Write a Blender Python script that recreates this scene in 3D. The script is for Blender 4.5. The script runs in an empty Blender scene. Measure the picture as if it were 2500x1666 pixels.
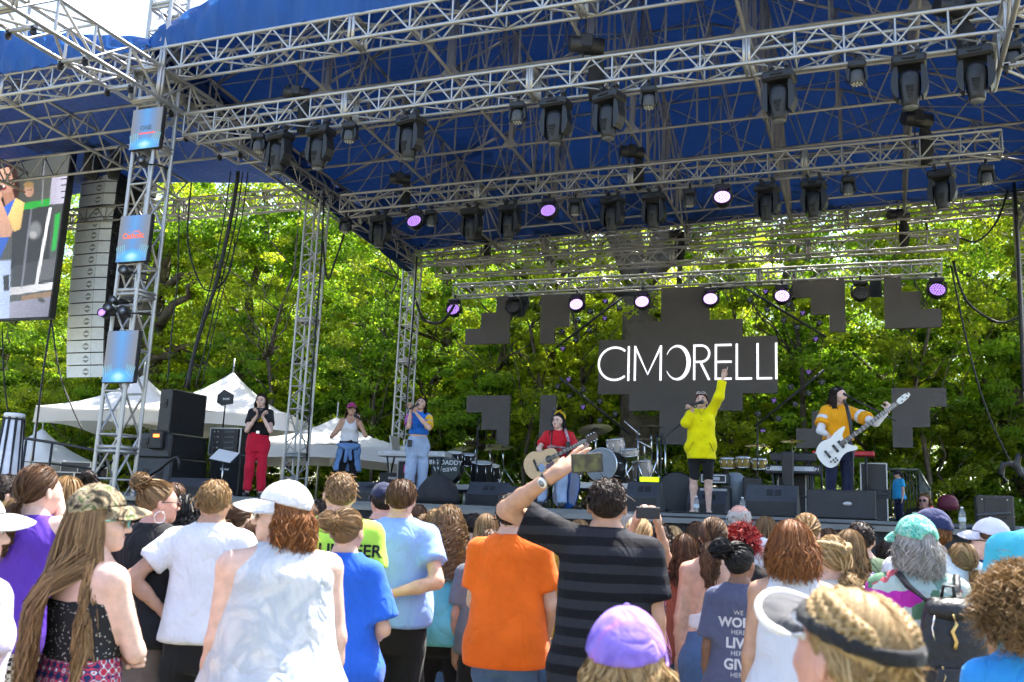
import bpy, bmesh, math, random
import numpy as np
from mathutils import Matrix, Vector
from mathutils.bvhtree import BVHTree
random.seed(7); RNG = np.random.default_rng(11)
SC = bpy.context.scene; COL = SC.collection

# ---------------------------------------------------------------- camera
FPX = 2330.0; PIX = 2500/2353.0
_up = np.array([540., 12333., -FPX]); _up /= np.linalg.norm(_up)
_dy = np.array([890., -479., -FPX]); _dy -= _up*(_dy@_up); _dy /= np.linalg.norm(_dy)
_dx = np.cross(_dy, _up)
ROT = np.array([_dx, _dy, _up]); EYE = np.array([0, 0, 1.5])
cam = bpy.data.objects.new('camera', bpy.data.cameras.new('camera')); COL.objects.link(cam)
cam.data.sensor_width = 36; cam.data.lens = FPX/2500*36
m4 = Matrix.Identity(4)
for i in range(3):
    for j in range(3): m4[i][j] = ROT[i, j]
    m4[i][3] = EYE[i]
cam.matrix_world = m4
cam.data.clip_start = .05; cam.data.clip_end = 2000
cam.data.dof.use_dof = True; cam.data.dof.focus_distance = 13.0; cam.data.dof.aperture_fstop = 5.0
SC.camera = cam

# ---------------------------------------------------------------- sky, sun, exposure
SUN_EL, SUN_AZ = math.radians(63), math.radians(20)      # azimuth: from the stage's depth axis (+Y) towards +X
wd = bpy.data.worlds.new('World'); SC.world = wd; wd.use_nodes = True
nt = wd.node_tree; bg = nt.nodes['Background']
sky = nt.nodes.new('ShaderNodeTexSky'); sky.sky_type = 'NISHITA'; sky.sun_disc = False
sky.sun_elevation = SUN_EL; sky.sun_rotation = SUN_AZ
sky.air_density = 1.0; sky.dust_density = 2.5; sky.ozone_density = 1.0
nt.links.new(sky.outputs[0], bg.inputs[0]); bg.inputs[1].default_value = 0.15
sd = bpy.data.lights.new('sun', 'SUN'); sd.energy = 5.0; sd.angle = math.radians(.5); sd.color = (1, .955, .88)
sun = bpy.data.objects.new('sun', sd); COL.objects.link(sun); sun.location = (0, 0, 40)
sdir = Vector((math.sin(SUN_AZ)*math.cos(SUN_EL), math.cos(SUN_AZ)*math.cos(SUN_EL), math.sin(SUN_EL)))
sun.rotation_euler = sdir.to_track_quat('Z', 'Y').to_euler()
SC.view_settings.view_transform = 'Standard'; SC.view_settings.look = 'None'
SC.view_settings.exposure = 1.88; SC.view_settings.gamma = 1.0
SC.view_settings.use_curve_mapping = False
SC.render.engine = 'CYCLES'
SC.cycles.max_bounces = 4; SC.cycles.diffuse_bounces = 2; SC.cycles.glossy_bounces = 2; SC.cycles.transmission_bounces = 3; SC.cycles.transparent_max_bounces = 4
SC.cycles.sample_clamp_indirect = 6.0
SC.cycles.use_denoising = True
SC.cycles.use_adaptive_sampling = True; SC.cycles.adaptive_threshold = .03; SC.cycles.adaptive_min_samples = 12

# ---------------------------------------------------------------- helpers
def at(x, y, X=None, Y=None, Z=None, d=None):
    """a direction measured in the photograph met with a plane of the place"""
    px, py = x*PIX-1250, y*PIX-833
    r = ROT@np.array([px, -py, -FPX]); r /= np.linalg.norm(r)
    if X is not None: t = (X-EYE[0])/r[0]
    elif Y is not None: t = (Y-EYE[1])/r[1]
    elif Z is not None: t = (Z-EYE[2])/r[2]
    else: t = d
    return Vector(EYE+r*t)

MATS = {}
def mat(name, col, rough=.6, metal=0., var=.12, scale=6., bump=0., bscale=60., emit=None, estr=1., trans=0., sheen=0., spec=.5, coat=0.):
    if name in MATS: return MATS[name]
    m = bpy.data.materials.new(name); m.use_nodes = True; MATS[name] = m
    t = m.node_tree; b = t.nodes['Principled BSDF']
    b.inputs['Roughness'].default_value = rough; b.inputs['Metallic'].default_value = metal
    b.inputs['Specular IOR Level'].default_value = spec
    if sheen: b.inputs['Sheen Weight'].default_value = sheen
    if coat: b.inputs['Coat Weight'].default_value = coat
    if trans: b.inputs['Transmission Weight'].default_value = trans
    tc = t.nodes.new('ShaderNodeTexCoord')
    n = t.nodes.new('ShaderNodeTexNoise'); n.inputs['Scale'].default_value = scale; n.inputs['Detail'].default_value = 6
    t.links.new(tc.outputs['Object'], n.inputs['Vector'])
    r = t.nodes.new('ShaderNodeMapRange'); r.inputs[1].default_value = .3; r.inputs[2].default_value = .7
    r.inputs[3].default_value = 1-var; r.inputs[4].default_value = 1+var
    t.links.new(n.outputs['Fac'], r.inputs[0])
    mx = t.nodes.new('ShaderNodeVectorMath'); mx.operation = 'SCALE'; mx.inputs[0].default_value = col[:3]
    t.links.new(r.outputs[0], mx.inputs['Scale']); t.links.new(mx.outputs[0], b.inputs['Base Color'])
    if bump:
        n2 = t.nodes.new('ShaderNodeTexNoise'); n2.inputs['Scale'].default_value = bscale; n2.inputs['Detail'].default_value = 4
        t.links.new(tc.outputs['Object'], n2.inputs['Vector'])
        bp = t.nodes.new('ShaderNodeBump'); bp.inputs['Strength'].default_value = bump; bp.inputs['Distance'].default_value = .02
        t.links.new(n2.outputs['Fac'], bp.inputs['Height']); t.links.new(bp.outputs[0], b.inputs['Normal'])
    if emit:
        b.inputs['Emission Color'].default_value = (*emit[:3], 1); b.inputs['Emission Strength'].default_value = estr; m.cycles.emission_sampling = 'NONE'
    return m

WM = {}
def wm(o): return WM.get(o, Matrix.Identity(4))
def tag(o, label=None, cat=None, group=None, kind=None):
    if label: o['label'] = label
    if cat: o['category'] = cat
    if group: o['group'] = group
    if kind: o['kind'] = kind
    return o
def thing(name, label, cat, loc=(0, 0, 0), rz=0., group=None):
    o = bpy.data.objects.new(name, None); COL.objects.link(o); o.empty_display_size = .2
    M = Matrix.Translation(Vector(loc))@Matrix.Rotation(rz, 4, 'Z')
    o.matrix_world = M; WM[o] = M
    return tag(o, label, cat, group, 'thing')
def link_mesh(name, me, parent=None, m=None, local=None):
    o = bpy.data.objects.new(name, me); COL.objects.link(o)
    if parent: o.parent = parent
    if local is not None: o.matrix_basis = local
    WM[o] = wm(parent)@(local if local is not None else Matrix.Identity(4)) if parent else (local if local is not None else Matrix.Identity(4))
    if m is not None:
        if not isinstance(m, (list, tuple)): m = [m]
        if len(me.materials) == 0:
            for q in m: me.materials.append(q)
    return o
def np_mesh(name, v, f, smooth=True):
    """v (n,3), f (m,3|4) integer array"""
    me = bpy.data.meshes.new(name); v = np.asarray(v, np.float32); f = np.asarray(f, np.int32)
    k = f.shape[1]
    me.vertices.add(len(v)); me.vertices.foreach_set('co', v.ravel())
    me.loops.add(f.size); me.loops.foreach_set('vertex_index', f.ravel())
    me.polygons.add(len(f)); me.polygons.foreach_set('loop_start', np.arange(0, f.size, k, dtype=np.int32))
    me.polygons.foreach_set('use_smooth', np.full(len(f), smooth))
    me.update(calc_edges=True); me.validate()
    return me
def frame(d, hint=(0, 0, 1)):
    d = Vector(d).normalized(); h = Vector(hint)
    if abs(d.dot(h)) > .98: h = Vector((0, 1, 0))
    x = d.cross(h).normalized(); y = x.cross(d).normalized()
    return x, y, d
class MB:
    def __init__(s): s.v = []; s.f = []; s.mi = []; s.sm = []; s.k = 0
    def add(s, v, f, smooth=False):
        o = len(s.v); s.v += [tuple(p) for p in v]
        for q in f: s.f.append(tuple(i+o for i in q)); s.mi.append(s.k); s.sm.append(smooth)
        return s
    def box(s, c, sz, M=None, bev=0.):
        x, y, z = sz[0]/2, sz[1]/2, sz[2]/2; c = Vector(c)
        if bev:
            b = min(bev, x*.9, y*.9, z*.9)
            v = []
            for sx in (-1, 1):
                for sy in (-1, 1):
                    for sz_ in (-1, 1):
                        v += [(sx*(x-b), sy*(y-b), sz_*z), (sx*(x-b), sy*y, sz_*(z-b)), (sx*x, sy*(y-b), sz_*(z-b))]
            bm = bmesh.new()
            for p in v: bm.verts.new(p)
            r = bmesh.ops.convex_hull(bm, input=bm.verts); bm.verts.index_update()
            bmesh.ops.dissolve_limit(bm, angle_limit=.02, verts=bm.verts, edges=bm.edges); bm.verts.index_update()
            vv = [p.co.copy() for p in bm.verts]; ff = [[q.index for q in fa.verts] for fa in bm.faces]; bm.free()
        else:
            vv = [Vector((i*x, j*y, k*z)) for i in (-1, 1) for j in (-1, 1) for k in (-1, 1)]
            ff = [(0, 1, 3, 2), (4, 6, 7, 5), (0, 4, 5, 1), (2, 3, 7, 6), (0, 2, 6, 4), (1, 5, 7, 3)]
        return s.add([(M@p if M else p)+c for p in vv], ff)
    def cyl(s, a, b, r, r2=None, n=8, cap=True, smooth=True):
        a, b = Vector(a), Vector(b); r2 = r if r2 is None else r2; x, y, _ = frame(b-a)
        v = []
        for p, q in ((a, r), (b, r2)):
            for i in range(n):
                t = 2*math.pi*i/n; v.append(p+x*(q*math.cos(t))+y*(q*math.sin(t)))
        s.add(v, [(i, (i+1) % n, n+(i+1) % n, n+i) for i in range(n)], smooth)
        if cap:
            o = len(s.v)-2*n
            for q in (tuple(range(o+n-1, o-1, -1)), tuple(range(o+n, o+2*n))): s.f.append(q); s.mi.append(s.k); s.sm.append(False)
        return s
    def tube(s, pts, r, n=6, cap=True):
        pts = [Vector(p) for p in pts]; v = []; N = len(pts); x = None
        for i, p in enumerate(pts):
            d = (pts[min(i+1, N-1)]-pts[max(i-1, 0)])
            if d.length < 1e-6: d = Vector((0, 0, 1))
            d.normalize()
            if x is None: x, y, _ = frame(d)
            else:
                x = (x-d*x.dot(d)); x = x.normalized() if x.length > 1e-5 else frame(d)[0]; y = d.cross(x)
            rr = r[i] if isinstance(r, (list, tuple)) else r
            for k in range(n):
                t = 2*math.pi*k/n; v.append(p+x*(rr*math.cos(t))+y*(rr*math.sin(t)))
        f = [(i*n+k, i*n+(k+1) % n, (i+1)*n+(k+1) % n, (i+1)*n+k) for i in range(N-1) for k in range(n)]
        s.add(v, f, True)
        if cap:
            o = len(s.v)-N*n
            for q in (tuple(range(o+n-1, o-1, -1)), tuple(range(o+(N-1)*n, o+N*n))): s.f.append(q); s.mi.append(s.k); s.sm.append(False)
        return s
    def lathe(s, prof, n=20, M=None, smooth=True, cap=True):
        v = []
        for r, z in prof:
            for i in range(n):
                t = 2*math.pi*i/n; p = Vector((r*math.cos(t), r*math.sin(t), z)); v.append(M@p if M else p)
        N = len(prof)
        f = [(i*n+k, i*n+(k+1) % n, (i+1)*n+(k+1) % n, (i+1)*n+k) for i in range(N-1) for k in range(n)]
        s.add(v, f, smooth)
        if cap:
            o = len(s.v)-N*n
            for q in (tuple(range(o+n-1, o-1, -1)), tuple(range(o+(N-1)*n, o+N*n))): s.f.append(q); s.mi.append(s.k); s.sm.append(False)
        return s
    def prism(s, poly, th, M=None):
        """2D outline (x,z) extruded along y from 0 to th"""
        n = len(poly); v = [Vector((x, 0, z)) for x, z in poly]+[Vector((x, th, z)) for x, z in poly]
        if M: v = [M@p for p in v]
        return s.add(v, [tuple(range(n)), tuple(range(2*n-1, n-1, -1))]+[((i+1) % n, i, n+i, n+(i+1) % n) for i in range(n)])
    def build(s, name, m, parent=None, world=True, smooth=None):
        me = bpy.data.meshes.new(name); v = s.v
        if world and parent: I = wm(parent).inverted(); v = [I@Vector(p) for p in v]
        o0 = None
        if world and parent is None and len(v):
            a = np.array([tuple(p) for p in v]); o0 = Vector(((a[:, 0].min()+a[:, 0].max())/2, (a[:, 1].min()+a[:, 1].max())/2, a[:, 2].min()))
            v = [Vector(p)-o0 for p in v]
        me.from_pydata([tuple(p) for p in v], [], s.f)
        for q in (m if isinstance(m, (list, tuple)) else [m]): me.materials.append(q)
        me.polygons.foreach_set('material_index', s.mi)
        me.polygons.foreach_set('use_smooth', s.sm if smooth is None else [smooth]*len(s.f))
        bm = bmesh.new(); bm.from_mesh(me); bmesh.ops.recalc_face_normals(bm, faces=bm.faces); bm.to_mesh(me); bm.free()
        return link_mesh(name, me, parent, None, Matrix.Translation(o0) if o0 is not None else None)
def copy_tree(o, parent=None, M=None, label=None, group=None):
    c = o.copy(); COL.objects.link(c); c.parent = parent
    if M is not None: c.matrix_basis = M
    WM[c] = (wm(parent) if parent else Matrix.Identity(4))@c.matrix_basis
    if label: c['label'] = label
    if group: c['group'] = group
    for ch in list(o.children): copy_tree(ch, c, ch.matrix_basis.copy())
    return c
def TRZ(loc, rz=0., s=1.): return Matrix.Translation(Vector(loc))@Matrix.Rotation(rz, 4, 'Z')@Matrix.Scale(s, 4)

# common materials
M_ALU = mat('aluminium', (.40, .39, .37), .45, .75, .18, 3, .15, 30)
M_ALUB = mat('bright_aluminium', (.47, .465, .46), .42, .7, .12, 3, .1, 30)
M_DIRTY = mat('weathered_truss_metal', (.31, .295, .28), .55, .45, .25, 2, .2, 20)
M_BLACK = mat('black_plastic', (.018, .018, .02), .5, 0, .2, 8, .1, 80)
M_BLKM = mat('black_painted_metal', (.025, .025, .028), .42, .2, .2, 5, .1, 60)
M_GRY = mat('dark_grey_moulding', (.06, .066, .075), .45, 0, .15, 6, .05, 60)
M_CHROME = mat('chrome', (.75, .75, .76), .15, 1., .05)
M_CABLE = mat('cable_rubber', (.012, .012, .013), .6, 0, .1)
M_WHITE = mat('white_paint', (.8, .8, .8), .5, 0, .05)
# ---------------------------------------------------------------- ground
def sstep(a, b, x):
    t = min(1, max(0, (x-a)/(b-a))); return t*t*(3-2*t)
def gz(x, y):
    return 1.25*max(sstep(13.5, 19, y)*sstep(-10.5, -14, x), sstep(21, 24.5, y))
def ground_mat():
    m = bpy.data.materials.new('dry_lawn'); m.use_nodes = True; t = m.node_tree; b = t.nodes['Principled BSDF']
    tc = t.nodes.new('ShaderNodeTexCoord')
    n = t.nodes.new('ShaderNodeTexNoise'); n.inputs['Scale'].default_value = .6; n.inputs['Detail'].default_value = 10
    t.links.new(tc.outputs['Object'], n.inputs['Vector'])
    cr = t.nodes.new('ShaderNodeValToRGB'); cr.color_ramp.elements[0].position = .35; cr.color_ramp.elements[1].position = .65
    cr.color_ramp.elements[0].color = (.09, .10, .045, 1); cr.color_ramp.elements[1].color = (.27, .235, .16, 1)
    t.links.new(n.outputs['Fac'], cr.inputs[0]); t.links.new(cr.outputs[0], b.inputs['Base Color']); b.inputs['Roughness'].default_value = .9
    n2 = t.nodes.new('ShaderNodeTexNoise'); n2.inputs['Scale'].default_value = 40; t.links.new(tc.outputs['Object'], n2.inputs['Vector'])
    bp = t.nodes.new('ShaderNodeBump'); bp.inputs['Strength'].default_value = .6; bp.inputs['Distance'].default_value = .05
    t.links.new(n2.outputs['Fac'], bp.inputs['Height']); t.links.new(bp.outputs[0], b.inputs['Normal'])
    return m
gx = np.unique(np.concatenate([np.linspace(-45, 20, 66), [-600, -300, -150, -80, 40, 80, 150, 300, 600]]))
gy = np.unique(np.concatenate([np.linspace(-5, 60, 66), [-600, -200, -60, -20, 80, 150, 300, 600]]))
gv = [(x, y, gz(x, y)+(.04*math.sin(x*1.7)*math.cos(y*1.3) if -45 < x < 20 and y > 24 else 0)) for y in gy for x in gx]
nx = len(gx); gf = [(j*nx+i, j*nx+i+1, (j+1)*nx+i+1, (j+1)*nx+i) for j in range(len(gy)-1) for i in range(nx-1)]
g = link_mesh('ground', np_mesh('ground', gv, gf), None, ground_mat()); tag(g, kind='structure')

# ---------------------------------------------------------------- stage platform
DECK = 1.68
st = thing('stage_platform', 'black concert stage platform with pleated dark skirt facing the crowd', 'stage', (-4.4, 16, 0))
M_DECK = mat('black_deck_ply', (.03, .03, .033), .65, 0, .3, 2, .2, 25)
M_SKIRT = mat('black_skirt_fabric', (.022, .026, .034), .9, 0, .2, 5, .2, 120, sheen=.3)
M_EDGE = mat('grey_deck_edge', (.16, .17, .18), .4, .5, .2, 3)
for i in range(7):
    for j in range(4):
        MB().box((-12.9+i*2.44+.0, 12.52+j*2.44, DECK-.05), (2.43, 2.43, .1)).build('deck_panel', M_DECK, st)
MB().box((-5.4, 11.285, DECK-.04), (17.5, .03, .07)).build('edge_trim', M_EDGE, st)
MB().box((-5.4, 10.78, 1.585), (17.5, .99, .05)).build('front_shelf', M_DECK, st)
MB().box((-5.4, 10.275, 1.585), (17.5, .02, .055)).build('shelf_trim', M_EDGE, st)
def pleat(y0, z0, z1, name):
    v = []; n = 700
    for i in range(n+1):
        x = -14.15+17.5*i/n; ph = i*.9+math.sin(i*.31)*.8
        for k, z in enumerate((z0, (z0+z1)/2, z1)): v.append((x, y0+.022*math.sin(ph)*(1.25, 1., .7)[k]+.008*math.sin(i*.13), z))
    f = [(i*3+k, (i+1)*3+k, (i+1)*3+k+1, i*3+k+1) for i in range(n) for k in range(2)]
    mb = MB(); mb.add(v, f, True); return mb.build(name, M_SKIRT, st)
pleat(10.33, 0.0, 1.555, 'skirt'); pleat(11.31, 1.56, DECK-.11, 'upper_skirt')
for i in range(8):
    for y in (12.5, 16, 20): MB().cyl((-13+i*2.3, y, 0), (-13+i*2.3, y, DECK-.1), .03).build('leg', M_ALU, st)

# ---------------------------------------------------------------- trees
def leaf_mat(name, dark, lite, tr):
    m = bpy.data.materials.new(name); m.use_nodes = True; t = m.node_tree; b = t.nodes['Principled BSDF']; out = t.nodes['Material Output']
    a = t.nodes.new('ShaderNodeAttribute'); a.attribute_name = 'tint'
    mx = t.nodes.new('ShaderNodeMix'); mx.data_type = 'RGBA'; mx.inputs[6].default_value = (*dark, 1); mx.inputs[7].default_value = (*lite, 1)
    t.links.new(a.outputs['Fac'], mx.inputs[0]); t.links.new(mx.outputs[2], b.inputs['Base Color']); b.inputs['Roughness'].default_value = .45
    b.inputs['Specular IOR Level'].default_value = .4
    ts = t.nodes.new('ShaderNodeBsdfTranslucent'); g2 = t.nodes.new('ShaderNodeMix'); g2.data_type = 'RGBA'; g2.blend_type = 'MULTIPLY'; g2.inputs[0].default_value = 1
    t.links.new(mx.outputs[2], g2.inputs[6]); g2.inputs[7].default_value = (*tr, 1); t.links.new(g2.outputs[2], ts.inputs[0])
    ms = t.nodes.new('ShaderNodeMixShader'); ms.inputs[0].default_value = .6
    t.links.new(b.outputs[0], ms.inputs[1]); t.links.new(ts.outputs[0], ms.inputs[2]); t.links.new(ms.outputs[0], out.inputs[0])
    return m
LEAFS = [leaf_mat('oak_leaf', (.06, .10, .016), (.22, .26, .032), (3.3, 3.1, 1.0)),
         leaf_mat('maple_leaf', (.05, .105, .018), (.18, .26, .036), (3.0, 3.1, 1.0)),
         leaf_mat('beech_leaf', (.065, .105, .014), (.23, .27, .03), (3.2, 3.0, .9))]
M_BARK = mat('bark', (.12, .095, .07), .9, 0, .4, 5, .9, 18)
def crown_mesh(seed, rx, rz, zc, nclump, per, lsize, hole=.0):
    r = np.random.default_rng(seed)
    d = r.normal(size=(nclump, 3)); d /= np.linalg.norm(d, axis=1)[:, None]
    rad = .45+.55*r.random(nclump)**.5
    lob = 1+.22*np.sin(3*np.arctan2(d[:, 1], d[:, 0])+seed)+.16*np.sin(5*d[:, 2]*3+seed*2)
    c = d*rad[:, None]*lob[:, None]*np.array([rx, rx, rz])+np.array([0, 0, zc])
    c[:, 2] = np.maximum(c[:, 2], .35)
    cs = r.uniform(.35, 1.0, nclump)*rx*.21; ct = r.random(nclump)
    n = nclump*per; idx = np.repeat(np.arange(nclump), per)
    o = r.normal(size=(n, 3)); o /= np.linalg.norm(o, axis=1)[:, None]; o *= (r.random(n)**.45)[:, None]
    p = c[idx]+o*cs[idx][:, None]*np.array([1.15, 1.15, .55])
    nrm = r.normal(size=(n, 3))*.75+np.array([0, 0, .75])+o*.4; nrm /= np.linalg.norm(nrm, axis=1)[:, None]
    a = np.cross(nrm, r.normal(size=(n, 3))); a /= np.linalg.norm(a, axis=1)[:, None]; b = np.cross(nrm, a)
    L = (lsize*r.uniform(.65, 1.35, n))[:, None]; W = L*.36
    v = np.stack([p-a*L*.5, p+b*W-a*L*.05+nrm*L*.06, p+a*L*.5-nrm*L*.08, p-b*W-a*L*.05+nrm*L*.06], 1).reshape(-1, 3)
    me = np_mesh('crown', v, np.arange(4*n).reshape(-1, 4), False)
    tint = np.clip(ct[idx]*.75+r.random(n)*.4-.05, 0, 1)
    at_ = me.attributes.new('tint', 'FLOAT', 'FACE'); at_.data.foreach_set('value', tint.astype(np.float32))
    return me, c
def limb(mb, a, b, r0, r1, wob, rnd, n=6, sides=7):
    a, b = Vector(a), Vector(b); pts = []; rr = []
    for i in range(n+1):
        t = i/n; p = a.lerp(b, t); k = wob*math.sin(t*math.pi)
        p += Vector((rnd.uniform(-k, k), rnd.uniform(-k, k), rnd.uniform(-k, k)*.5)); pts.append(p); rr.append(r0+(r1-r0)*t)
    mb.tube(pts, rr, sides)
    return pts
def tree_proto(seed, rx, rz, zc, nclump, per, ls, tr, lm):
    rnd = random.Random(seed); me, c = crown_mesh(seed, rx, rz, zc, nclump, per, ls); me.materials.append(LEAFS[lm])
    mb = MB(); top = zc+rz*.6; tp = limb(mb, (0, 0, -.3), (rnd.uniform(-.5, .5), rnd.uniform(-.5, .5), top), tr, tr*.25, .25, rnd, 8, 9)
    for i in rnd.sample(range(len(c)), 16):
        q = Vector(c[i]); b = min(tp, key=lambda p: abs(p.z-max(.6, q.z-1.6)))
        limb(mb, b, q, tr*.32, tr*.06, .22, rnd, 5, 5)
    me2 = bpy.data.meshes.new('trunk'); me2.from_pydata(mb.v, [], mb.f); me2.polygons.foreach_set('use_smooth', [True]*len(mb.f)); me2.materials.append(M_BARK)
    return me, me2
PROT = [tree_proto(1, 3.6, 6.4, 8.0, 300, 160, .092, .26, 0), tree_proto(2, 3.2, 5.6, 7.0, 280, 160, .09, .22, 1),
        tree_proto(3, 4.2, 6.0, 8.6, 310, 160, .095, .3, 2), tree_proto(4, 2.8, 6.6, 8.2, 270, 160, .09, .2, 1)]
SAPL = [tree_proto(31, 1.9, 3.2, 6.4, 70, 120, .085, .075, 2), tree_proto(32, 1.6, 3.0, 5.8, 60, 120, .085, .06, 0)]
SHRB = [tree_proto(11, 1.7, 1.9, 1.9, 140, 170, .075, .06, 2), tree_proto(12, 1.5, 2.4, 2.3, 140, 170, .075, .06, 1)]
_tcount = [0]
def tree(px, py, k, s, rz, label, name='broadleaf_tree', cat='tree', group='trees behind the stage', prot=PROT, sz=None):
    z = gz(px, py)-.05; t = thing(name, label, cat, (px, py, z), rz, group)
    S = Matrix.Diagonal((s, s, sz or s, 1))
    link_mesh('crown', prot[k][0], t, None, S); link_mesh('trunk', prot[k][1], t, None, S)
    _tcount[0] += 1
    return t
# front row of the wood (each with its own place by what stands before it), then the rows behind
LB = 'green tree deep in the wood, seen through gaps in the front row of trees'
front = [(-33, 25.5, 0, 1.0), (-28.5, 24.5, 1, 1.0), (-24, 26.5, 2, 1.0), (-19.6, 26.0, 0, 1.02), (-15.4, 26.5, 3, 1.05), (-12.2, 25.2, 1, 1.05),
         (-9.0, 26.6, 2, .95), (-2.2, 26.0, 3, .95), (.6, 25.6, 1, 1.02), (3.2, 25.0, 0, 1.05), (6.8, 26.5, 2, 1.0), (-5.2, 28.2, 0, .82)]
FL = ['behind the video screen', 'behind the small white tent', 'behind the grey speaker column', 'directly behind the twin peaked tents', 'between the peaked tents and lattice tower', 'left of the tower behind the singer in blue',
      'right of the tower behind the singer in blue', 'right of the lettered centre screen', 'behind the stepped panel over the bass player', 'beside the dark right tower', 'at the far right beyond the dark tower', 'just behind the thick forked oak']
for i, (x, y, k, s) in enumerate(front): tree(x, y, k, s, i*1.3, 'backlit green tree '+FL[i])
rnd = random.Random(5)
for row, (y, x0, x1, st_, sc) in enumerate(((31.5, -40, 9, 4.0, .95), (37.5, -46, 11, 4.4, 1.0), (46, -54, 14, 4.8, 1.05))):
    x = x0
    while x < x1:
        if True:
            tree(x+rnd.uniform(-.9, .9), y+rnd.uniform(-1.4, 1.4), rnd.randrange(4), sc*rnd.uniform(.9, 1.1)*(.84 if -12 < x < 1 else 1), rnd.uniform(0, 6), LB)
        x += st_
for i in range(19):
    x = -33+i*2.15; y = 23.6+rnd.uniform(-.5, .9)
    if -7 < x < -4.4: y += 1.5
    tree(x, y, i % 2, rnd.uniform(.9, 1.3), rnd.uniform(0, 6), 'low leafy bush at the edge of the wood behind the stage', 'woodland_bush', 'bush', 'bushes along the edge of the wood', SHRB)
for i in range(16):
    tree(-36+i*3.1, 29+rnd.uniform(-1, 1.5), i % 2, rnd.uniform(1.3, 1.8), rnd.uniform(0, 6), 'taller bush under the trees deeper in the wood', 'woodland_bush', 'bush', 'bushes deeper in the wood', SHRB)
SL = ['beside the lattice tower behind the peaked tents', 'left of the tower behind the singer in blue', 'right of the tower behind the singer in blue', 'behind the lettered drum kit', 'left of the thick forked oak', 'right of the lettered centre screen', 'behind the bass player', 'left of the dark right tower', 'behind the mast with banner screens']
for i, (x, y) in enumerate(((-16.6, 23.2), (-12.6, 22.9), (-9.6, 23.3), (-8.4, 22.9), (-7.0, 23.4), (-3.4, 23.0), (-1.2, 23.3), (1.2, 22.9), (-22, 23.5))):
    tree(x, y, i % 2, rnd.uniform(.95, 1.25), rnd.uniform(0, 6), 'slender young tree with thin bare stem '+SL[i], 'young_tree', 'tree', 'young trees at the edge of the wood', SAPL)
# the big forked trunk in front of the wood, behind the lettered screen
bt = thing('oak_tree', 'thick grey oak trunk forking upward behind the lettered centre screen', 'tree', (-5.5, 23.6, gz(-5.5, 23.6)-.1))
mb = MB(); rnd = random.Random(3); b0 = Vector((-5.5, 23.6, .9)); b1 = Vector((-5.55, 23.65, 7.6))
pts = limb(mb, b0, b1, .62, .45, .06, rnd, 8, 14)
for q, r0 in (((-8.6, 24.2, 13), .26), ((-6.6, 24.6, 13.5), .3), ((-4.6, 23.9, 13.5), .3), ((-2.2, 24.4, 12.6), .24)):
    pp = limb(mb, b1-Vector((0, 0, .3)), q, r0, .1, .25, rnd, 7, 8)
    for j in range(3): limb(mb, pp[3+j], pp[3+j]+Vector((rnd.uniform(-1.6, 1.6), rnd.uniform(-.6, 1), rnd.uniform(.8, 2))), .07, .02, .15, rnd, 4, 5)
mb.build('trunk', M_BARK, bt)
me, _c = crown_mesh(21, 4.6, 1.9, 0, 220, 110, .135); me.materials.append(LEAFS[0])
link_mesh('crown', me, bt, None, Matrix.Translation((.3, .8, 12.2)))
# spreading old tree on the left, leaning limb over the tents
lt = thing('maple_tree', 'old tree with dark leaning limbs spreading above the white tents', 'tree', (-20.6, 24.0, 1.1))
mb = MB(); rnd = random.Random(8)
a = at(345, 960, Y=24); base = Vector((a.x, 24, 1.0)); p1 = at(350, 700, Y=24); p2 = at(385, 560, Y=24.2)
limb(mb, base, p1, .55, .4, .1, rnd, 6, 12); limb(mb, p1, p2, .4, .22, .15, rnd, 5, 9)
for q0, q1, r0 in (((352, 760), (455, 640), .2), ((345, 830), (450, 790), .18), ((352, 700), (300, 560), .2), ((360, 660), (520, 600), .15)):
    limb(mb, at(*q0, Y=24), at(*q1, Y=23.6), r0, .05, .2, rnd, 6, 7)
limb(mb, at(430, 930, Y=23.8), at(640, 800, Y=23.6), .24, .09, .12, rnd, 8, 8)
lt.location = base; WM[lt] = Matrix.Translation(base)
mb.build('trunk', M_BARK, lt)
me, _c = crown_mesh(22, 4.4, 3.2, 0, 240, 110, .135); me.materials.append(LEAFS[1])
link_mesh('crown', me, lt, None, Matrix.Translation((1.4, 1.6, 8.4)))
# woodland floor litter: leaf scatter between the trunks
n = 9000; r = np.random.default_rng(5); X = r.uniform(-40, 10, n); Y = r.uniform(22.3, 34, n)
Zv = np.array([gz(a, b) for a, b in zip(X, Y)])+r.uniform(.05, .6, n)
p = np.stack([X, Y, Zv], 1); nr = r.normal(size=(n, 3))*.5+[0, 0, 1]; nr /= np.linalg.norm(nr, axis=1)[:, None]
a_ = np.cross(nr, r.normal(size=(n, 3))); a_ /= np.linalg.norm(a_, axis=1)[:, None]; b_ = np.cross(nr, a_); L = r.uniform(.12, .3, n)[:, None]
me = np_mesh('undergrowth', np.stack([p-a_*L, p+b_*L*.5, p+a_*L, p-b_*L*.5], 1).reshape(-1, 3), np.arange(4*n).reshape(-1, 4), False); me.materials.append(LEAFS[1])
at_ = me.attributes.new('tint', 'FLOAT', 'FACE'); at_.data.foreach_set('value', r.random(n).astype(np.float32))
tag(link_mesh('undergrowth', me), 'low green undergrowth covering the floor of the wood', 'undergrowth', kind='stuff')
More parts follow.
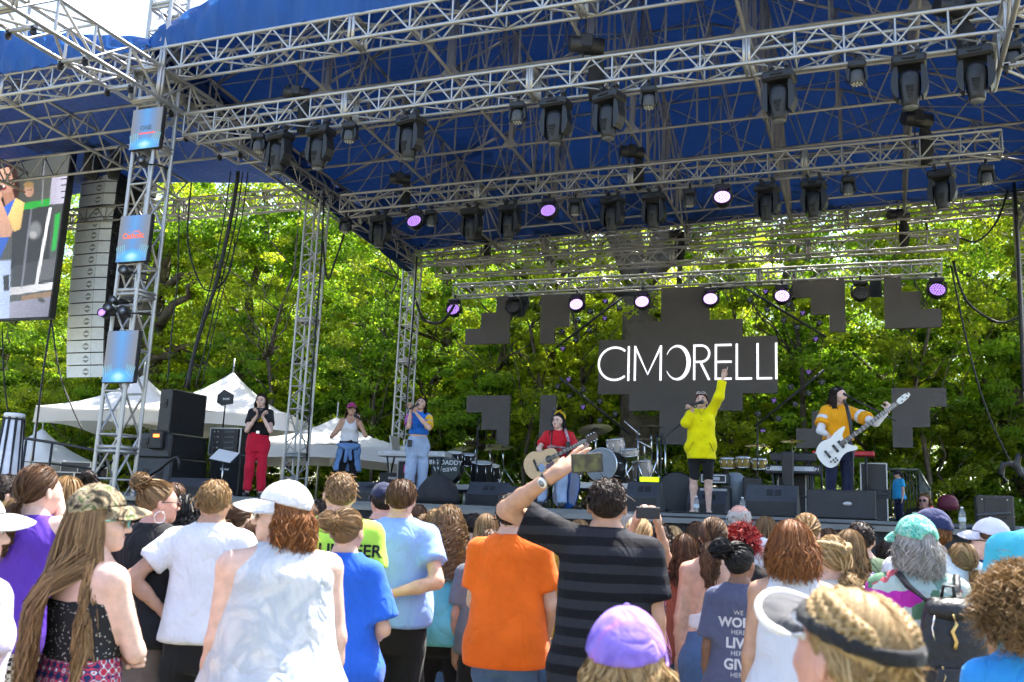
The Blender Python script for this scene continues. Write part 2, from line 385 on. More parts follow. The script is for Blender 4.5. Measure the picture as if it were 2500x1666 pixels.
# ---------------------------------------------------------------- trusses
UNIT = {}
def unit_cyl(m, n=6):
    k = (m.name, n)
    if k not in UNIT:
        mb = MB(); mb.cyl((0, 0, 0), (0, 0, 1), 1, 1, n); me = bpy.data.meshes.new('brace')
        me.from_pydata(mb.v, [], mb.f); me.polygons.foreach_set('use_smooth', mb.sm); me.materials.append(m); UNIT[k] = me
    return UNIT[k]
def rod(name, a, b, r, m, parent, n=6):
    """a bar sharing one mesh, placed by its own matrix"""
    I = wm(parent).inverted(); a, b = I@Vector(a), I@Vector(b); x, y, d = frame(b-a); L = (b-a).length
    M = Matrix(((x.x*r, y.x*r, d.x*L, a.x), (x.y*r, y.y*r, d.y*L, a.y), (x.z*r, y.z*r, d.z*L, a.z), (0, 0, 0, 1)))
    o = bpy.data.objects.new(name, unit_cyl(m, n)); COL.objects.link(o); o.parent = parent; o.matrix_basis = M
    WM[o] = wm(parent)@M
    return o
def box_truss(A, B, w, h, parent, m=M_ALU, step=.55, rc=.025, rb=.013, hint=(0, 0, 1), section=3.05, joined=False, style='V', gusset=True):
    """four chords, end frames and lacing between A and B (centre line)"""
    A, B = Vector(A), Vector(B); x, y, d = frame(B-A, hint); L = (B-A).length
    x = x*(w/2); y = y*(h/2)
    cor = [x+y, x-y, -x-y, -x+y]
    for c in cor: rod('chord', A+c, B+c, rc, m, parent, 8)
    n = max(2, round(L/step)); mbj = MB()
    def bar(p, q, r=rb):
        if joined: mbj.cyl(p, q, r, n=5)
        else: rod('brace', p, q, r, m, parent)
    for i in range(n+1):
        p = A+d*(L*i/n)
        for k in range(4):
            c0, c1 = cor[k], cor[(k+1) % 4]
            if i % 2 == 0 or k in (0, 2): bar(p+c0, p+c1)
            if i < n:
                q = A+d*(L*(i+1)/n)
                if k in (0, 2):
                    if style == 'V': mid = (p+q)/2; bar(p+c1, mid+c0); bar(mid+c0, q+c1)
                    else:
                        if i % 2: bar(p+c0, q+c1)
                        else: bar(p+c1, q+c0)
                elif i % 2: bar(p+c0, q+c1)
                else: bar(p+c1, q+c0)
    if joined: tag(mbj.build('bracing', m, parent), kind='stuff')
    if gusset:
        ns = max(1, round(L/section))
        for i in range(1, ns):
            p = A+d*(L*i/ns); mb = MB()
            for s in (-.03, .03):
                for c0, c1 in ((cor[0], cor[1]), (cor[2], cor[3]), (cor[1], cor[2]), (cor[3], cor[0])): mb.cyl(p+d*s+c0, p+d*s+c1, rb*1.7, n=6)
            mb.build('joint_frame', m, parent)
TZ = 7.15      # trim height: centre line of the hung trusses
T1 = thing('lighting_truss', 'front silver lighting truss carrying large moving heads above the stage lip', 'truss', (-4, 11.0, TZ))
box_truss((-9.6, 11.0, TZ), (1.45, 11.0, TZ+.03), .33, .34, T1, M_ALUB)
T2 = thing('lighting_truss', 'middle silver lighting truss with black moving heads and purple wash lights', 'truss', (-4, 14.8, TZ))
box_truss((-9.15, 14.8, TZ), (1.85, 14.8, TZ+.08), .33, .33, T2, M_ALU)
T3 = thing('lighting_truss', 'rear grey truss hung above the dark screen tiles', 'truss', (-4, 19.4, TZ))
box_truss((-9.35, 19.4, TZ-.02), (1.6, 19.4, TZ+.02), .31, .31, T3, M_ALU)
T4 = thing('lighting_truss', 'lower rear truss holding glowing purple lamps and the screen tiles', 'truss', (-4, 20.3, 6.85))
box_truss((-9.3, 20.3, 6.85), (1.35, 20.3, 6.85), .3, .28, T4, M_ALU, joined=True)
# side trusses along the stage depth (with casters)
def side_truss(X, y0, y1, z, label, m):
    t = thing('side_truss', label, 'truss', (X, y0, z)); box_truss((X, y0, z), (X, y1, z), .5, .48, t, m, step=.62, rc=.03, rb=.02, style='N')
    n = int((y1-y0)/.85)
    for i in range(n):
        y = y0+.4+i*.85
        for s in (-1, 1):
            MB().box((X, y, z-.27-.02*(s > 0)), (.5, .05, .04)).build('caster_bar', m, t) if s > 0 else None
        for s in (-1, 1):
            c = MB(); c.cyl((X+s*.21-.015, y, z-.36), (X+s*.21+.015, y, z-.36), .045, n=12); c.box((X+s*.21, y, z-.31), (.05, .05, .05)); c.build('caster', M_BLKM, t)
side_truss(-9.95, 5.2, 12.95, 7.63, 'bright silver truss with casters reaching out over the crowd beside the banner mast', M_ALUB)
side_truss(1.66, 6.2, 11.6, 6.9, 'silver truss with casters reaching out over the crowd at the right of the stage', M_ALUB)
# towers
def tower(X, Y, h, label, m, w=.33, z0=0., rot=0., fine=True, st_=(.42, .024, .012, 'V')):
    t = thing('truss_tower', label, 'tower', (X, Y, z0))
    a = (math.cos(rot), math.sin(rot), 0)
    box_truss((X, Y, z0), (X, Y, h), w, w, t, m, step=st_[0], rc=st_[1], rb=st_[2], hint=a, style=st_[3], joined=not fine, section=2.4)
    MB().box((X, Y, z0+.02), (w+.3, w+.3, .04)).build('base_plate', M_BLKM, t)
    return t
tower(-10, 10.7, 13.5, 'tall silver mast carrying blue banner screens and passing up through the blue roof', M_ALUB, .38, 0, 0, True, (.62, .03, .017, 'N'))
tower(-10, 15.2, 7.6, 'silver lattice tower between the white tent and singer in white tank top', M_ALUB, .31, 0)
tower(-10, 19.35, 7.5, 'silver lattice tower behind the singer in blue shirt and keyboards', M_ALUB, .31, 0)
tower(2.75, 19.3, 8.0, 'dark truss tower hung with black cables right of the stage', M_DIRTY, .31, 0)
tower(-18.6, 10.7, 8.2, 'truss tower supporting the far end of the speaker wing', M_ALU, .36, 0, 0, False)
tower(3.0, 10.7, 13.5, 'truss mast at the front right roof corner', M_ALU, .36, 0, 0, False)

# ---------------------------------------------------------------- roof
def tarp_mat(name, c0, c1, tr, fac):
    m = bpy.data.materials.new(name); m.use_nodes = True; t = m.node_tree; b = t.nodes['Principled BSDF']; out = t.nodes['Material Output']
    tc = t.nodes.new('ShaderNodeTexCoord'); n = t.nodes.new('ShaderNodeTexNoise'); n.inputs['Scale'].default_value = 1.3; n.inputs['Detail'].default_value = 6
    t.links.new(tc.outputs['Object'], n.inputs['Vector'])
    cr = t.nodes.new('ShaderNodeValToRGB'); cr.color_ramp.elements[0].color = (*c0, 1); cr.color_ramp.elements[1].color = (*c1, 1)
    cr.color_ramp.elements[0].position = .3; cr.color_ramp.elements[1].position = .7
    t.links.new(n.outputs['Fac'], cr.inputs[0]); t.links.new(cr.outputs[0], b.inputs['Base Color']); b.inputs['Roughness'].default_value = .5
    w = t.nodes.new('ShaderNodeTexNoise'); w.inputs['Scale'].default_value = 9; mp = t.nodes.new('ShaderNodeMapping'); mp.inputs['Scale'].default_value = (1, 1, .18)
    t.links.new(tc.outputs['Object'], mp.inputs[0]); t.links.new(mp.outputs[0], w.inputs['Vector'])
    bp = t.nodes.new('ShaderNodeBump'); bp.inputs['Strength'].default_value = .5; bp.inputs['Distance'].default_value = .06
    t.links.new(w.outputs['Fac'], bp.inputs['Height']); t.links.new(bp.outputs[0], b.inputs['Normal'])
    ts = t.nodes.new('ShaderNodeBsdfTranslucent'); ts.inputs[0].default_value = (*tr, 1); t.links.new(bp.outputs[0], ts.inputs['Normal'])
    ms = t.nodes.new('ShaderNodeMixShader'); ms.inputs[0].default_value = fac
    t.links.new(b.outputs[0], ms.inputs[1]); t.links.new(ts.outputs[0], ms.inputs[2]); t.links.new(ms.outputs[0], out.inputs[0])
    return m
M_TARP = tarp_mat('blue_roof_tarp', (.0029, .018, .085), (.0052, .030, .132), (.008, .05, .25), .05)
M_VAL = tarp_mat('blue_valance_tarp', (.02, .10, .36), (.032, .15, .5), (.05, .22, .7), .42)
XL, XR, YF, YB = -10.1, 2.9, 10.6, 19.6; XM = -3.6
def roof_z(x, y):
    e = 8.5-.9*(y-YF)/(YB-YF)+.026*(x-XL)*(y-YF)/(YB-YF)                                  # eave height falls to the back
    u = min((x-XL)/(XM-XL), (XR-x)/(XR-XM)); ridge = 2.7
    hb = min(1, (YB-y)/4.6)
    return e+ridge*max(0, min(u, hb))
rf = thing('stage_canopy', 'dark blue tarpaulin roof on a lattice of grey girders over the stage', 'canopy', (XM, 15, 7.5))
NX, NY = 79, 55; v = []; rg = np.random.default_rng(2)
for j in range(NY):
    for i in range(NX):
        x = XL+(XR-XL)*i/(NX-1); y = YF+(YB-YF)*j/(NY-1)
        sag = -.07*abs(math.sin((x-XL)*math.pi/2.6))*abs(math.sin((y-YF)*math.pi/2.25))
        v.append((x, y, roof_z(x, y)+.12+sag))
f = [(j*NX+i, j*NX+i+1, (j+1)*NX+i+1, (j+1)*NX+i) for j in range(NY-1) for i in range(NX-1)]
mb = MB(); mb.add(v, f, True); mb.build('membrane', M_TARP, rf)
# gable valance across the front, tied to the front girder, with wrinkles
def valance(x0, x1, zt, zb, y, name, n=220):
    v = []; K = 9
    for i in range(n+1):
        x = x0+(x1-x0)*i/n; a, b = zt(x), zb(x)
        for k in range(K+1):
            t = k/K; z = a+(b-a)*t
            wob = .03*math.sin(x*9+t*2)*math.sin(x*2.3)+.018*math.sin(x*23+t*3+math.sin(x*5))*t+.02*math.sin(x*14-6*t)
            v.append((x, y+wob-.05*math.sin(t*math.pi)+.1*(1-t), z+(.012*math.sin(x*40) if k == K else 0)))
    f = [(i*(K+1)+k, (i+1)*(K+1)+k, (i+1)*(K+1)+k+1, i*(K+1)+k+1) for i in range(n) for k in range(K)]
    mb = MB(); mb.add(v, f, True); return mb.build(name, M_VAL, rf)
valance(XL, XR, lambda x: roof_z(x, YF)+.13, lambda x: 8.27, 10.48, 'valance')
# side fascia closing the eaves
for X_ in (XL, XR):
    v = []; n = 60
    for i in range(n+1):
        y = YF+(YB-YF)*i/n; z = roof_z(X_, y)+.13
        for k in range(4): v.append((X_+.015*math.sin(y*7+k), y, z-.22*k))
    mb = MB(); mb.add(v, [(i*4+k, (i+1)*4+k, (i+1)*4+k+1, i*4+k+1) for i in range(n) for k in range(3)], True); mb.build('side_fascia', M_TARP, rf)
# girders
RB = M_DIRTY
def zlow(y, x=XL): return 8.05-(.55-.026*(x-XL))*(y-YF)/(YB-YF)
def girder(pts_low, pts_top, name, r=.024, rb=.014):
    mb = MB(); mb.cyl(pts_low[0], pts_low[-1], r, n=6)
    for i in range(len(pts_top)-1): mb.cyl(pts_top[i], pts_top[i+1], r, n=6)
    gd = mb.build(name, RB, rf)
    for i in range(len(pts_low)):
        if (Vector(pts_low[i])-Vector(pts_top[i])).length > .1: rod('post', pts_low[i], pts_top[i], rb*1.25, RB, gd)
        if i+1 < len(pts_low):
            a0, a1, b0, b1 = [Vector(q) for q in (pts_low[i], pts_low[i+1], pts_top[i], pts_top[i+1])]
            m0 = (a0+a1)/2
            for q in (b0, b1):
                if (q-m0).length > .2: rod('brace', q, m0, rb, RB, gd)
xs = np.linspace(XL+.1, XR-.1, 13); ys = np.linspace(YF+.1, YB-.1, 8)
for y in ys[1:]:
    girder([(x, y, zlow(y, x)) for x in xs], [(x, y, max(zlow(y, x)+.3, roof_z(x, y)-.02)) for x in xs], 'cross_girder')
ys2 = np.linspace(YF+.1, YB-.1, 9)
for x in xs[::2]:
    girder([(x, y, zlow(y, x)) for y in ys2], [(x, y, max(zlow(y, x)+.3, roof_z(x, y)-.04)) for y in ys2], 'rafter_girder', .028, .016)
# X bracing in the roof plane and tie rods
for i in range(0, 12, 2):
    for j in range(7):
        a = (xs[i], ys[j], roof_z(xs[i], ys[j])-.05); b = (xs[i+2], ys[j+1], roof_z(xs[i+2], ys[j+1])-.05)
        c = (xs[i+2], ys[j], roof_z(xs[i+2], ys[j])-.05); d = (xs[i], ys[j+1], roof_z(xs[i], ys[j+1])-.05)
        for p, q in ((a, b), (c, d)):
            p, q = Vector(p), Vector(q); m_ = (p+q)/2; m_.z = min(m_.z, roof_z(m_.x, m_.y)-.08)
            rod('tie_rod', p, m_, .011, RB, rf); rod('tie_rod', m_, q, .011, RB, rf)
for y in ys[1:-1]:
    for k in (1, 3, 5, 7, 9): pass
# heavy brown king posts with gussets where girders cross
for x in xs[::2][1:-1]:
    for y in ys[1:-1:2]:
        mb = MB(); z0 = zlow(y, x)-.05; z1 = roof_z(x, y)-.03
        mb.box((x, y, (z0+z1)/2), (.075, .075, z1-z0))
        mb.prism([(-.17, 0), (.17, 0), (.045, .16), (-.045, .16)], .02, Matrix.Translation((x, y-.07, z0)))
        mb.build('king_post', RB, rf)
# front box girder under the valance, running on over the speaker wing
fg = thing('front_girder', 'silver box girder running the whole roof front beneath the blue valance', 'truss', (-8, 10.65, 8.1))
box_truss((-19.5, 10.65, 8.02), (3.1, 10.65, 8.14), .36, .36, fg, M_ALUB, step=.62, rc=.026, rb=.016, style='V')
# wing roof at the left
wr = thing('wing_canopy', 'blue tarpaulin wing roof above the hanging speaker column', 'canopy', (-14.8, 13, 8))
v = []; n = 60; k2 = 24
for j in range(k2+1):
    for i in range(n+1):
        x = -19.6+9.55*i/n; y = 10.5+4.9*j/k2; u = min((x+19.6)/4.8, (-10.05-x)/4.8)
        v.append((x, y, 8.45-.55*j/k2+.9*max(0, u)*(1-.5*j/k2)-.06*abs(math.sin(i*.31))*abs(math.sin(j*.4))))
mb = MB(); mb.add(v, [(j*(n+1)+i, j*(n+1)+i+1, (j+1)*(n+1)+i+1, (j+1)*(n+1)+i) for j in range(k2) for i in range(n)], True); mb.build('membrane', M_TARP, wr)
_rf = rf; rf = wr
valance(-19.6, -10.05, lambda x: 8.47+.9*max(0, min((x+19.6)/4.8, (-10.05-x)/4.8)), lambda x: 8.22, 10.4, 'valance', 160)
rf = _rf
def wgird(A, B, h, name, n):
    A, B = Vector(A), Vector(B); mb = MB(); up = Vector((0, 0, h)); mb.cyl(A, B, .028, n=6); mb.cyl(A+up, B+up, .028, n=6); gd = mb.build(name, M_ALU, wr)
    for i in range(n):
        p, q = A.lerp(B, i/n), A.lerp(B, (i+1)/n); mm = (p+q)/2
        rod('brace', p+up, mm, .016, M_ALU, gd); rod('brace', mm, q+up, .016, M_ALU, gd)
        if i % 2 == 0: rod('post', p, p+up, .016, M_ALU, gd)
for y in (12.1, 13.6): wgird((-19.4, y, 7.85), (-10.2, y, 7.85), .45, 'cross_girder', 14)
for x in (-19.3, -16.3, -13.2): wgird((x, 10.8, 7.9), (x, 15.2, 7.7), .42, 'rafter_girder', 7)
bw = thing('rear_wing_truss', 'silver box truss joining the lattice tower to the speaker wing behind the mast', 'truss', (-14, 15.1, 7.5))
box_truss((-19.3, 15.1, 7.5), (-10.2, 15.1, 7.5), .32, .32, bw, M_ALU, joined=False)
# side eave trusses of the main roof
for X, lab in ((XL+.1, 'grey eave truss along the left side of the roof between two lattice towers'), (XR-.1, 'grey eave truss along the right side of the roof')):
    t = thing('eave_truss', lab, 'truss', (X, 15, 7.5)); box_truss((X, 10.9, 7.75), (X, 19.4, 7.42), .31, .31, t, M_ALU, joined=True)
t = thing('eave_truss', 'grey eave truss along the back edge of the blue roof', 'truss', (-3.6, 19.5, 7.5)); box_truss((XL+.1, 19.55, 7.5), (XR-.1, 19.55, 7.86), .31, .31, t, M_DIRTY)
# ---------------------------------------------------------------- text helper
def text_geo(txt, size, bold=0., align='CENTER'):
    cu = bpy.data.curves.new('tmp', 'FONT'); cu.body = txt; cu.size = size; cu.align_x = align; cu.offset = bold; cu.resolution_u = 3
    o = bpy.data.objects.new('tmp', cu); COL.objects.link(o); dg = bpy.context.evaluated_depsgraph_get()
    me = bpy.data.meshes.new_from_object(o.evaluated_get(dg)); bpy.data.objects.remove(o); bpy.data.curves.remove(cu)
    v = [x.co.copy() for x in me.vertices]; f = [tuple(p.vertices) for p in me.polygons]; bpy.data.meshes.remove(me)
    return v, f
def put_text(mb, txt, size, M, bold=0., align='CENTER'):
    v, f = text_geo(txt, size, bold, align); mb.add([M@Vector((p.x, 0, p.y)) for p in v], f); return mb
# ---------------------------------------------------------------- tents
M_TENT = mat('white_tent_vinyl', (.8, .8, .82), .45, 0, .06, 2, .25, 5)
_t = M_TENT.node_tree; _b = _t.nodes['Principled BSDF']; _ts = _t.nodes.new('ShaderNodeBsdfTranslucent'); _ts.inputs[0].default_value = (.62, .58, .5, 1)
_ms = _t.nodes.new('ShaderNodeMixShader'); _ms.inputs[0].default_value = .3
_t.links.new(_b.outputs[0], _ms.inputs[1]); _t.links.new(_ts.outputs[0], _ms.inputs[2]); _t.links.new(_ms.outputs[0], _t.nodes['Material Output'].inputs[0])
def tent(cx, cy, half, zg, ze, zp, label, rz=.35, hx=None):
    t = thing('peaked_tent', label, 'tent', (cx, cy, zg), rz); n = 24; v = []; hx = hx or half
    for j in range(n+1):
        for i in range(n+1):
            a, b = -1+2*i/n, -1+2*j/n; r = max(abs(a), abs(b)); q = 1-r
            z = ze-zg+(zp-ze)*(.42*q+.58*q**2.6)-.05*math.sin(math.pi*min(abs(a), abs(b))/max(r, .01))*r
            v.append((a*hx, b*half, z))
    f = [(j*(n+1)+i, j*(n+1)+i+1, (j+1)*(n+1)+i+1, (j+1)*(n+1)+i) for j in range(n) for i in range(n)]
    mb = MB(); mb.add(v, f, True); mb.build('canopy', M_TENT, t, world=False)
    mb = MB(); per = [(-1+2*i/12, -1) for i in range(12)]+[(1, -1+2*i/12) for i in range(12)]+[(1-2*i/12, 1) for i in range(12)]+[(-1, 1-2*i/12) for i in range(12)]
    v = []
    for k, (a, b) in enumerate(per):
        e = abs(math.sin(math.pi*(k % 12)/12)); zz = ze-zg-.05*e
        v += [(a*hx*1.003, b*half*1.003, zz+.01), (a*hx*1.012, b*half*1.012, zz-.42+.16*e)]
    N = len(per); mb.add(v, [(2*k, 2*((k+1) % N), 2*((k+1) % N)+1, 2*k+1) for k in range(N)], True); mb.build('valance', M_TENT, t, world=False)
    for a in (-1, 1):
        for b in (-1, 1): MB().cyl((a*hx*.98, b*half*.98, 0), (a*hx*.98, b*half*.98, ze-zg), .035).build('leg', M_ALUB, t, world=False)
    MB().cyl((0, 0, zp-zg-.3), (0, 0, zp-zg+.35), .02).build('finial', M_ALU, t, world=False)
p = at(330, 862, Y=20.4); tent(p.x, p.y, 1.85, gz(p.x, p.y), at(105, 948, Y=19.6).z-.02, p.z, 'white peaked tent behind the mast with banner screens')
p2 = at(536, 855, Y=20.1); tent(p2.x, p2.y, 2.0, gz(p2.x, p2.y), at(105, 948, Y=19.6).z-.1, p2.z, 'white peaked tent behind the singer in red trousers')
p3 = at(775, 958, Y=19.8); tent(p3.x, p3.y, 1.9, gz(p3.x, p3.y)+.0, 3.0, p3.z, 'lower white tent behind the singer in white tank top', .5)
p4 = at(98, 985, Y=21); tent(p4.x, p4.y, 1.5, gz(p4.x, p4.y), 2.55, p4.z, 'small white tent beyond the black stage handrail', .2)
# ---------------------------------------------------------------- stage lights
M_LENS = mat('lamp_lens', (.25, .27, .3), .1, .3, .05)
M_LEDOFF = mat('white_led_cells', (.75, .75, .72), .3, 0, .1)
M_HEAD = mat('fixture_shell', (.013, .014, .017), .42, 0, .15, 6, .04, 80)
M_PUR = [mat('purple_led', (.5, .35, .9), .3, 0, .02, emit=(.55, .33, 1.), estr=s) if False else None for s in (1,)]
def lamp_mat(n, col, s): return mat(n, (.3, .25, .4), .3, 0, .02, emit=col, estr=s)
M_L0 = mat('unlit_led', (.1, .1, .11), .25, 0, .05); M_L1 = lamp_mat('violet_led', (.42, .2, 1.), .55); M_L2 = lamp_mat('bright_violet_led', (.55, .31, 1.), 1.25)
def spot_proto(loc):
    t = thing('moving_head', 'x', 'stage light', loc, 0, 'large moving head lights on the trusses')
    b = MB(); b.box((0, 0, -.075), (.4, .3, .13), bev=.03); b.box((0, -.155, -.07), (.16, .03, .035), bev=.01); b.build('base', M_HEAD, t, False)
    c = MB()
    for s in (-1, 1): c.box((s*.1, 0, .03), (.05, .05, .1)); c.cyl((s*.1, -.06, .085), (s*.1, .06, .085), .03)
    c.build('clamp', M_BLKM, t, False)
    for s in (-1, 1):
        a = MB(); pr = [(.0, 0), (.04, 0), (.075, -.12), (.085, -.24), (.06, -.34), (.02, -.4), (0, -.4)]
        a.prism([(s*(x+.13), z-.14) for x, z in pr], .17, Matrix.Translation((0, -.085, 0))); a.build('yoke_arm', M_HEAD, t, False)
    h = thing('tmp', 'x', 'y'); bpy.data.objects.remove(h)
    q = MB(); q.lathe([(.02, -.2), (.10, -.2), (.125, -.26), (.13, -.36), (.115, -.5), (.095, -.6), (.092, -.655)], 18); hd = q.build('lamp_body', M_HEAD, t, False)
    q = MB()
    for i in range(7): q.box((0, -.128+.003*i, -.42-.022*i), (.1-.009*i, .02, .008))
    q.build('vent', M_BLACK, hd, False)
    MB().lathe([(.001, -.657), (.08, -.662), (.088, -.652)], 18).build('lens', M_LENS, hd, False)
    return t
def small_proto(loc):
    t = thing('beam_light', 'x', 'stage light', loc, 0, 'small beam lights on the trusses')
    MB().box((0, 0, -.05), (.2, .17, .09), bev=.02).build('base', M_HEAD, t, False)
    MB().cyl((0, 0, -.02), (0, 0, .09), .02).build('clamp', M_BLKM, t, False)
    for s in (-1, 1): MB().prism([(s*.075, -.09), (s*.105, -.09), (s*.12, -.2), (s*.1, -.25), (s*.085, -.25), (s*.09, -.2)], .09, Matrix.Translation((0, -.045, 0))).build('yoke_arm', M_HEAD, t, False)
    hd = MB().lathe([(.02, -.12), (.07, -.125), (.08, -.17), (.082, -.27), (.078, -.275)], 16).build('lamp_body', M_GRY, t, False)
    q = MB()
    for i in range(12):
        r = .052 if i < 8 else .022; a = i*math.pi/4 if i < 8 else i*math.pi/2; q.lathe([(.001, 0), (.012, -.004), (.012, .004)], 6, Matrix.Translation((r*math.cos(a), r*math.sin(a), -.277)))
    q.build('led_face', M_LEDOFF, hd, False)
    return t
def wash_proto(loc, led, tilt):
    t = thing('wash_light', 'x', 'stage light', loc, 0, 'round LED wash lights on the trusses')
    MB().box((0, 0, -.05), (.26, .2, .09), bev=.02).build('base', M_HEAD, t, False)
    MB().cyl((0, 0, -.02), (0, 0, .1), .025).build('clamp', M_BLKM, t, False)
    for s in (-1, 1): MB().prism([(s*.13, -.09), (s*.165, -.09), (s*.185, -.24), (s*.16, -.33), (s*.145, -.33), (s*.15, -.2)], .1, Matrix.Translation((0, -.05, 0))).build('yoke_arm', M_HEAD, t, False)
    R = Matrix.Translation((0, 0, -.28))@Matrix.Rotation(math.radians(90+tilt), 4, 'X')
    hd = MB().lathe([(.02, -.13), (.09, -.12), (.14, -.04), (.155, .06), (.155, .09), (.145, .09), (.14, .08)], 22, R).build('lamp_body', M_HEAD, t, False)
    q = MB()
    for ring, n in ((0, 1), (.042, 6), (.082, 12), (.12, 18)):
        for i in range(n):
            a = 2*math.pi*i/n; q.lathe([(.017, .078), (.0165, .086), (.001, .091)], 8, R@Matrix.Translation((ring*math.cos(a), ring*math.sin(a), 0)))
    q.build('led_face', led, hd, False)
    return t
sp = sm = None
def tr_z(Y, X): return {11.0: TZ-.17+.0, 14.8: TZ-.165, 19.4: TZ-.155, 20.3: 6.71}[Y]
spots = [(11.0, [(643, 330, 0), (737, 310, .1), (944, 285, 0), (1278, 237, .15), (1400, 225, -.1), (1790, 170, .1), (2088, 130, .2), (2240, 115, .1)]),
         (14.8, [(875, 512, .1), (1085, 488, 0), (1172, 480, .1), (1408, 463, 0), (1503, 450, .1), (1763, 430, 0), (1870, 415, .1), (2163, 388, 0)])]
for Y, L in spots:
    for (x, y, rz) in L:
        p = at(x, y, Y=Y-.12); lab = 'large black moving head light hanging from the front lighting truss' if Y == 11 else 'large black moving head light hanging from the middle lighting truss'
        loc = (p.x, Y-.12, tr_z(Y, p.x)-.13)
        if sp is None: sp = spot_proto(loc); sp['label'] = lab; o = sp
        else: o = copy_tree(sp, None, TRZ(loc, rz), lab)
        o.matrix_world = TRZ(loc, rz-.25, .93 if Y == 11 else .92)
for Y, L in ((11.0, [598, 804, 1188, 1490, 1972, 2335]), (14.8, [797, 993, 1322, 1585, 1950, 2270])):
    for x in L:
        p = at(x, 300 if Y == 11 else 470, Y=Y-.1); loc = (p.x, Y-.1, tr_z(Y, p.x)-.1)
        lab = 'small black beam light clamped under the front lighting truss' if Y == 11 else 'small black beam light clamped under the middle lighting truss'
        if sm is None: sm = small_proto(loc); sm['label'] = lab; o = sm
        else: o = copy_tree(sm, None, TRZ(loc, 0), lab)
        o.matrix_world = TRZ(loc, .1)
wpro = {}
WL = [(14.8, 954, 1), (14.8, 1260, 1), (14.8, 1660, 2), (20.3, 1047, 1), (20.3, 1182, 0), (20.3, 1327, 2), (20.3, 1477, 2), (20.3, 1633, 2), (20.3, 1797, 2), (20.3, 1977, 0), (20.3, 2152, 1)]
for Y, x, on in WL:
    yo = Y-.2; p = at(x, 520 if Y < 15 else 655, Y=yo); loc = (p.x, yo, tr_z(Y, p.x)-.1)
    lab = ('unlit round', 'softly glowing violet', 'brilliantly lit violet')[on]+' LED wash light under the '+('middle truss' if Y < 15 else 'lower rear truss')
    if on not in wpro: wpro[on] = wash_proto(loc, (M_L0, M_L1, M_L2)[on], -24); wpro[on]['label'] = lab; o = wpro[on]
    else: o = copy_tree(wpro[on], None, TRZ(loc, 0), lab)
    o.matrix_world = TRZ(loc, .1, 1.05 if Y > 15 else .9)
# ---------------------------------------------------------------- chain hoists
M_BAG = mat('black_hoist_bag', (.02, .02, .022), .8, 0, .2, 8, .3, 40)
hp = None
for (x, y, Y, ztop, s, lab) in ((680, 215, 11, 8.2, 1, 'black chain hoist with bag above the left end of the front lighting truss'), (1345, 105, 11, 8.3, 1.25, 'black chain hoist with bag above the middle of the front lighting truss'),
        (2190, 20, 11, 8.3, 1.2, 'black chain hoist with bag above the right end of the front lighting truss'), (918, 412, 14.8, 9., 1.05, 'black chain hoist above the left end of the middle lighting truss'),
        (1450, 350, 14.8, 9.3, 1.1, 'black chain hoist above the centre of the middle lighting truss'), (2105, 275, 14.8, 9., 1.2, 'black chain hoist above the right of the middle lighting truss'),
        (1110, 545, 19.4, 8, .9, 'black chain hoist at the left end of the rear truss'), (1555, 540, 19.4, 8, .9, 'black chain hoist at the centre of the rear truss'), (2062, 495, 19.4, 8, 1.1, 'black chain hoist at the right end of the rear truss')):
    p = at(x, y, Y=Y+.05)
    t = thing('chain_hoist', lab, 'hoist', p, .5)
    MB().cyl((-.17*s, 0, 0), (.19*s, 0, 0), .085*s, .095*s, 14).box((.0, 0, .02), (.14*s, .2*s, .16*s), bev=.02).build('motor', M_BLKM, t, False)
    MB().tube([(.12*s, .02, -.03), (.13*s, .02, -.2*s), (.13*s, .02, -.45*s), (.12*s, .02, -.6*s)], [.05*s, .085*s, .09*s, .06*s], 9).build('chain_bag', M_BAG, t, False)
    MB().cyl((0, 0, .08), (0, 0, max(.3, ztop-p.z)), .011, n=5).build('chain', M_BLKM, t, False)
    MB().cyl((-.03, 0, -.05), (-.03, 0, TZ+.12-p.z if p.z > TZ+.3 else -.3), .012, n=5).build('sling', M_BAG, t, False)
# ---------------------------------------------------------------- speaker column
M_PAG = mat('grey_speaker_grille', (.8, .86, .92), .6, 0., .06, 10, .4, 220)
ax, ay = at(205, 600, Y=15).x, 15.0
la = thing('line_array', 'tall grey curved column of stacked speaker boxes hung beside the video screen', 'speaker array', (ax, ay, 4.1))
N = 17; zt = at(205, 383, Y=14.7).z; H = .262; yv = 0.; ang = 0.; pos = Vector((ax, ay, zt))
def arc_logo(mb, M):
    for s in (1, -1):
        for k in range(3):
            w = .085-.022*k; z = s*(.02+.018*k); pts = [(-w+2*w*i/6, z+s*.012*(1-((i-3)/3.)**2)) for i in range(7)]
            for i in range(6):
                a, b = pts[i], pts[i+1]; mb.add([M@Vector((a[0], 0, a[1]-.004)), M@Vector((b[0], 0, b[1]-.004)), M@Vector((b[0], 0, b[1]+.006)), M@Vector((a[0], 0, a[1]+.006))], [(0, 1, 2, 3)])
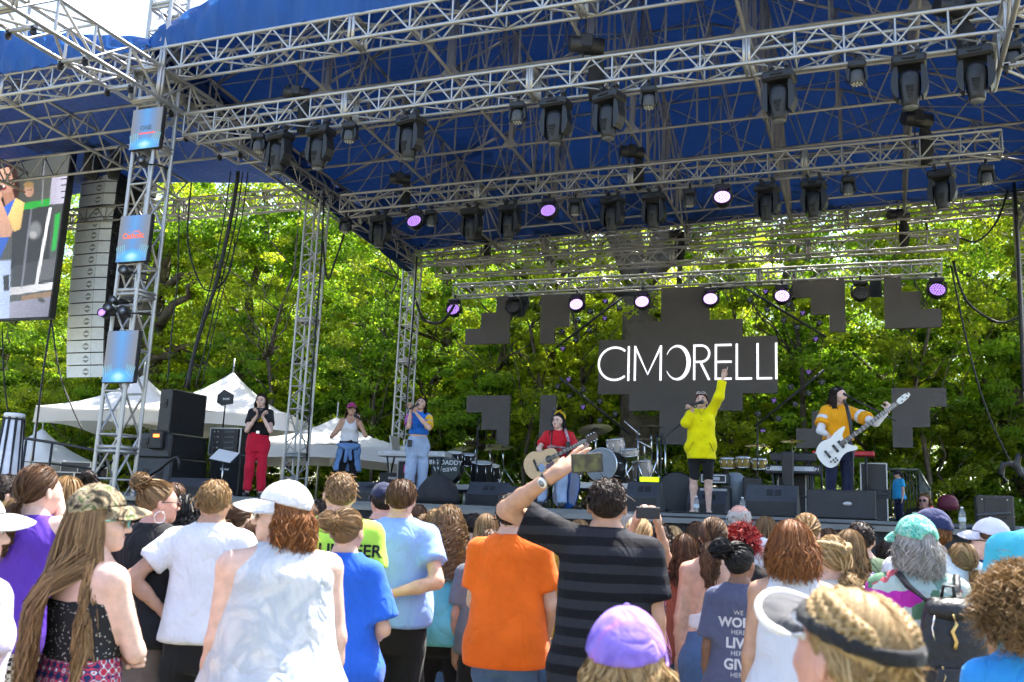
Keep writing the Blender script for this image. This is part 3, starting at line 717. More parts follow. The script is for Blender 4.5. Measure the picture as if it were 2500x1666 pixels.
for i in range(N):
    ang = math.radians(.4+(i/N)**2*11); Rm = Matrix.Rotation(ang, 4, 'X'); c = pos+Vector((0, 0, 0))
    M = Matrix.Translation(c)@Rm
    mb = MB(); mb.prism([(-.5, 0), (.5, 0), (.5, -H+.012), (-.5, -H+.012)], .46, M@Matrix.Translation((0, .02, 0))); cb = mb.build('cabinet', M_BLKM, la)
    mb = MB(); 
    mb.add([M@Vector(q) for q in ((-.5, 0, -.006), (.2, -.05, -.006), (.2, -.05, -H+.018), (-.5, 0, -H+.018))], [(0, 3, 2, 1)])
    mb.add([M@Vector(q) for q in ((.205, -.05, -.006), (.5, .03, -.006), (.5, .03, -H+.018), (.205, -.05, -H+.018))], [(0, 3, 2, 1)])
    mb.build('grille', M_PAG, cb)
    mb = MB(); arc_logo(mb, M@Matrix.Translation((.06, -.045, -H/2))@Matrix.Rotation(-.07, 4, 'Z')); mb.build('logo', M_BLACK, cb)
    mb = MB(); mb.box((0, 0, 0), (.03, .3, .1)); mb.v = [tuple(M@(Vector(q)+Vector((.52, .2, -H/2)))) for q in mb.v]; mb.build('rigging_plate', M_BLKM, cb)
    pos = pos+Rm@Vector((0, 0, -H))
MB().box((ax, ay+.25, zt+.1), (1.15, .6, .12)).box((ax-.1, ay+.25, zt+.25), (.12, .12, .3)).build('bumper', M_BLKM, la)
bb = thing('rigging_beam', 'black steel beam holding the speaker column', 'beam', (ax, ay, zt+.5))
MB().cyl((ax-1.2, ay+.25, zt+.42), (ax+2.6, ay-.6, zt+.42), .1, n=12).build('beam', M_BLKM, bb)
for (x, y, s, lab) in ((175, 235, 1.6, 'black hoist hanging beside the grey speaker column'), (222, 270, 1.8, 'black hoist directly above the grey speaker column'), (270, 300, 1.4, 'black hoist between speaker column and top banner screen')):
    p = at(x, y, Y=14.2); t = thing('chain_hoist', lab, 'hoist', p, -.4)
    MB().cyl((-.2*s, 0, 0), (.2*s, 0, 0), .1*s, .11*s, 14).build('motor', M_BLKM, t, False)
    MB().tube([(.05*s, 0, -.05), (.06*s, 0, -.3*s), (.06*s, 0, -.6*s), (.05*s, 0, -.75*s)], [.06*s, .1*s, .1*s, .07*s], 9).build('chain_bag', M_BAG, t, False)
    MB().cyl((0, 0, 0), (0, 0, 1.2), .012, n=5).build('chain', M_BLKM, t, False)
# second dark side column of the array (rear fill boxes) beside the mast
p = at(262, 640, Y=15.2); t = thing('speaker_column', 'black narrow speaker column behind the grey one', 'speaker array', (p.x, 15.4, 4.2))
for i in range(12): MB().box((p.x+.1, 15.55, zt-.25-i*.37), (.5, .45, .35), bev=.02).build('cabinet', M_BLACK, t)
# ---------------------------------------------------------------- video wall
def emis(name, col, s=1.):
    m = mat(name, (.02, .02, .02), .4, 0, .02, emit=col, estr=s)
    if name.startswith('video'):
        t = m.node_tree; b = t.nodes['Principled BSDF']; tc = t.nodes.new('ShaderNodeTexCoord'); n = t.nodes.new('ShaderNodeTexNoise'); n.inputs['Scale'].default_value = 4; n.inputs['Detail'].default_value = 6; t.links.new(tc.outputs['Object'], n.inputs['Vector'])
        r = t.nodes.new('ShaderNodeMapRange'); r.inputs[1].default_value = .3; r.inputs[2].default_value = .7; r.inputs[3].default_value = s*.55; r.inputs[4].default_value = s*1.35; t.links.new(n.outputs['Fac'], r.inputs[0]); t.links.new(r.outputs[0], b.inputs['Emission Strength'])
    return m
def band_mat():
    m = bpy.data.materials.new('blue_banner_picture'); m.use_nodes = True; t = m.node_tree; b = t.nodes['Principled BSDF']
    tc = t.nodes.new('ShaderNodeTexCoord'); sx = t.nodes.new('ShaderNodeSeparateXYZ'); t.links.new(tc.outputs['Generated'], sx.inputs[0])
    def math_(op, a, b_=None, c=None):
        n = t.nodes.new('ShaderNodeMath'); n.operation = op
        for i, q in enumerate((a, b_, c)):
            if q is None: continue
            if isinstance(q, (int, float)): n.inputs[i].default_value = q
            else: t.links.new(q, n.inputs[i])
        return n.outputs[0]
    X, Z = sx.outputs[0], sx.outputs[2]
    beam = math_('POWER', math_('SUBTRACT', 1, math_('MULTIPLY', math_('ABSOLUTE', math_('SUBTRACT', X, .5)), 2)), 1.4)
    pool = math_('MAXIMUM', 0, math_('SUBTRACT', 1, math_('SQRT', math_('ADD', math_('POWER', math_('MULTIPLY', math_('ABSOLUTE', math_('SUBTRACT', X, .5)), 1.9), 2), math_('POWER', math_('MULTIPLY', math_('ABSOLUTE', math_('SUBTRACT', Z, .12)), 6.), 2)))))
    v = math_('ADD', math_('MULTIPLY', beam, math_('ADD', .25, math_('MULTIPLY', Z, .15))), math_('ADD', math_('MULTIPLY', pool, .6), math_('MULTIPLY', math_('MAXIMUM', 0, math_('SUBTRACT', .3, Z)), .9)))
    cr = t.nodes.new('ShaderNodeValToRGB'); e = cr.color_ramp.elements; e[0].position = 0; e[0].color = (.16, .17, .20, 1); e[1].position = 1; e[1].color = (.42, .72, .92, 1)
    q = e.new(.28); q.color = (.08, .22, .50, 1); q = e.new(.6); q.color = (.06, .36, .66, 1)
    t.links.new(v, cr.inputs[0]); t.links.new(cr.outputs[0], b.inputs['Emission Color']); b.inputs['Emission Strength'].default_value = .4; m.cycles.emission_sampling = 'NONE'
    b.inputs['Base Color'].default_value = (.03, .03, .03, 1); b.inputs['Roughness'].default_value = .5
    return m
M_BAN = band_mat()
M_RAY = emis('cyan_ray', (.25, .8, .95), .28); M_ORG = emis('orange_letters', (.95, .16, .05), .35); M_RED = emis('red_letters', (.75, .08, .08), .5); M_DGR = emis('grey_letters', (.05, .07, .1), .4)
for (x0, x1, y0, y1, lab, txt) in ((290, 381, 243, 347, 'topmost blue lit banner screen on the mast, half behind the caster truss', 'ONE'), (257, 356, 490, 605, 'blue lit banner screen with orange word Catholic on the mast', 'Catholic'),
                                   (226, 327, 758, 880, 'lowest blue lit banner screen on the mast, without lettering', None)):
    Yb = 10.42; a, b = at(x0, y1, Y=Yb), at(x1, y0, Y=Yb); cx, w, h, z0 = (a.x+b.x)/2, .56, b.z-a.z, a.z
    t = thing('banner_screen', lab, 'screen', (cx, Yb, z0))
    MB().box((cx, Yb+.045, z0+h/2), (w, .08, h), bev=.008).build('cabinet', M_BLKM, t)
    mb = MB(); mb.add([(cx-w/2+.006, Yb, z0+.006), (cx+w/2-.006, Yb, z0+.006), (cx+w/2-.006, Yb, z0+h-.006), (cx-w/2+.006, Yb, z0+h-.006)], [(0, 1, 2, 3)])
    pic = mb.build('picture', M_BAN, t)
    mb = MB()
    for s in (-1, 1):
        for k in range(5):
            xb = cx+s*(.13+.028*k); zb = z0+.13+.0*k-.02*k; mb.add([(xb, Yb-.003, zb), (xb+.008, Yb-.003, zb), (xb+s*(.02+.006*k)+.008, Yb-.003, zb+.13+.012*k), (xb+s*(.02+.006*k), Yb-.003, zb+.13+.012*k)], [(0, 1, 2, 3)])
    mb.build('light_rays', M_RAY, pic)
    if txt == 'Catholic':
        mb = MB(); put_text(mb, 'Catholic', .115, TRZ((cx, Yb-.004, z0+h*.5)), .004); mb.build('lettering', M_ORG, pic)
        mb = MB(); put_text(mb, 'OHIO', .042, TRZ((cx+.05, Yb-.004, z0+h*.62)), .001); put_text(mb, 'NORTHEAST', .017, TRZ((cx-.06, Yb-.004, z0+h*.625)), .0); mb.build('small_lettering', M_ORG, pic)
    elif txt:
        mb = MB(); put_text(mb, txt, .1, TRZ((cx, Yb-.004, z0+h*.46)), .003); mb.build('lettering', M_DGR, pic)
        mb = MB(); mb.box((cx+.03, Yb-.003, z0+h*.38), (.3, .002, .022)); mb.build('red_line', M_RED, pic)
Yv = 14.0; r_t, r_b = at(167, 345, Y=Yv), at(111, 731, Y=Yv); XRv = (r_t.x+r_b.x)/2; zb, ztv = r_b.z, r_t.z
vw = thing('video_wall', 'large video screen showing a singer in blue shirt beside the speaker column', 'screen', (XRv-2.6, Yv, zb))
MB().box((XRv-2.6, Yv+.08, (zb+ztv)/2), (5.2, .14, ztv-zb)).build('cabinet', M_BLKM, vw)
# live picture: one sheet of small cells coloured like the camera feed (singer close up, backline behind)
def to_disp(X, Z, Y):
    p = np.stack([X-EYE[0], np.full_like(X, Y)-EYE[1], Z-EYE[2]], -1)@ROT; return (p[..., 0]/-p[..., 2]*FPX+1250)/PIX, (-p[..., 1]/-p[..., 2]*FPX+833)/PIX
NXv, NZv = 190, 128; Xg, Zg = np.meshgrid(np.linspace(XRv-5.18, XRv-.03, NXv+1), np.linspace(zb+.03, ztv-.03, NZv+1), indexing='ij'); Xc, Zc = (Xg[1:, 1:]+Xg[:-1, :-1])/2, (Zg[1:, 1:]+Zg[:-1, :-1])/2
xd, yd = to_disp(Xc, Zc, Yv); rv = np.random.default_rng(4)
img = np.zeros((*xd.shape, 3)); img[:] = (.055, .06, .06); img *= (.7+.5*np.sin(xd*.55)**8+.4*(yd-345)/400)[..., None]
def put(mask, col, shade=None):
    c = np.array(col)[None, None, :]*np.ones_like(img)
    if shade is not None: c = c*shade[..., None]
    m = np.clip(mask, 0, 1)[..., None]; img[:] = img*(1-m)+c*m
def el(cx, cy, rx, ry, rot=0., soft=.12):
    c, s_ = math.cos(rot), math.sin(rot); u = ((xd-cx)*c+(yd-cy)*s_)/rx; w = (-(xd-cx)*s_+(yd-cy)*c)/ry; return (1-np.sqrt(u*u+w*w))/soft+.5
def qd(pts, soft=1.5):
    d = np.full_like(xd, 1e9); n = len(pts); ar = sum(pts[k][0]*pts[(k+1) % n][1]-pts[(k+1) % n][0]*pts[k][1] for k in range(n)); sg = 1 if ar > 0 else -1
    for k in range(n):
        (ax_, ay_), (bx_, by_) = pts[k], pts[(k+1) % n]; L_ = math.hypot(bx_-ax_, by_-ay_)+1e-6; d = np.minimum(d, sg*((bx_-ax_)*(yd-ay_)-(by_-ay_)*(xd-ax_))/L_)
    return d/soft+.5
def gr(x0, y0, x1, y1, a, b):
    t = np.clip(((xd-x0)*(x1-x0)+(yd-y0)*(y1-y0))/((x1-x0)**2+(y1-y0)**2), 0, 1); return a+(b-a)*t
put(qd([(30, 360), (170, 348), (160, 470), (30, 480)]), (.07, .075, .07), gr(30, 0, 170, 0, .7, 1.3))
put(qd([(119, 407), (161, 396), (155, 466), (113, 472)]), (.42, .40, .5), gr(119, 0, 160, 0, .85, 1.15)); [put(qd([(140, 412+k*14), (153, 410+k*14), (153, 412+k*14), (140, 414+k*14)], .8), (.06, .06, .07)) for k in range(4)]
put(qd([(30, 486), (120, 470), (112, 600), (25, 620)]), (.025, .026, .03), gr(0, 480, 0, 610, 1.4, .8)); put(qd([(52, 468), (116, 456), (114, 472), (50, 484)]), (.02, .30, .04)); put(qd([(127, 492), (139, 489), (128, 575), (118, 577)]), (.02, .32, .05)); put(el(80, 530, 14, 20, .2, .5), (.16, .17, .18)); put(el(76, 540, 8, 8, 0, .6), (.3, .3, .3))
put(qd([(30, 612), (135, 590), (128, 655), (26, 668)]), (.04, .042, .048)); put(qd([(88, 600), (128, 592), (124, 640), (84, 648)]), (.09, .09, .1)); put(qd([(22, 662), (130, 648), (128, 664), (20, 680)]), (.5, .5, .52), gr(0, 0, 130, 0, .7, 1.1)); put(qd([(50, 680), (128, 668), (126, 682), (48, 696)]), (.2, .13, .08)); put(qd([(20, 695), (120, 682), (111, 733), (18, 742)]), (.2, .2, .26), gr(20, 690, 110, 735, 1.2, .7)); put(el(95, 690, 9, 5, .5, .6), (.05, .05, .05))
put(qd([(112, 478), (119, 477), (86, 662), (78, 663)]), (.6, .6, .62), gr(80, 0, 120, 0, .8, 1.2)); put(qd([(70, 480), (74, 479), (52, 660), (47, 661)]), (.14, .14, .17)); put(qd([(100, 372), (103, 371), (98, 470), (95, 470)]), (.2, .2, .22))
put(el(67, 438, 11, 15, 0, .2), (.42, .24, .17), gr(56, 0, 78, 0, 1.15, .75)); put(el(66, 425, 12, 7, -.1, .3), (.25, .16, .07)); put(el(63, 437, 2.4, 1.3, 0, .6), (.05, .03, .03)); put(el(71, 437, 2.4, 1.3, 0, .6), (.05, .03, .03)); put(el(66, 447, 4, 1.2, 0, .6), (.25, .1, .09))
put(el(16, 420, 28, 58, -.12, .12), (.03, .014, .012), gr(0, 370, 40, 470, 1.5, .7)); put(qd([(8, 440), (36, 425), (44, 480), (30, 500), (10, 490)]), (.05, .016, .016))
put(qd([(4, 440), (26, 430), (36, 462), (14, 478)]), (.36, .18, .12)); put(el(10, 411, 19, 34, -.18, .09), (.56, .32, .23), gr(-5, 400, 30, 425, 1.12, .72)); put(el(22, 424, 9, 14, 0, .9), (.46, .22, .16)); put(qd([(9, 397), (26, 402), (25, 405), (9, 400)], 1), (.05, .025, .02)); put(qd([(-12, 396), (1, 396), (1, 399), (-12, 400)], 1), (.05, .025, .02)); put(el(18, 408, 5, 1.8, .2, .6), (.06, .03, .03)); put(el(-4, 407, 5, 1.8, 0, .6), (.06, .03, .03)); put(el(6, 416, 3, 7, .2, .8), (.62, .38, .28)); put(el(7, 432, 7.5, 6, -.2, .25), (.16, .02, .025)); put(el(7, 428.6, 5.5, 2, -.2, .4), (.7, .66, .62))
put(qd([(-70, 540), (10, 475), (37, 455), (54, 468), (32, 520), (25, 605), (-70, 610)]), (.03, .10, .42), gr(-20, 480, 40, 600, 1.25, .7)); put(qd([(36, 455), (56, 466), (47, 526), (33, 533), (14, 508)]), (.66, .44, .16), gr(20, 470, 52, 520, 1.2, .8)); put(qd([(-22, 455), (-4, 444), (30, 528), (24, 545), (2, 547), (-22, 490)]), (.52, .29, .2), gr(-20, 470, 25, 540, 1.15, .75)); put(el(-6, 448, 12, 11, .5, .3), (.54, .3, .21)); put(qd([(-16, 446), (0, 424), (8, 428), (-8, 452)], 1), (.03, .03, .035))
put(qd([(-70, 604), (25, 598), (21, 742), (-70, 745)]), (.36, .44, .62), gr(-40, 0, 24, 0, 1.15, .8)); put(qd([(7, 634), (21, 632), (21, 668), (9, 669)]), (.025, .025, .03))
img *= (rv.normal(1, .07, img.shape[:2])*(.94+.06*(np.arange(NZv) % 2)[None, :]))[..., None]; img = np.clip(img, .004, 1)
Vv = np.stack([Xg, np.full_like(Xg, Yv), Zg], -1).reshape(-1, 3); ii = (np.arange(NXv)[:, None]*(NZv+1)+np.arange(NZv)[None, :]).ravel(); Qv = np.stack([ii, ii+NZv+1, ii+NZv+2, ii+1], 1)
Vv = Vv-np.array(wm(vw).translation); me = np_mesh('picture', Vv, Qv, False); ca = me.color_attributes.new('feed', 'FLOAT_COLOR', 'CORNER'); ca.data.foreach_set('color', np.repeat(np.concatenate([img.reshape(-1, 3), np.ones((NXv*NZv, 1))], 1), 4, axis=0).astype(np.float32).ravel())
mv = bpy.data.materials.new('video_feed'); mv.use_nodes = True; mv.cycles.emission_sampling = 'NONE'; tv = mv.node_tree; bv_ = tv.nodes['Principled BSDF']; av = tv.nodes.new('ShaderNodeAttribute'); av.attribute_name = 'feed'; tv.links.new(av.outputs['Color'], bv_.inputs['Emission Color']); bv_.inputs['Emission Strength'].default_value = .5; bv_.inputs['Base Color'].default_value = (.02, .02, .02, 1)
link_mesh('picture', me, vw, mv)
# spot lamps clamped on the mast
for (x, y, on, s, lab) in ((285, 622, 0, 1, 'small spot lamp clamped on the mast below the Catholic banner'), (250, 708, 0, 1, 'small spot lamp reaching left from the mast'), (236, 720, 1, .9, 'small violet lamp beside the mast'), (283, 715, 0, 1, 'small spot lamp low on the mast above the plain banner'), (325, 370, 0, .9, 'small lamp under the topmost banner'), (260, 690, 0, .8, 'tiny spot lamp beside the speaker column')):
    p = at(x, y, Y=10.3); t = thing('spot_lamp', lab, 'lamp', p)
    R = Matrix.Rotation(math.radians(80), 4, 'X')@Matrix.Rotation(.3, 4, 'Y')
    MB().lathe([(.02, -.16*s), (.05*s, -.15*s), (.06*s, -.02), (.07*s, .05*s), (.066*s, .05*s), (.06*s, .03*s)], 14, R).build('lamp_body', M_BLKM, t, False)
    MB().lathe([(.058*s, .032*s), (.001, .034*s)], 14, R).build('lens', M_L1 if on else M_LENS, t, False)
    MB().tube([(0, .14, 0), (.1, .25, .02), (.12, .42, .03)], .014, 6).build('bracket', M_BLKM, t, False)
# ---------------------------------------------------------------- LED tiles behind the band
def tile_mat():
    m = mat('led_tile', (.10, .092, .09), .55, 0, .08, 3)
    t = m.node_tree; b = t.nodes['Principled BSDF']; w = t.nodes.new('ShaderNodeTexWave'); w.inputs['Scale'].default_value = 28; w.bands_direction = 'Z'
    tc = t.nodes.new('ShaderNodeTexCoord'); t.links.new(tc.outputs['Object'], w.inputs['Vector']); bp = t.nodes.new('ShaderNodeBump'); bp.inputs['Strength'].default_value = .25; bp.inputs['Distance'].default_value = .01
    t.links.new(w.outputs['Fac'], bp.inputs['Height']); t.links.new(bp.outputs[0], b.inputs['Normal']); return m
M_TILE = tile_mat(); YL = 20.3
def led_group(rects, label, unit=.345):
    xc = sum(r[0]+r[1] for r in rects)/2/len(rects); yc = sum(r[2]+r[3] for r in rects)/2/len(rects)
    a = [(at(r[0], yc, Y=YL).x, at(r[1], yc, Y=YL).x, at(xc, r[3], Y=YL).z, at(xc, r[2], Y=YL).z) for r in rects]
    t = thing('led_panel', label, 'screen', ((a[0][0]+a[0][1])/2, YL, min(q[2] for q in a)))
    for x0, x1, z0, z1 in a:
        nx_, nz_ = max(1, round((x1-x0)/unit)), max(1, round((z1-z0)/unit))
        for i in range(nx_):
            for j in range(nz_):
                w, h = (x1-x0)/nx_, (z1-z0)/nz_
                MB().box((x0+(i+.5)*w, YL+.04, z0+(j+.5)*h), (w-.0006, .07, h-.0006)).build('tile', M_TILE, t)
    return t
led_group([(1139, 1170, 682, 718), (1105, 1170, 718, 754), (1071, 1170, 754, 790)], 'dark stepped LED panel hung at the left end above the drum kits')
led_group([(1242, 1342, 677, 714), (1242, 1308, 714, 752), (1242, 1275, 752, 789)], 'dark stepped LED panel under a lit lamp, left of the lettered screen')
led_group([(1822, 1942, 640, 681), (1863, 1942, 681, 722), (1905, 1942, 722, 763)], 'dark stepped LED panel hung right of the lettered screen')
led_group([(2032, 2072, 631, 671), (2032, 2116, 671, 712), (2032, 2162, 712, 754)], 'dark stepped LED panel hung at the right end under a violet lamp')
led_group([(1070, 1170, 909, 948), (1106, 1170, 948, 988), (1143, 1170, 988, 1026)], 'lower stepped LED panel behind the lettered drum kit')
led_group([(1240, 1276, 908, 1010)], 'narrow dark LED panel behind the guitarist with yellow headband')
led_group([(2050, 2177, 892, 935), (2050, 2137, 935, 982), (2050, 2096, 982, 1029)], 'lower stepped LED panel beyond the bass headstock')
led_group([(1829, 1905, 985, 1030), (1866, 1905, 945, 985)], 'low dark LED panel half hidden by the bass player')
cs = led_group([(1517, 1629, 660, 737), (1447, 1706, 737, 777), (1375, 1786, 777, 905), (1447, 1706, 905, 944), (1517, 1629, 944, 1022)], 'large dark stepped centre screen lettered CIMORELLI in white', .354)
# lettering: thin strokes
M_LET = emis('white_led_letters', (.9, .9, .97), .5)
def stroke(mb, pts, w, closed=False, taper=None):
    pts = [Vector((p[0], 0, p[1])) for p in pts]; n = len(pts); v = []
    for i, p in enumerate(pts):
        d = (pts[min(i+1, n-1)]-pts[max(i-1, 0)]).normalized(); nr = Vector((-d.z, 0, d.x)); ww = w*(taper(i/(n-1)) if taper else 1)
        v += [p+nr*ww/2, p-nr*ww/2]
    mb.add(v, [(2*i, 2*i+1, 2*i+3, 2*i+2) for i in range(n-1)])
lb, lt_ = at(1400, 876, Y=YL-.012), at(1400, 797, Y=YL-.012); Hh = lt_.z-lb.z
x0w, x1w = at(1376, 830, Y=YL).x, at(1786, 830, Y=YL).x; ux = (x1w-x0w)/412.
def LX(x): return x0w+(x-1376)*ux
def letter(kind, xa, xb):
    mb = MB(); W = xb-xa; S = .055*Hh/.75; S = .046; hw = W/2
    def arc(cx, cz, rx, rz, a0, a1, n=24, tp=None): stroke(mb, [(cx+rx*math.cos(math.radians(a0+(a1-a0)*i/n)), cz+rz*math.sin(math.radians(a0+(a1-a0)*i/n))) for i in range(n+1)], S, taper=tp)
    s2 = S/2
    if kind == 'C': arc(xa+Hh/2, Hh/2, Hh/2-s2, Hh/2-s2, 50, 310)
    if kind == 'I': stroke(mb, [(xa+hw, 0), (xa+hw, Hh)], S)
    if kind == 'M':
        for x in (xa+s2, xb-s2): stroke(mb, [(x, 0), (x, Hh)], S)
        stroke(mb, [(xa+s2, Hh-.02), (xa+hw, .18*Hh), (xb-s2, Hh-.02)], S)
    if kind == 'O': arc(xa+hw, Hh/2, hw-s2, Hh/2-s2, 150, -150, 36, lambda t: .25+1.7*math.sin(math.pi*t)**1.5)
    if kind == 'R':
        stroke(mb, [(xa+s2, 0), (xa+s2, Hh)], S); r = Hh*.26
        stroke(mb, [(xa, Hh-s2), (xb-r, Hh-s2)]+[(xb-r+(r-s2)*math.cos(math.radians(a)), Hh-r+(r-s2)*math.sin(math.radians(a))) for a in range(75, -91, -15)]+[(xa, Hh-2*r+s2)], S)
        stroke(mb, [(xa+hw*.9, Hh-2*r), (xb-.02, 0)], S)
    if kind in 'EL':
        stroke(mb, [(xa+s2, 0), (xa+s2, Hh)], S); stroke(mb, [(xa, s2), (xb, s2)], S)
        if kind == 'E': stroke(mb, [(xa, Hh-s2), (xb, Hh-s2)], S); stroke(mb, [(xa, Hh/2), (xb, Hh/2)], S)
    mb.v = [(p[0], YL-.012, lb.z+p[2]) for p in mb.v]; mb.build('letter', M_LET, cs)
for k, a, b in (('C', 1374, 1436), ('I', 1445, 1453), ('M', 1462, 1528), ('O', 1534, 1593), ('R', 1601, 1640), ('E', 1650, 1688), ('L', 1697, 1733), ('L', 1743, 1777), ('I', 1782, 1790)): letter(k, LX(a), LX(b))
# ---------------------------------------------------------------- diagonal battens with little LED pucks
M_LV = emis('dim_violet_led', (.42, .24, 1.), .12)
def batten(p0, p1, pucks, lab):
    Yk = 21.2; a, b = at(*p0, Y=Yk), at(*p1, Y=Yk); t = thing('light_batten', lab, 'light batten', (a+b)/2)
    MB().cyl(a, b, .03, n=7).build('pipe', M_BLKM, t)
    for k, (x, y) in enumerate(pucks):
        c = at(x, y, Y=Yk-.05); mb = MB(); R = Matrix.Translation(c)@Matrix.Rotation(math.radians(90), 4, 'X')
        mb.lathe([(.02, -.08), (.055, -.07), (.068, .02), (.06, .03)], 12, R); q = (c-a).dot((b-a).normalized()); mb.cyl(c, a+(b-a).normalized()*q, .012, n=5); lp = mb.build('lamp', M_BLKM, t)
        mb = MB()
        for j in range(3): mb.lathe([(.023, .03), (.001, .04)], 8, R@Matrix.Translation((.027*math.cos(j*2.1+.5), .027*math.sin(j*2.1+.5), 0)))
        mb.build('lens', (M_LV, M_LENS, M_LENS, M_LENS)[k % 4], lp)
def r5(L): return [((830+x/2.8)*.9412, (500+y/2.8)*.9412) for x, y in L]
def r6(L): return [((1660+x/2.8)*.9412, (500+y/2.8)*.9412) for x, y in L]
batten(r5([(1990, 590)])[0], r5([(1480, 975)])[0], r5([(1815, 660), (1710, 733), (1912, 710), (1628, 793), (1812, 778), (1520, 868), (1703, 862), (1612, 928), (1525, 985)]), 'black batten of small lamps slanting up to the screen from the narrow LED panel')
batten(r5([(1500, 1180)])[0], r5([(1990, 1575)])[0], r5([(1565, 1195), (1490, 1243), (1663, 1263), (1570, 1310), (1663, 1385), (1778, 1347), (1778, 1475), (1883, 1432)]), 'black batten of small lamps slanting down towards the silver drum kit')
batten(r6([(430, 560)])[0], r6([(1000, 905)])[0], r6([(585, 595), (478, 652), (597, 718), (743, 685), (840, 742), (710, 790), (955, 810), (800, 843), (930, 920)]), 'black batten of small lamps slanting down from the truss right of the lettered screen')
batten(r6([(985, 1130)])[0], r6([(430, 1585)])[0], r6([(880, 1145), (972, 1215), (757, 1247), (880, 1290), (643, 1340), (790, 1367), (535, 1432), (675, 1465), (567, 1550)]), 'black batten of small lamps between singer in yellow and bass player')
# black drapes and cables
def cable(pts, r, lab, Y=None, n=16):
    P = [at(*p[:2], Y=(p[2] if len(p) > 2 else Y)) for p in pts]
    out = []
    for i in range(len(P)-1):
        for k in range(n//(len(P)-1)+1):
            t = k/(n//(len(P)-1)+1); p0, p1, p2, p3_ = P[max(i-1, 0)], P[i], P[i+1], P[min(i+2, len(P)-1)]
            out.append(.5*((2*p1)+(p2-p0)*t+(2*p0-5*p1+4*p2-p3_)*t*t+(3*p1-p0-3*p2+p3_)*t**3))
    out.append(P[-1]); mb = MB(); mb.tube(out, r, 5); o = mb.build('cable', M_CABLE); tag(o, lab, 'cable', 'cables hanging from the rig'); return o
cable([(548, 395), (535, 480), (500, 640), (455, 780), (430, 893)], .035, 'thick black cable bundle dropping from the caster truss to the speaker stack', 12.8)
for dx, r_ in ((-18, .012), (10, .012), (22, .01)): cable([(548+dx, 395), (530+dx, 520), (490+dx*.8, 690), (440+dx, 893)], r_, 'thin black cable falling beside the thick cable bundle', 12.9)
cable([(440, 420), (432, 560), (470, 665), (520, 640), (540, 560)], .015, 'black cable looping low in front of the trees near the thick bundle', 12.9)
cable([(412, 480), (408, 640), (395, 760), (385, 880)], .012, 'thin black cable hanging straight down past the tents', 12.5)
cable([(745, 440), (738, 600), (722, 800), (705, 1060)], .018, 'black cable running down the lattice tower beside the white tent', 14.9)
cable([(742, 555), (752, 640), (770, 600), (790, 540)], .02, 'black cable drooping from the tower beside the white tent', 14.9)
cable([(958, 590), (950, 720), (938, 860), (928, 1010)], .018, 'black cable running down the tower behind the singer in blue', 19.1)
cable([(952, 680), (975, 735), (1015, 740), (1045, 700)], .035, 'thick black cable drooping between tower and violet lamp', 19.4)
cable([(2330, 420), (2338, 560), (2346, 760), (2352, 900)], .03, 'thick black cable bundle hanging down the dark right tower', 19.0)
cable([(2190, 600), (2220, 690), (2290, 740), (2340, 730)], .025, 'black cable drooping from the rear truss to the right tower', 19.3)
cable([(2185, 610), (2225, 800), (2270, 950), (2330, 1080)], .018, 'thin black cable slanting down to the right from the rear truss', 19.5)
cable([(2200, 545), (2245, 555), (2290, 510), (2315, 440)], .02, 'black cable looping up from the rear truss to the right eave', 19.3)
cable([(5, 760), (12, 900), (40, 1080)], .015, 'black guy cable under the video screen', 13.9)
cable([(118, 735), (100, 850), (75, 1060)], .02, 'dark guy cable below the corner of the video screen', 13.5)
cable([(118, 735), (140, 870), (190, 990)], .016, 'dark stay running from the video screen towards the tents', 13.5)
def drape(pts, lab):
    q = [at(x, y, Y=20.55) for x, y in pts]; mb = MB(); n = len(q)
    mb.add([(p.x, 20.53+.05*math.sin(i*2), p.z) for i, p in enumerate(q)]+[(p.x, 20.56+.05*math.sin(i*2), p.z) for i, p in enumerate(q)], [tuple(range(n)), tuple(range(2*n-1, n-1, -1))]+[((i+1) % n, i, n+i, n+(i+1) % n) for i in range(n)])
    tag(mb.build('black_drape', M_SKIRT), lab, 'drape')
drape([(1176, 672), (1212, 670), (1218, 700), (1205, 727), (1188, 730), (1178, 700)], 'black cloth bunched beneath the lower rear truss by the left panels')
drape([(1395, 668), (1520, 655), (1500, 672), (1460, 682), (1420, 682)], 'black cloth sagging from the lower rear truss left of the centre screen')
drape([(1640, 655), (1720, 648), (1690, 664), (1650, 668)], 'black cloth sagging from the lower rear truss right of the centre screen')
drape([(1998, 630), (2025, 628), (2026, 684), (2000, 684)], 'black cloth square hanging beside the right end LED panel')
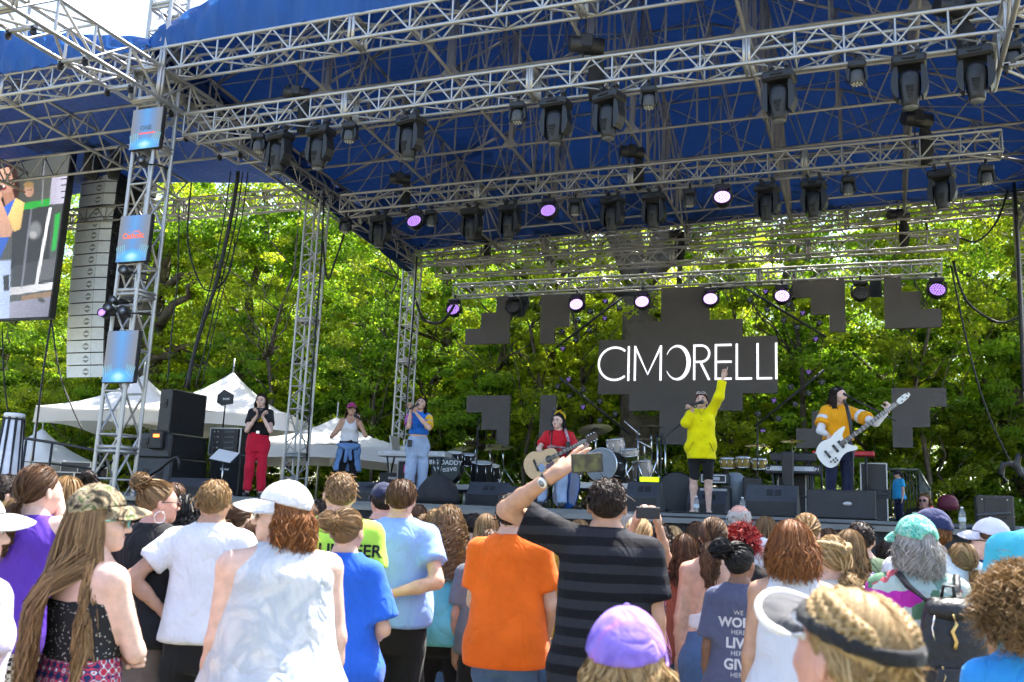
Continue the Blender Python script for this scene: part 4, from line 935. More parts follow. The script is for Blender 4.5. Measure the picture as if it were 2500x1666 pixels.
# ---------------------------------------------------------------- stage gear
M_GRILL = mat('black_grille', (.02, .021, .024), .6, .3, .1, 40, .8, 260)
M_WEDGE = mat('wedge_shell', (.045, .05, .06), .5, 0, .15, 8, .15, 90)
M_CASE = mat('black_case_laminate', (.02, .02, .022), .4, 0, .2, 4, .1, 50)
M_RED2 = mat('red_panel', (.5, .02, .03), .4)
M_ORL = emis('orange_indicator', (1., .2, .03), 1.2)
def span(x0, x1, Y, y=1120): return at(x0, y, Y=Y).x, at(x1, y, Y=Y).x
def wedge(x0, x1, ytop, Y, lab, handle=True, depth=.5):
    """floor monitor seen from behind: sloping back, dark lower face"""
    X0, X1 = span(x0, x1, Y, ytop); zt = at((x0+x1)/2, ytop, Y=Y+.16).z; h = max(.26, zt-DECK); w = X1-X0; cx = (X0+X1)/2
    t = thing('floor_monitor', lab, 'monitor speaker', (cx, Y, DECK), 0, 'floor monitors along the stage front')
    pr = [(0, 0), (0, h*.5), (.16, h), (.26, h), (depth, .1), (depth, 0)]
    mb = MB(); mb.add([(cx-w/2, Y+a, DECK+b) for a, b in pr]+[(cx+w/2, Y+a, DECK+b) for a, b in pr], [tuple(range(6)), tuple(range(11, 5, -1))]+[((i+1) % 6, i, 6+i, 6+(i+1) % 6) for i in range(6)]); b = mb.build('cabinet', M_WEDGE, t)
    mb = MB(); mb.box((cx, Y-.006, DECK+h*.25), (w-.04, .01, h*.46)); mb.build('rear_panel', M_BLACK, t)
    if handle:
        mb = MB(); n = Vector((0, -h*.5, .16)).normalized(); R = Matrix.Rotation(math.atan2(h*.5, .16)-math.pi/2, 4, 'X').to_3x3()
        c = Vector((cx+w*.05, Y+.08, DECK+h*.75))
        mb.box(c+n*.002, (.2, .006, h*.36), R); fr = mb.build('connector_plate', M_GRY, b)
        for s in (-.05, .05): MB().box(c+n*.006+Vector((s, 0, 0)), (.08, .006, h*.26), R).build('socket', M_BLACK, fr)
    return t
wedge(807, 885, 1108, 12.3, 'floor monitor in front of the singer in white tank top')
wedge(1072, 1160, 1108, 12.5, 'floor monitor in front of the lettered bass drum')
wedge(1146, 1212, 1118, 12.0, 'dark floor monitor left of the acoustic guitarist', False)
wedge(1437, 1512, 1108, 12.4, 'floor monitor between guitarist and singer in yellow')
wedge(1578, 1668, 1128, 13.2, 'small floor monitor behind the legs of the singer in yellow')
wedge(1712, 1831, 1115, 11.9, 'floor monitor left of the mesh fronted speaker')
wedge(378, 472, 1105, 11.9, 'low dark floor monitor below the side speaker stack', False)
def cabinet(x0, xm, x1, ytop, ybot, Y, lab, name='speaker_cabinet', m=M_CASE, cat='speaker', z0=None, front=None, side=None, edge=False, group=None):
    """box with its front in the plane Y (x0..xm) and its right side running back to x1"""
    a, b = at(x0, (ytop+ybot)/2, Y=Y), at(xm, (ytop+ybot)/2, Y=Y); Yb = at(x1, (ytop+ybot)/2, X=b.x).y if x1 > xm+1 else Y+.5
    Yb = min(max(Yb, Y+.25), Y+1.6); zt = at(xm, ytop, Y=Y).z; zb = at(xm, ybot, Y=Y).z if z0 is None else z0; zb = min(zb, zt-.1)
    t = thing(name, lab, cat, ((a.x+b.x)/2, (Y+Yb)/2, zb), 0, group); w, dp, h = b.x-a.x, Yb-Y, zt-zb
    MB().box(((a.x+b.x)/2, (Y+Yb)/2, (zt+zb)/2), (w, dp, h), bev=.015).build('cabinet', m, t)
    if side: MB().box((b.x+.004, (Y+Yb)/2, (zt+zb)/2), (.008, dp-.06, h-.06)).build('side_grille', side, t)
    if front: MB().box(((a.x+b.x)/2, Y-.005, (zt+zb)/2), (w-.05, .01, h-.05)).build('front_grille', front, t)
    if edge:
        for sx in (a.x, b.x):
            MB().box((sx, Y, (zt+zb)/2), (.02, .02, h+.008)).build('edge_rail', M_ALUB, t)
        MB().box((b.x, Yb, (zt+zb)/2), (.02, .02, h+.008)).build('edge_rail', M_ALUB, t)
        for sz_ in (zb, zt):
            MB().box(((a.x+b.x)/2, Y, sz_), (w, .018, .018)).build('edge_rail', M_ALUB, t); MB().box((b.x, (Y+Yb)/2, sz_), (.018, dp, .018)).build('edge_rail', M_ALUB, t)
    t['_'] = 0; del t['_']
    return t, (a.x, b.x, Y, Yb, zb, zt)
def handle_plate(t, x, y, z, w=.12, h=.16):
    MB().box((x, y-.006, z), (w, .01, h), bev=.003).build('handle_plate', M_BLACK, t); MB().box((x, y-.016, z), (w*.75, .02, .025), bev=.006).build('handle', M_WEDGE, t)
# side fill stack
for i, (yt, yb) in enumerate(((995, 1052), (1052, 1112))):
    t, g_ = cabinet(310, 393, 475, yt, yb, 12.3, ('upper' if i == 0 else 'lower')+' grey fronted bass cabinet of the left speaker stack', m=M_CASE, front=M_WEDGE, side=M_GRILL, z0=DECK if i else None)
    for s in (.3, .7): handle_plate(t, g_[0]+(g_[1]-g_[0])*s, g_[2]-.01, (g_[4]+g_[5])/2+.03)
t, g_ = cabinet(364, 392, 474, 893, 995, 12.4, 'tall black speaker standing on top of the left bass cabinets', side=M_GRILL)
handle_plate(t, (g_[0]+g_[1])/2, g_[2], (g_[4]+g_[5])/2+.12, .09, .14)
p = at(356, 1030-20, Y=12.2); tt = thing('power_box', 'small black electrical box with glowing orange display on the bass cabinets', 'power box', p)
MB().box(p+Vector((0, .1, -.0)), (.26, .2, .3), bev=.02).build('housing', M_BLACK, tt); MB().box(p+Vector((.02, -.003, .06)), (.12, .006, .05)).build('display', M_ORL, tt)
# amplifier rack and amps behind the red trousers
t, g_ = cabinet(482, 552, 556, 985, 1046, 13.0, 'road case rack of amplifiers with silver edges behind the red trousers', 'amp_rack', M_CASE, 'amp rack', edge=True)
for k in range(4):
    zz = g_[4]+.06+k*(g_[5]-g_[4]-.08)/4; MB().box((g_[1]-.2, g_[2]-.026, zz+.05), (.2, .008, .03)).build('vent', M_GRY, t); u = MB().box(((g_[0]+g_[1])/2, g_[2]-.012, zz+.05), (g_[1]-g_[0]-.08, .02, (g_[5]-g_[4])/4-.02)).build('amplifier', M_BLACK, t)
    for j in range(2): MB().cyl((g_[0]+.1+j*.06, g_[2]-.035, zz+.05), (g_[0]+.1+j*.09, g_[2]-.02, zz+.05), .014, n=8).build('knob', M_ALU, u)
t, g_ = cabinet(484, 550, 555, 1046, 1112, 13.0, 'black guitar amplifier with white script logo under the rack', 'guitar_amplifier', M_CASE, 'amplifier', front=M_GRILL, z0=DECK)
mb = MB(); put_text(mb, 'Marshall', .05, TRZ((g_[0]*.5+g_[1]*.5, g_[2]-.013, g_[5]-.25)), .001); mb.build('logo', M_WHITE, t)
# antenna paddle on stand
p = at(512, 985, Y=13.1); t = thing('antenna_stand', 'black paddle antenna on a slim stand on the amplifier rack', 'antenna', p); zt_ = at(512, 915, Y=13.1).z
MB().cyl(p, (p.x, p.y, zt_), .012).build('stand', M_BLKM, t)
mb = MB(); q0, q1 = at(500, 905, Y=13.05), at(534, 928, Y=13.05); mb.prism([(q0.x, (q0.z+q1.z)/2-.06), (q0.x, (q0.z+q1.z)/2+.06), (q0.x+.12, q0.z+.07), (q1.x, q0.z-.02), (q1.x, q1.z), (q0.x+.1, q1.z-.03)], .02, Matrix.Translation((0, 13.05, 0))); pd = mb.build('paddle', M_BLACK, t)
mb = MB(); put_text(mb, 'SHURE', .045, TRZ(((q0.x+q1.x)/2+.03, 13.045, (q0.z+q1.z)/2-.02)), .001); mb.build('lettering', M_WHITE, pd)
def mic_stand(xb, yb, xt, yt, Y, lab, boom=None, mic=True):
    b = at(xb, yb, Y=Y); b.z = DECK; tp = at(xt, yt, Y=Y); tp.x = b.x+(tp.x-b.x); t = thing('microphone_stand', lab, 'mic stand', b)
    MB().cyl((b.x, b.y, DECK+.12), (b.x, b.y, tp.z), .011).build('pole', M_BLKM, t)
    for k in range(3): a_ = k*2.1+.4; MB().cyl((b.x, b.y, DECK+.17), (b.x+.3*math.cos(a_), b.y+.3*math.sin(a_), DECK+.012), .009).build('leg', M_BLKM, t)
    e = Vector((b.x, b.y, tp.z))
    if boom:
        q0, q1 = at(*boom[0], Y=Y), at(*boom[1], Y=Y); MB().cyl(q0, q1, .009).build('boom_arm', M_BLKM, t); MB().box(e, (.05, .05, .06), bev=.01).build('joint', M_BLKM, t); e = q1
        d_ = (q1-q0).normalized()
    else: d_ = Vector((-.4, -.3, .5)).normalized()
    if mic:
        mb = MB(); mb.cyl(e-d_*.02, e+d_*.13, .012, .019, 10); m_ = mb.build('microphone', M_BLACK, t); mb = MB(); mb.lathe([(.001, -.026), (.02, -.017), (.027, 0), (.02, .017), (.001, .026)], 12, Matrix.Translation(e+d_*.15)); mb.build('grille', M_GRY, m_)
    return t
def keyboard(x0, x1, y, Y, lab, m, h=.1, text=None, lip=M_WHITE, panel=None):
    X0, X1 = span(x0, x1, Y, y); z = at((x0+x1)/2, y, Y=Y).z; w = X1-X0; cx = (X0+X1)/2; t = thing('keyboard', lab, 'keyboard', (cx, Y, z))
    MB().box((cx, Y+.15, z), (w, .32, h), bev=.012).build('body', m, t)
    if panel: MB().box((cx, Y-.013, z+.01), (w*.8, .006, h*.5)).build('panel', panel, t)
    k = MB(); 
    for i in range(26): k.box((cx-w*.46+i*w*.92/25, Y+.3, z+h/2+.006), (w*.92/26, .14, .012))
    k.build('keys', lip, t)
    if text:
        mb = MB()
        for s, fx in text: put_text(mb, s, h*.5, TRZ((cx+fx*w, Y-.018, z-h*.16)), .0015)
        mb.build('lettering', M_WHITE, t)
    st_ = thing('keyboard_stand', 'black stand under the '+lab.split(' with')[0].split(' on')[0].split(' behind')[0].split(' before')[0], 'stand', (cx, Y+.15, DECK))
    for s in (-1, 1):
        MB().cyl((cx+s*w*.36, Y+.02, DECK+.02), (cx+s*w*.36, Y+.28, z-h/2), .016).build('leg', M_BLKM, st_); MB().cyl((cx+s*w*.36, Y+.28, DECK+.02), (cx+s*w*.36, Y+.02, z-h/2), .016).build('leg', M_BLKM, st_)
    MB().cyl((cx-w*.36, Y+.15, DECK+.35), (cx+w*.36, Y+.15, DECK+.35), .014).build('crossbar', M_BLKM, st_)
    return t
keyboard(868, 1022, 1043, 14.6, 'long silver keyboard behind the singer in blue', mat('silver_plastic', (.55, .56, .58), .35, .3, .05), .1, None, panel=mat('key_panel', (.65, .66, .68), .3))
keyboard(872, 922, 1098, 14.2, 'small black synthesizer with moog lettering behind the singer in white', M_BLACK, .16, [('moog', .15)])
keyboard(1758, 1884, 1079, 14.4, 'black and silver keyboard with CASIO lettering beside the bass player', M_BLKM, .13, [('CASIO', -.36), ('XW-P1', .36)], panel=mat('key_panel2', (.5, .52, .56), .3))
keyboard(1770, 1874, 1050, 14.7, 'upper black keyboard above the one with CASIO lettering', M_BLKM, .12)
keyboard(1866, 2010, 1042, 15.0, 'red keyboard with nord lettering behind the bass player', M_RED2, .07, [('nord', -.42)])
p = at(1811, 1130, Y=14.1); t = thing('stand_column', 'black column stand in front of the keyboards', 'stand', (p.x, 14.1, DECK)); zz = at(1811, 1037, Y=14.1).z
MB().box((p.x, 14.1, (DECK+zz)/2), (.16, .08, zz-DECK), bev=.02).build('column', M_BLKM, t); MB().box((p.x, 14.15, DECK+.02), (.6, .5, .04), bev=.01).build('foot', M_BLKM, t)
def laptop(x, y, Y, lab):
    p = at(x, y, Y=Y); t = thing('laptop', lab, 'laptop', p); MB().box(p+Vector((0, .1, 0)), (.32, .22, .015)).build('base', M_ALU, t)
    MB().box(p+Vector((-.1, 0, .13)), (.02, .3, .24), Matrix.Rotation(-.25, 3, 'Y')).build('screen', M_ALUB, t)
laptop(918, 1036, 14.7, 'silver laptop standing on the long silver keyboard')
# road cases
cabinet(766, 797, 806, 1112, 1160, 13.0, 'black road case behind the man in neon yellow', 'road_case', edge=True, cat='case', z0=DECK)
t, g_ = cabinet(914, 962, 966, 1060, 1108, 14.0, 'black equipment case with magenta label under the silver keyboard', 'road_case', edge=True, cat='case', z0=DECK)
MB().box((g_[0]+.2, g_[2]-.008, g_[5]-.13), (.18, .006, .12)).build('label', mat('magenta_tape', (.7, .03, .3), .5), t)
t, g_ = cabinet(1788, 1852, 1858, 1090, 1150, 14.8, 'black flight case under the keyboards', 'road_case', edge=True, cat='case', z0=DECK); handle_plate(t, g_[0]+.12, g_[2], (g_[4]+g_[5])/2, .14, .16); handle_plate(t, g_[1]-.12, g_[2], (g_[4]+g_[5])/2, .14, .16)
t, g_ = cabinet(1978, 2038, 2046, 1066, 1138, 15.3, 'tall black flight case with silver corners behind the bass player', 'road_case', edge=True, cat='case', z0=DECK); handle_plate(t, g_[0]+.3, g_[2], (g_[4]+g_[5])/2, .2, .14); handle_plate(t, g_[1]-.25, g_[2], (g_[4]+g_[5])/2, .2, .14)
cabinet(140, 208, 214, 1063, 1088, 14.3, 'black lidded equipment case left of the mast', 'road_case', edge=True, cat='case'); cabinet(95, 170, 178, 1086, 1105, 13.6, 'flat black equipment case near the handrail', 'road_case', edge=True, cat='case'); cabinet(178, 222, 228, 1075, 1100, 13.9, 'open tan topped case beside the mast', 'road_case', M_CASE, edge=True, cat='case')
cabinet(135, 200, 206, 1105, 1140, 12.6, 'silver edged rack case behind the camouflage cap', 'road_case', edge=True, cat='case', z0=DECK)
# mesh fronted speaker and right side speaker
t, g_ = cabinet(1853, 2014, 2018, 1128, 1205, 11.35, 'wide black mesh fronted speaker lying at the stage front', m=M_CASE, z0=DECK)
hx = []; x0_, x1_, z0_, z1_ = g_[0]+.02, g_[1]-.02, g_[4]+.02, g_[5]-.02; mb = MB()
nx_, nz_ = 46, 18; cw, ch = (x1_-x0_)/nx_, (z1_-z0_)/nz_
for i in range(nx_):
    for j in range(nz_):
        x_, z_ = x0_+(i+.5+(.5 if j % 2 else 0)*.9)*cw, z0_+(j+.5)*ch; mb.add([(x_-cw*.38, g_[2]-.012, z_), (x_-cw*.2, g_[2]-.012, z_+ch*.36), (x_+cw*.2, g_[2]-.012, z_+ch*.36), (x_+cw*.38, g_[2]-.012, z_), (x_+cw*.2, g_[2]-.012, z_-ch*.36), (x_-cw*.2, g_[2]-.012, z_-ch*.36)], [(0, 1, 2, 3, 4, 5)])
MB().box(((x0_+x1_)/2, g_[2]-.004, (z0_+z1_)/2), (x1_-x0_, .008, z1_-z0_)).build('grille_frame', M_WEDGE, t); tag(mb.build('grille_holes', M_BLACK, t), kind='stuff')
mb = MB(); mb.lathe([(.05, 0), (.04, .004), (.001, .005)], 16, Matrix.Translation((g_[1]-.3, g_[2]-.014, g_[4]+.17))@Matrix.Rotation(math.pi/2, 4, 'X')@Matrix.Diagonal((1, .5, 1, 1))); mb.build('badge', M_SIL if 'M_SIL' in globals() else M_ALUB, t)
t, g_ = cabinet(2245, 2332, 2400, 1140, 1222, 10.45, 'black angled speaker with moulded handle at the right end of the stage lip', m=M_CASE, z0=1.61)
mb = MB(); cx = (g_[0]+g_[1])/2; mb.box((cx, g_[2]-.006, g_[4]+.22), (.2, .012, .2), bev=.005); mb.build('recess', M_BLACK, t)
MB().box((cx-.02, g_[2]-.02, g_[4]+.16), (.3, .03, .03), Matrix.Rotation(-.1, 3, 'Y'), bev=.008).build('handle', M_WEDGE, t)
for k in range(8): MB().cyl((g_[0]+.05+(k % 4)*.11, g_[2]-.008, g_[5]-.04 if k < 4 else g_[4]+.04), (g_[0]+.05+(k % 4)*.11, g_[2], g_[5]-.04 if k < 4 else g_[4]+.04), .008, n=6).build('screw', M_ALU, t)
# bottles
def bottle(x, y, Y, lab, z):
    p = at(x, y, Y=Y); p.z = z; t = thing('water_bottle', lab, 'bottle', p); g = mat('clear_plastic', (.75, .8, .84), .08, 0, .02, trans=.85)
    MB().lathe([(.03, 0), (.033, .01), (.031, .03), (.033, .05), (.030, .07), (.033, .09), (.032, .12), (.034, .14), (.03, .165), (.014, .19), (.0135, .2)], 16, Matrix.Translation(p)).build('flask', g, t)
    MB().lathe([(.015, .2), (.015, .216), (.001, .217)], 12, Matrix.Translation(p)).build('screw_cap', M_WHITE, t)
    MB().lathe([(.0337, .075), (.0337, .115)], 16, Matrix.Translation(p), cap=False).build('label_wrap', mat('bottle_label', (.6, .68, .75), .5), t)
bottle(2212, 1210, 10.42, 'clear water bottle standing on the stage lip by the right speaker', 1.612); bottle(1600, 1175, 11.7, 'clear water bottle behind the calf of the singer in yellow', DECK); bottle(1706, 1180, 11.6, 'clear water bottle beside the right floor monitor', DECK)
# drums
def drum(t, c, r, h, axis, shell, head, name='drum', hoop=M_CHROME):
    R = Matrix.Translation(c)@Vector((0, 0, 1)).rotation_difference(Vector(axis)).to_matrix().to_4x4()
    d = MB().lathe([(r, -h/2), (r, h/2)], 24, R, cap=False).build(name, shell, t)
    for s in (-1, 1): MB().lathe([(r*1.0, s*h/2-.012), (r*1.035, s*h/2-.012), (r*1.035, s*h/2+.012), (r*1.0, s*h/2+.012)], 24, R, cap=False).build('hoop', hoop, d)
    for s in (-1, 1): MB().lathe([(r*.995, s*h/2), (.001, s*(h/2+.004))], 24, R, cap=False).build('drum_head', head, d)
    mb = MB()
    for k in range(8): a_ = k*math.pi/4; mb.v += []; q = R@Vector((r*1.02*math.cos(a_), r*1.02*math.sin(a_), -h*.42)); q2 = R@Vector((r*1.02*math.cos(a_), r*1.02*math.sin(a_), h*.42)); mb.cyl(q, q2, .006, n=5)
    mb.build('tension_rods', M_CHROME, d)
    return d
def cymbal(t, c, r, tilt, base, m):
    R = Matrix.Translation(c)@Matrix.Rotation(tilt, 4, 'X'); MB().lathe([(r, 0), (r*.5, .012), (r*.18, .02), (r*.12, .036), (.001, .04)], 28, R, cap=False).build('cymbal', m, t)
    s = thing('x', 'x', 'x'); bpy.data.objects.remove(s)
    b = Vector((c[0], c[1]+.12, base)); MB().cyl(b+Vector((0, 0, .3)), c, .011).build('cymbal_stand', M_CHROME, t)
    for k in range(3): a_ = k*2.09+.5; MB().cyl(b+Vector((0, 0, .36)), b+Vector((.26*math.cos(a_), .26*math.sin(a_), .01)), .009).build('stand_leg', M_CHROME, t)
M_CYM = mat('cymbal_bronze', (.16, .13, .1), .3, .9, .15, 9); M_CYB = mat('cymbal_brass', (.6, .42, .15), .25, 1., .1, 9)
M_DBLK = mat('black_drum_shell', (.012, .012, .014), .4, 0, .1); M_DSIL = mat('champagne_drum_shell', (.55, .48, .45), .3, .3, .1); M_DHEAD = mat('grey_drum_head', (.22, .25, .28), .35); M_DHW = mat('white_drum_head', (.7, .7, .7), .5); M_DGRN = mat('dark_green_head', (.03, .05, .05), .3); M_DGOLD = mat('gold_drum_shell', (.55, .4, .12), .3, .6)
RZ1 = DECK
def riser(x0, x1, Y0, Y1, ztop, lab):
    X0, X1 = span(x0, x1, Y0, 1110); t = thing('drum_riser', lab, 'riser', ((X0+X1)/2, (Y0+Y1)/2, DECK))
    MB().box(((X0+X1)/2, (Y0+Y1)/2, ztop-.05), (X1-X0, Y1-Y0, .1)).build('platform', M_DECK, t); MB().box(((X0+X1)/2, Y0-.006, ztop-.045), (X1-X0, .012, .09)).build('edge', M_ALUB, t)
    n = max(2, int((X1-X0)/1.2))
    for i in range(n+1):
        for y in (Y0+.1, Y1-.1): MB().cyl((X0+.1+(X1-X0-.2)*i/n, y, DECK), (X0+.1+(X1-X0-.2)*i/n, y, ztop-.1), .024).build('leg', M_ALU, t)
    return ztop
ra = riser(960, 1170, 15.6, 17.8, at(1050, 1113, Y=15.6).z, 'low drum riser under the lettered drum kit')
rb = riser(1290, 1520, 14.6, 16.8, at(1400, 1110, Y=14.6).z, 'low drum riser under the champagne drum kit')
# kit A
c = at(1014, 1096, Y=16.0); kt = thing('drum_kit', 'black drum kit with lettered dark bass drum head behind the singer in blue', 'drum kit', (c.x, 16.3, ra))
Rr = at(1014, 1066, Y=16.0).z-c.z; Rr = max(.26, min(Rr, .34)); cz = ra+Rr+.03; ax_ = Vector((.25, -1, .03)).normalized()
bd = drum(kt, Vector((c.x, 16.25, cz)), Rr, .42, ax_, M_DBLK, M_DGRN, 'bass_drum', M_DBLK)
mb = MB(); Rt = Matrix.Translation(Vector((c.x, 16.25, cz))+ax_*.2185)@Matrix.Rotation(math.atan2(ax_.x, -ax_.y), 4, 'Z'); put_text(mb, 'BIG DADDY', .115, Rt@Matrix.Translation((0, 0, .07)), .002); put_text(mb, 'Weave', .15, Rt@Matrix.Rotation(-.12, 4, 'Y')@Matrix.Translation((0, 0, -.06)), .001); mb.build('lettering', M_WHITE, bd)
for x, y, r, h, dy in ((1045, 1053, .15, .22, .15), (1075, 1056, .15, .2, .35), (1106, 1085, .2, .36, .3), (1125, 1088, .2, .3, .7)): p = at(x, y, Y=16.3+dy); drum(kt, Vector((p.x, 16.3+dy, p.z)), r, h, (0.1, -.25, 1), M_DBLK, M_DHW, 'tom')
for x, y, r, tl in ((1063, 1032, .22, .3), (1125, 1028, .25, .35), (1155, 1030, .2, .3), (1092, 1020, .2, -.2)): cymbal(kt, at(x, y, Y=16.8), r, tl, ra, M_CYM)
# kit B
c = at(1386, 1074, Y=15.2); kt = thing('drum_kit', 'champagne drum kit with plain grey bass drum head behind the guitarist', 'drum kit', (c.x, 15.6, rb)); cz = rb+.31
drum(kt, Vector((c.x, 15.4, cz)), .275, .42, Vector((-.15, -1, .03)).normalized(), M_DBLK, M_DHEAD, 'bass_drum', M_CHROME)
for x, y, r, h, dy in ((1415, 1026, .15, .24, .2), (1447, 1040, .15, .11, .1), (1476, 1080, .17, .3, .6)): p = at(x, y, Y=15.4+dy); drum(kt, Vector((p.x, 15.4+dy, p.z)), r, h, (-.1, -.2, 1), M_DSIL, M_DHW, 'tom')
for x, y, r, tl in ((1368, 988, .3, .45), (1496, 981, .26, .08), (1480, 1010, .18, .1), (1340, 1008, .22, .3)): cymbal(kt, at(x, y, Y=15.9), r, tl, rb, M_CYM)
for x0_, y0_, x1_, y1_ in ((1466, 1110, 1466, 982), (1512, 1110, 1510, 1000), (1530, 1108, 1528, 1010), (1436, 1110, 1440, 1046), (1450, 1110, 1432, 1060), (1425, 1110, 1452, 1070), (1482, 1110, 1462, 1050), (1492, 1110, 1512, 1046), (1362, 1110, 1350, 1000), (1470, 1000, 1436, 968), (1466, 1012, 1496, 1030)): a, b = at(x0_, y0_, Y=15.5), at(x1_, y1_, Y=15.5); a.z = rb if y0_ > 1100 else a.z; MB().cyl(a, b, .014).build('stand_tube', M_CHROME, kt)
# kit C: golden toms and dark bass drum lying to the right
c = at(1546, 1108, Y=14.6); kt = thing('drum_kit', 'black bass drum with golden toms behind the singer in yellow', 'drum kit', (c.x, 15, DECK))
drum(kt, Vector((c.x, 14.8, DECK+.34)), .3, .4, Vector((.35, -1, .1)).normalized(), M_DBLK, M_DBLK, 'bass_drum', M_DBLK)
for x, y in ((1672, 1064), (1708, 1062), (1745, 1066)): p = at(x, y, Y=15.8); drum(kt, Vector((p.x, 15.8, p.z)), .12, .15, (0, -.2, 1), M_DGOLD, M_DHW, 'tom')
for x, y in ((1850-30, 1015), (1740, 1025)): cymbal(kt, at(x, y, Y=16.2), .2, .2, DECK, M_CYB)
# guitar amp with white piping
t, g_ = cabinet(1608, 1672, 1676, 1088, 1114, 14.0, 'black amplifier head with white piping and logo behind the bare legs', 'amplifier_head', M_CASE, 'amplifier')
for zz in (g_[4]+.03, g_[5]-.03): MB().box(((g_[0]+g_[1])/2, g_[2]-.004, zz), (g_[1]-g_[0]-.05, .008, .012)).build('piping', M_WHITE, t)
for xx in (g_[0]+.03, g_[1]-.03): MB().box((xx, g_[2]-.004, (g_[4]+g_[5])/2), (.012, .008, g_[5]-g_[4]-.05)).build('piping', M_WHITE, t)
mb = MB(); mb.box((g_[1]-.22, g_[2]-.006, (g_[4]+g_[5])/2), (.22, .006, .05)); mb.build('control_strip', mat('control_strip', (.4, .42, .46), .4), t)
t, g_ = cabinet(1604, 1676, 1680, 1120, 1180, 14.0, 'speaker cabinet with pale grille strip under the piped amplifier', 'speaker_cabinet', M_CASE, 'amplifier', z0=DECK); MB().box(((g_[0]+g_[1])/2, g_[2]-.006, g_[5]-.09), (g_[1]-g_[0]-.06, .012, .13)).build('grille_strip', mat('pale_grille', (.5, .5, .5), .5, .3, .1, 40, .8, 200), t)
p = at(1687, 1095, Y=14.3); t = thing('drum_case', 'grey domed hard case with number marking behind the yellow jacket', 'case', (p.x, 14.3, DECK)); MB().lathe([(.15, 0), (.18, .02), (.18, .5), (.15, .6), (.08, .66), (.001, .67)], 20, Matrix.Translation((p.x, 14.4, DECK))).build('shell', M_DHEAD, t)
cabinet(1706, 1748, 1754, 1098, 1150, 14.0, 'black speaker cabinet behind the right floor monitor', m=M_CASE, z0=DECK)
t = thing('setlist_box', 'bright yellow-green marked box on the drum riser edge', 'box', at(1492, 1102, Y=14.5)); p = at(1492, 1102, Y=14.5); MB().box(p, (.28, .1, .07), bev=.005).build('box', emis('self_lit_neon_tape', (.5, .9, .0), .5), t)  # neon colour made self-lit by emission; the box is no lamp
# mic stands
mic_stand(1962, 1180, 2032, 1030, 11.9, 'boom microphone stand reaching to the bass player', ((2060, 968), (1948, 910)))
mic_stand(1262, 1170, 1262, 985, 11.9, 'straight microphone stand before the acoustic guitarist', ((1262, 1000), (1268, 968)))
mic_stand(478, 1130, 478, 1000, 12.2, 'slim microphone stand beside the left speaker', None, False); mic_stand(1093, 1110, 1098, 985, 15.2, 'tall boom stand over the lettered drum kit', ((1090, 1040), (1102, 960)), False)
mic_stand(1741, 1150, 1745, 960, 14.8, 'slim stand rising beside the yellow jacket', None, False); mic_stand(1518, 1110, 1540, 1000, 15.0, 'overhead microphone stand by the champagne drums', ((1510, 1020), (1552, 985)))
# music stand
p = at(505, 1150, Y=12.3); t = thing('music_stand', 'chrome music stand with white sheets beside the red trousers', 'music stand', (p.x, 12.3, DECK)); zz = at(510, 1050, Y=12.3).z
MB().cyl((p.x, 12.3, DECK+.02), (p.x, 12.3, zz), .012).build('pole', M_CHROME, t); MB().box((p.x+.05, 12.25, zz), (.42, .3, .012), Matrix.Rotation(.65, 3, 'X')@Matrix.Rotation(.2, 3, 'Y')).build('desk', M_BLKM, t); MB().box((p.x+.05, 12.24, zz+.012), (.36, .27, .006), Matrix.Rotation(.65, 3, 'X')@Matrix.Rotation(.2, 3, 'Y')).build('sheet_music', M_WHITE, t)
for k in range(3): MB().cyl((p.x, 12.3, DECK+.1), (p.x+.25*math.cos(k*2.1), 12.3+.25*math.sin(k*2.1), DECK+.01), .008).build('leg', M_CHROME, t)
# handrails
def rail(pts, Y, lab, r=.022, posts=()):
    P = [at(x, y, Y=(q[0] if q else Y)) for x, y, *q in pts]; t = thing('handrail', lab, 'handrail', P[0]); MB().tube(P, r, 8).build('rail', M_BLKM, t)
    for x, y in posts: a = at(x, y, Y=Y); MB().cyl(a, (a.x, a.y, DECK-.3), r*.9).build('post', M_BLKM, t)
rail([(20, 1110), (22, 1060), (30, 1009), (60, 1008), (150, 1022), (222, 1036), (232, 1050), (228, 1100)], 11.4, 'long black stage handrail left of the mast', posts=((60, 1012), (120, 1020)))
rail([(14, 1058), (120, 1066), (215, 1078)], 11.45, 'lower bar of the stage handrail left of the mast', .016)
rail([(215, 1092), (255, 1062), (295, 1035), (305, 1034), (311, 1042), (312, 1062)], 11.0, 'curved black stair handrail in front of the mast'); rail([(318, 1112), (365, 1080), (398, 1053), (406, 1051), (411, 1058), (411, 1078)], 11.0, 'curved black stair handrail in front of the bass cabinets')
rail([(2312, 1110), (2300, 1085), (2305, 1068), (2322, 1066), (2360, 1090)], 10.2, 'curved black stair handrail at the right end of the stage', .03); rail([(2360, 1050), (2342, 1046), (2336, 1066), (2345, 1088), (2370, 1105)], 10.0, 'second curved stair handrail at the right end of the stage', .03)
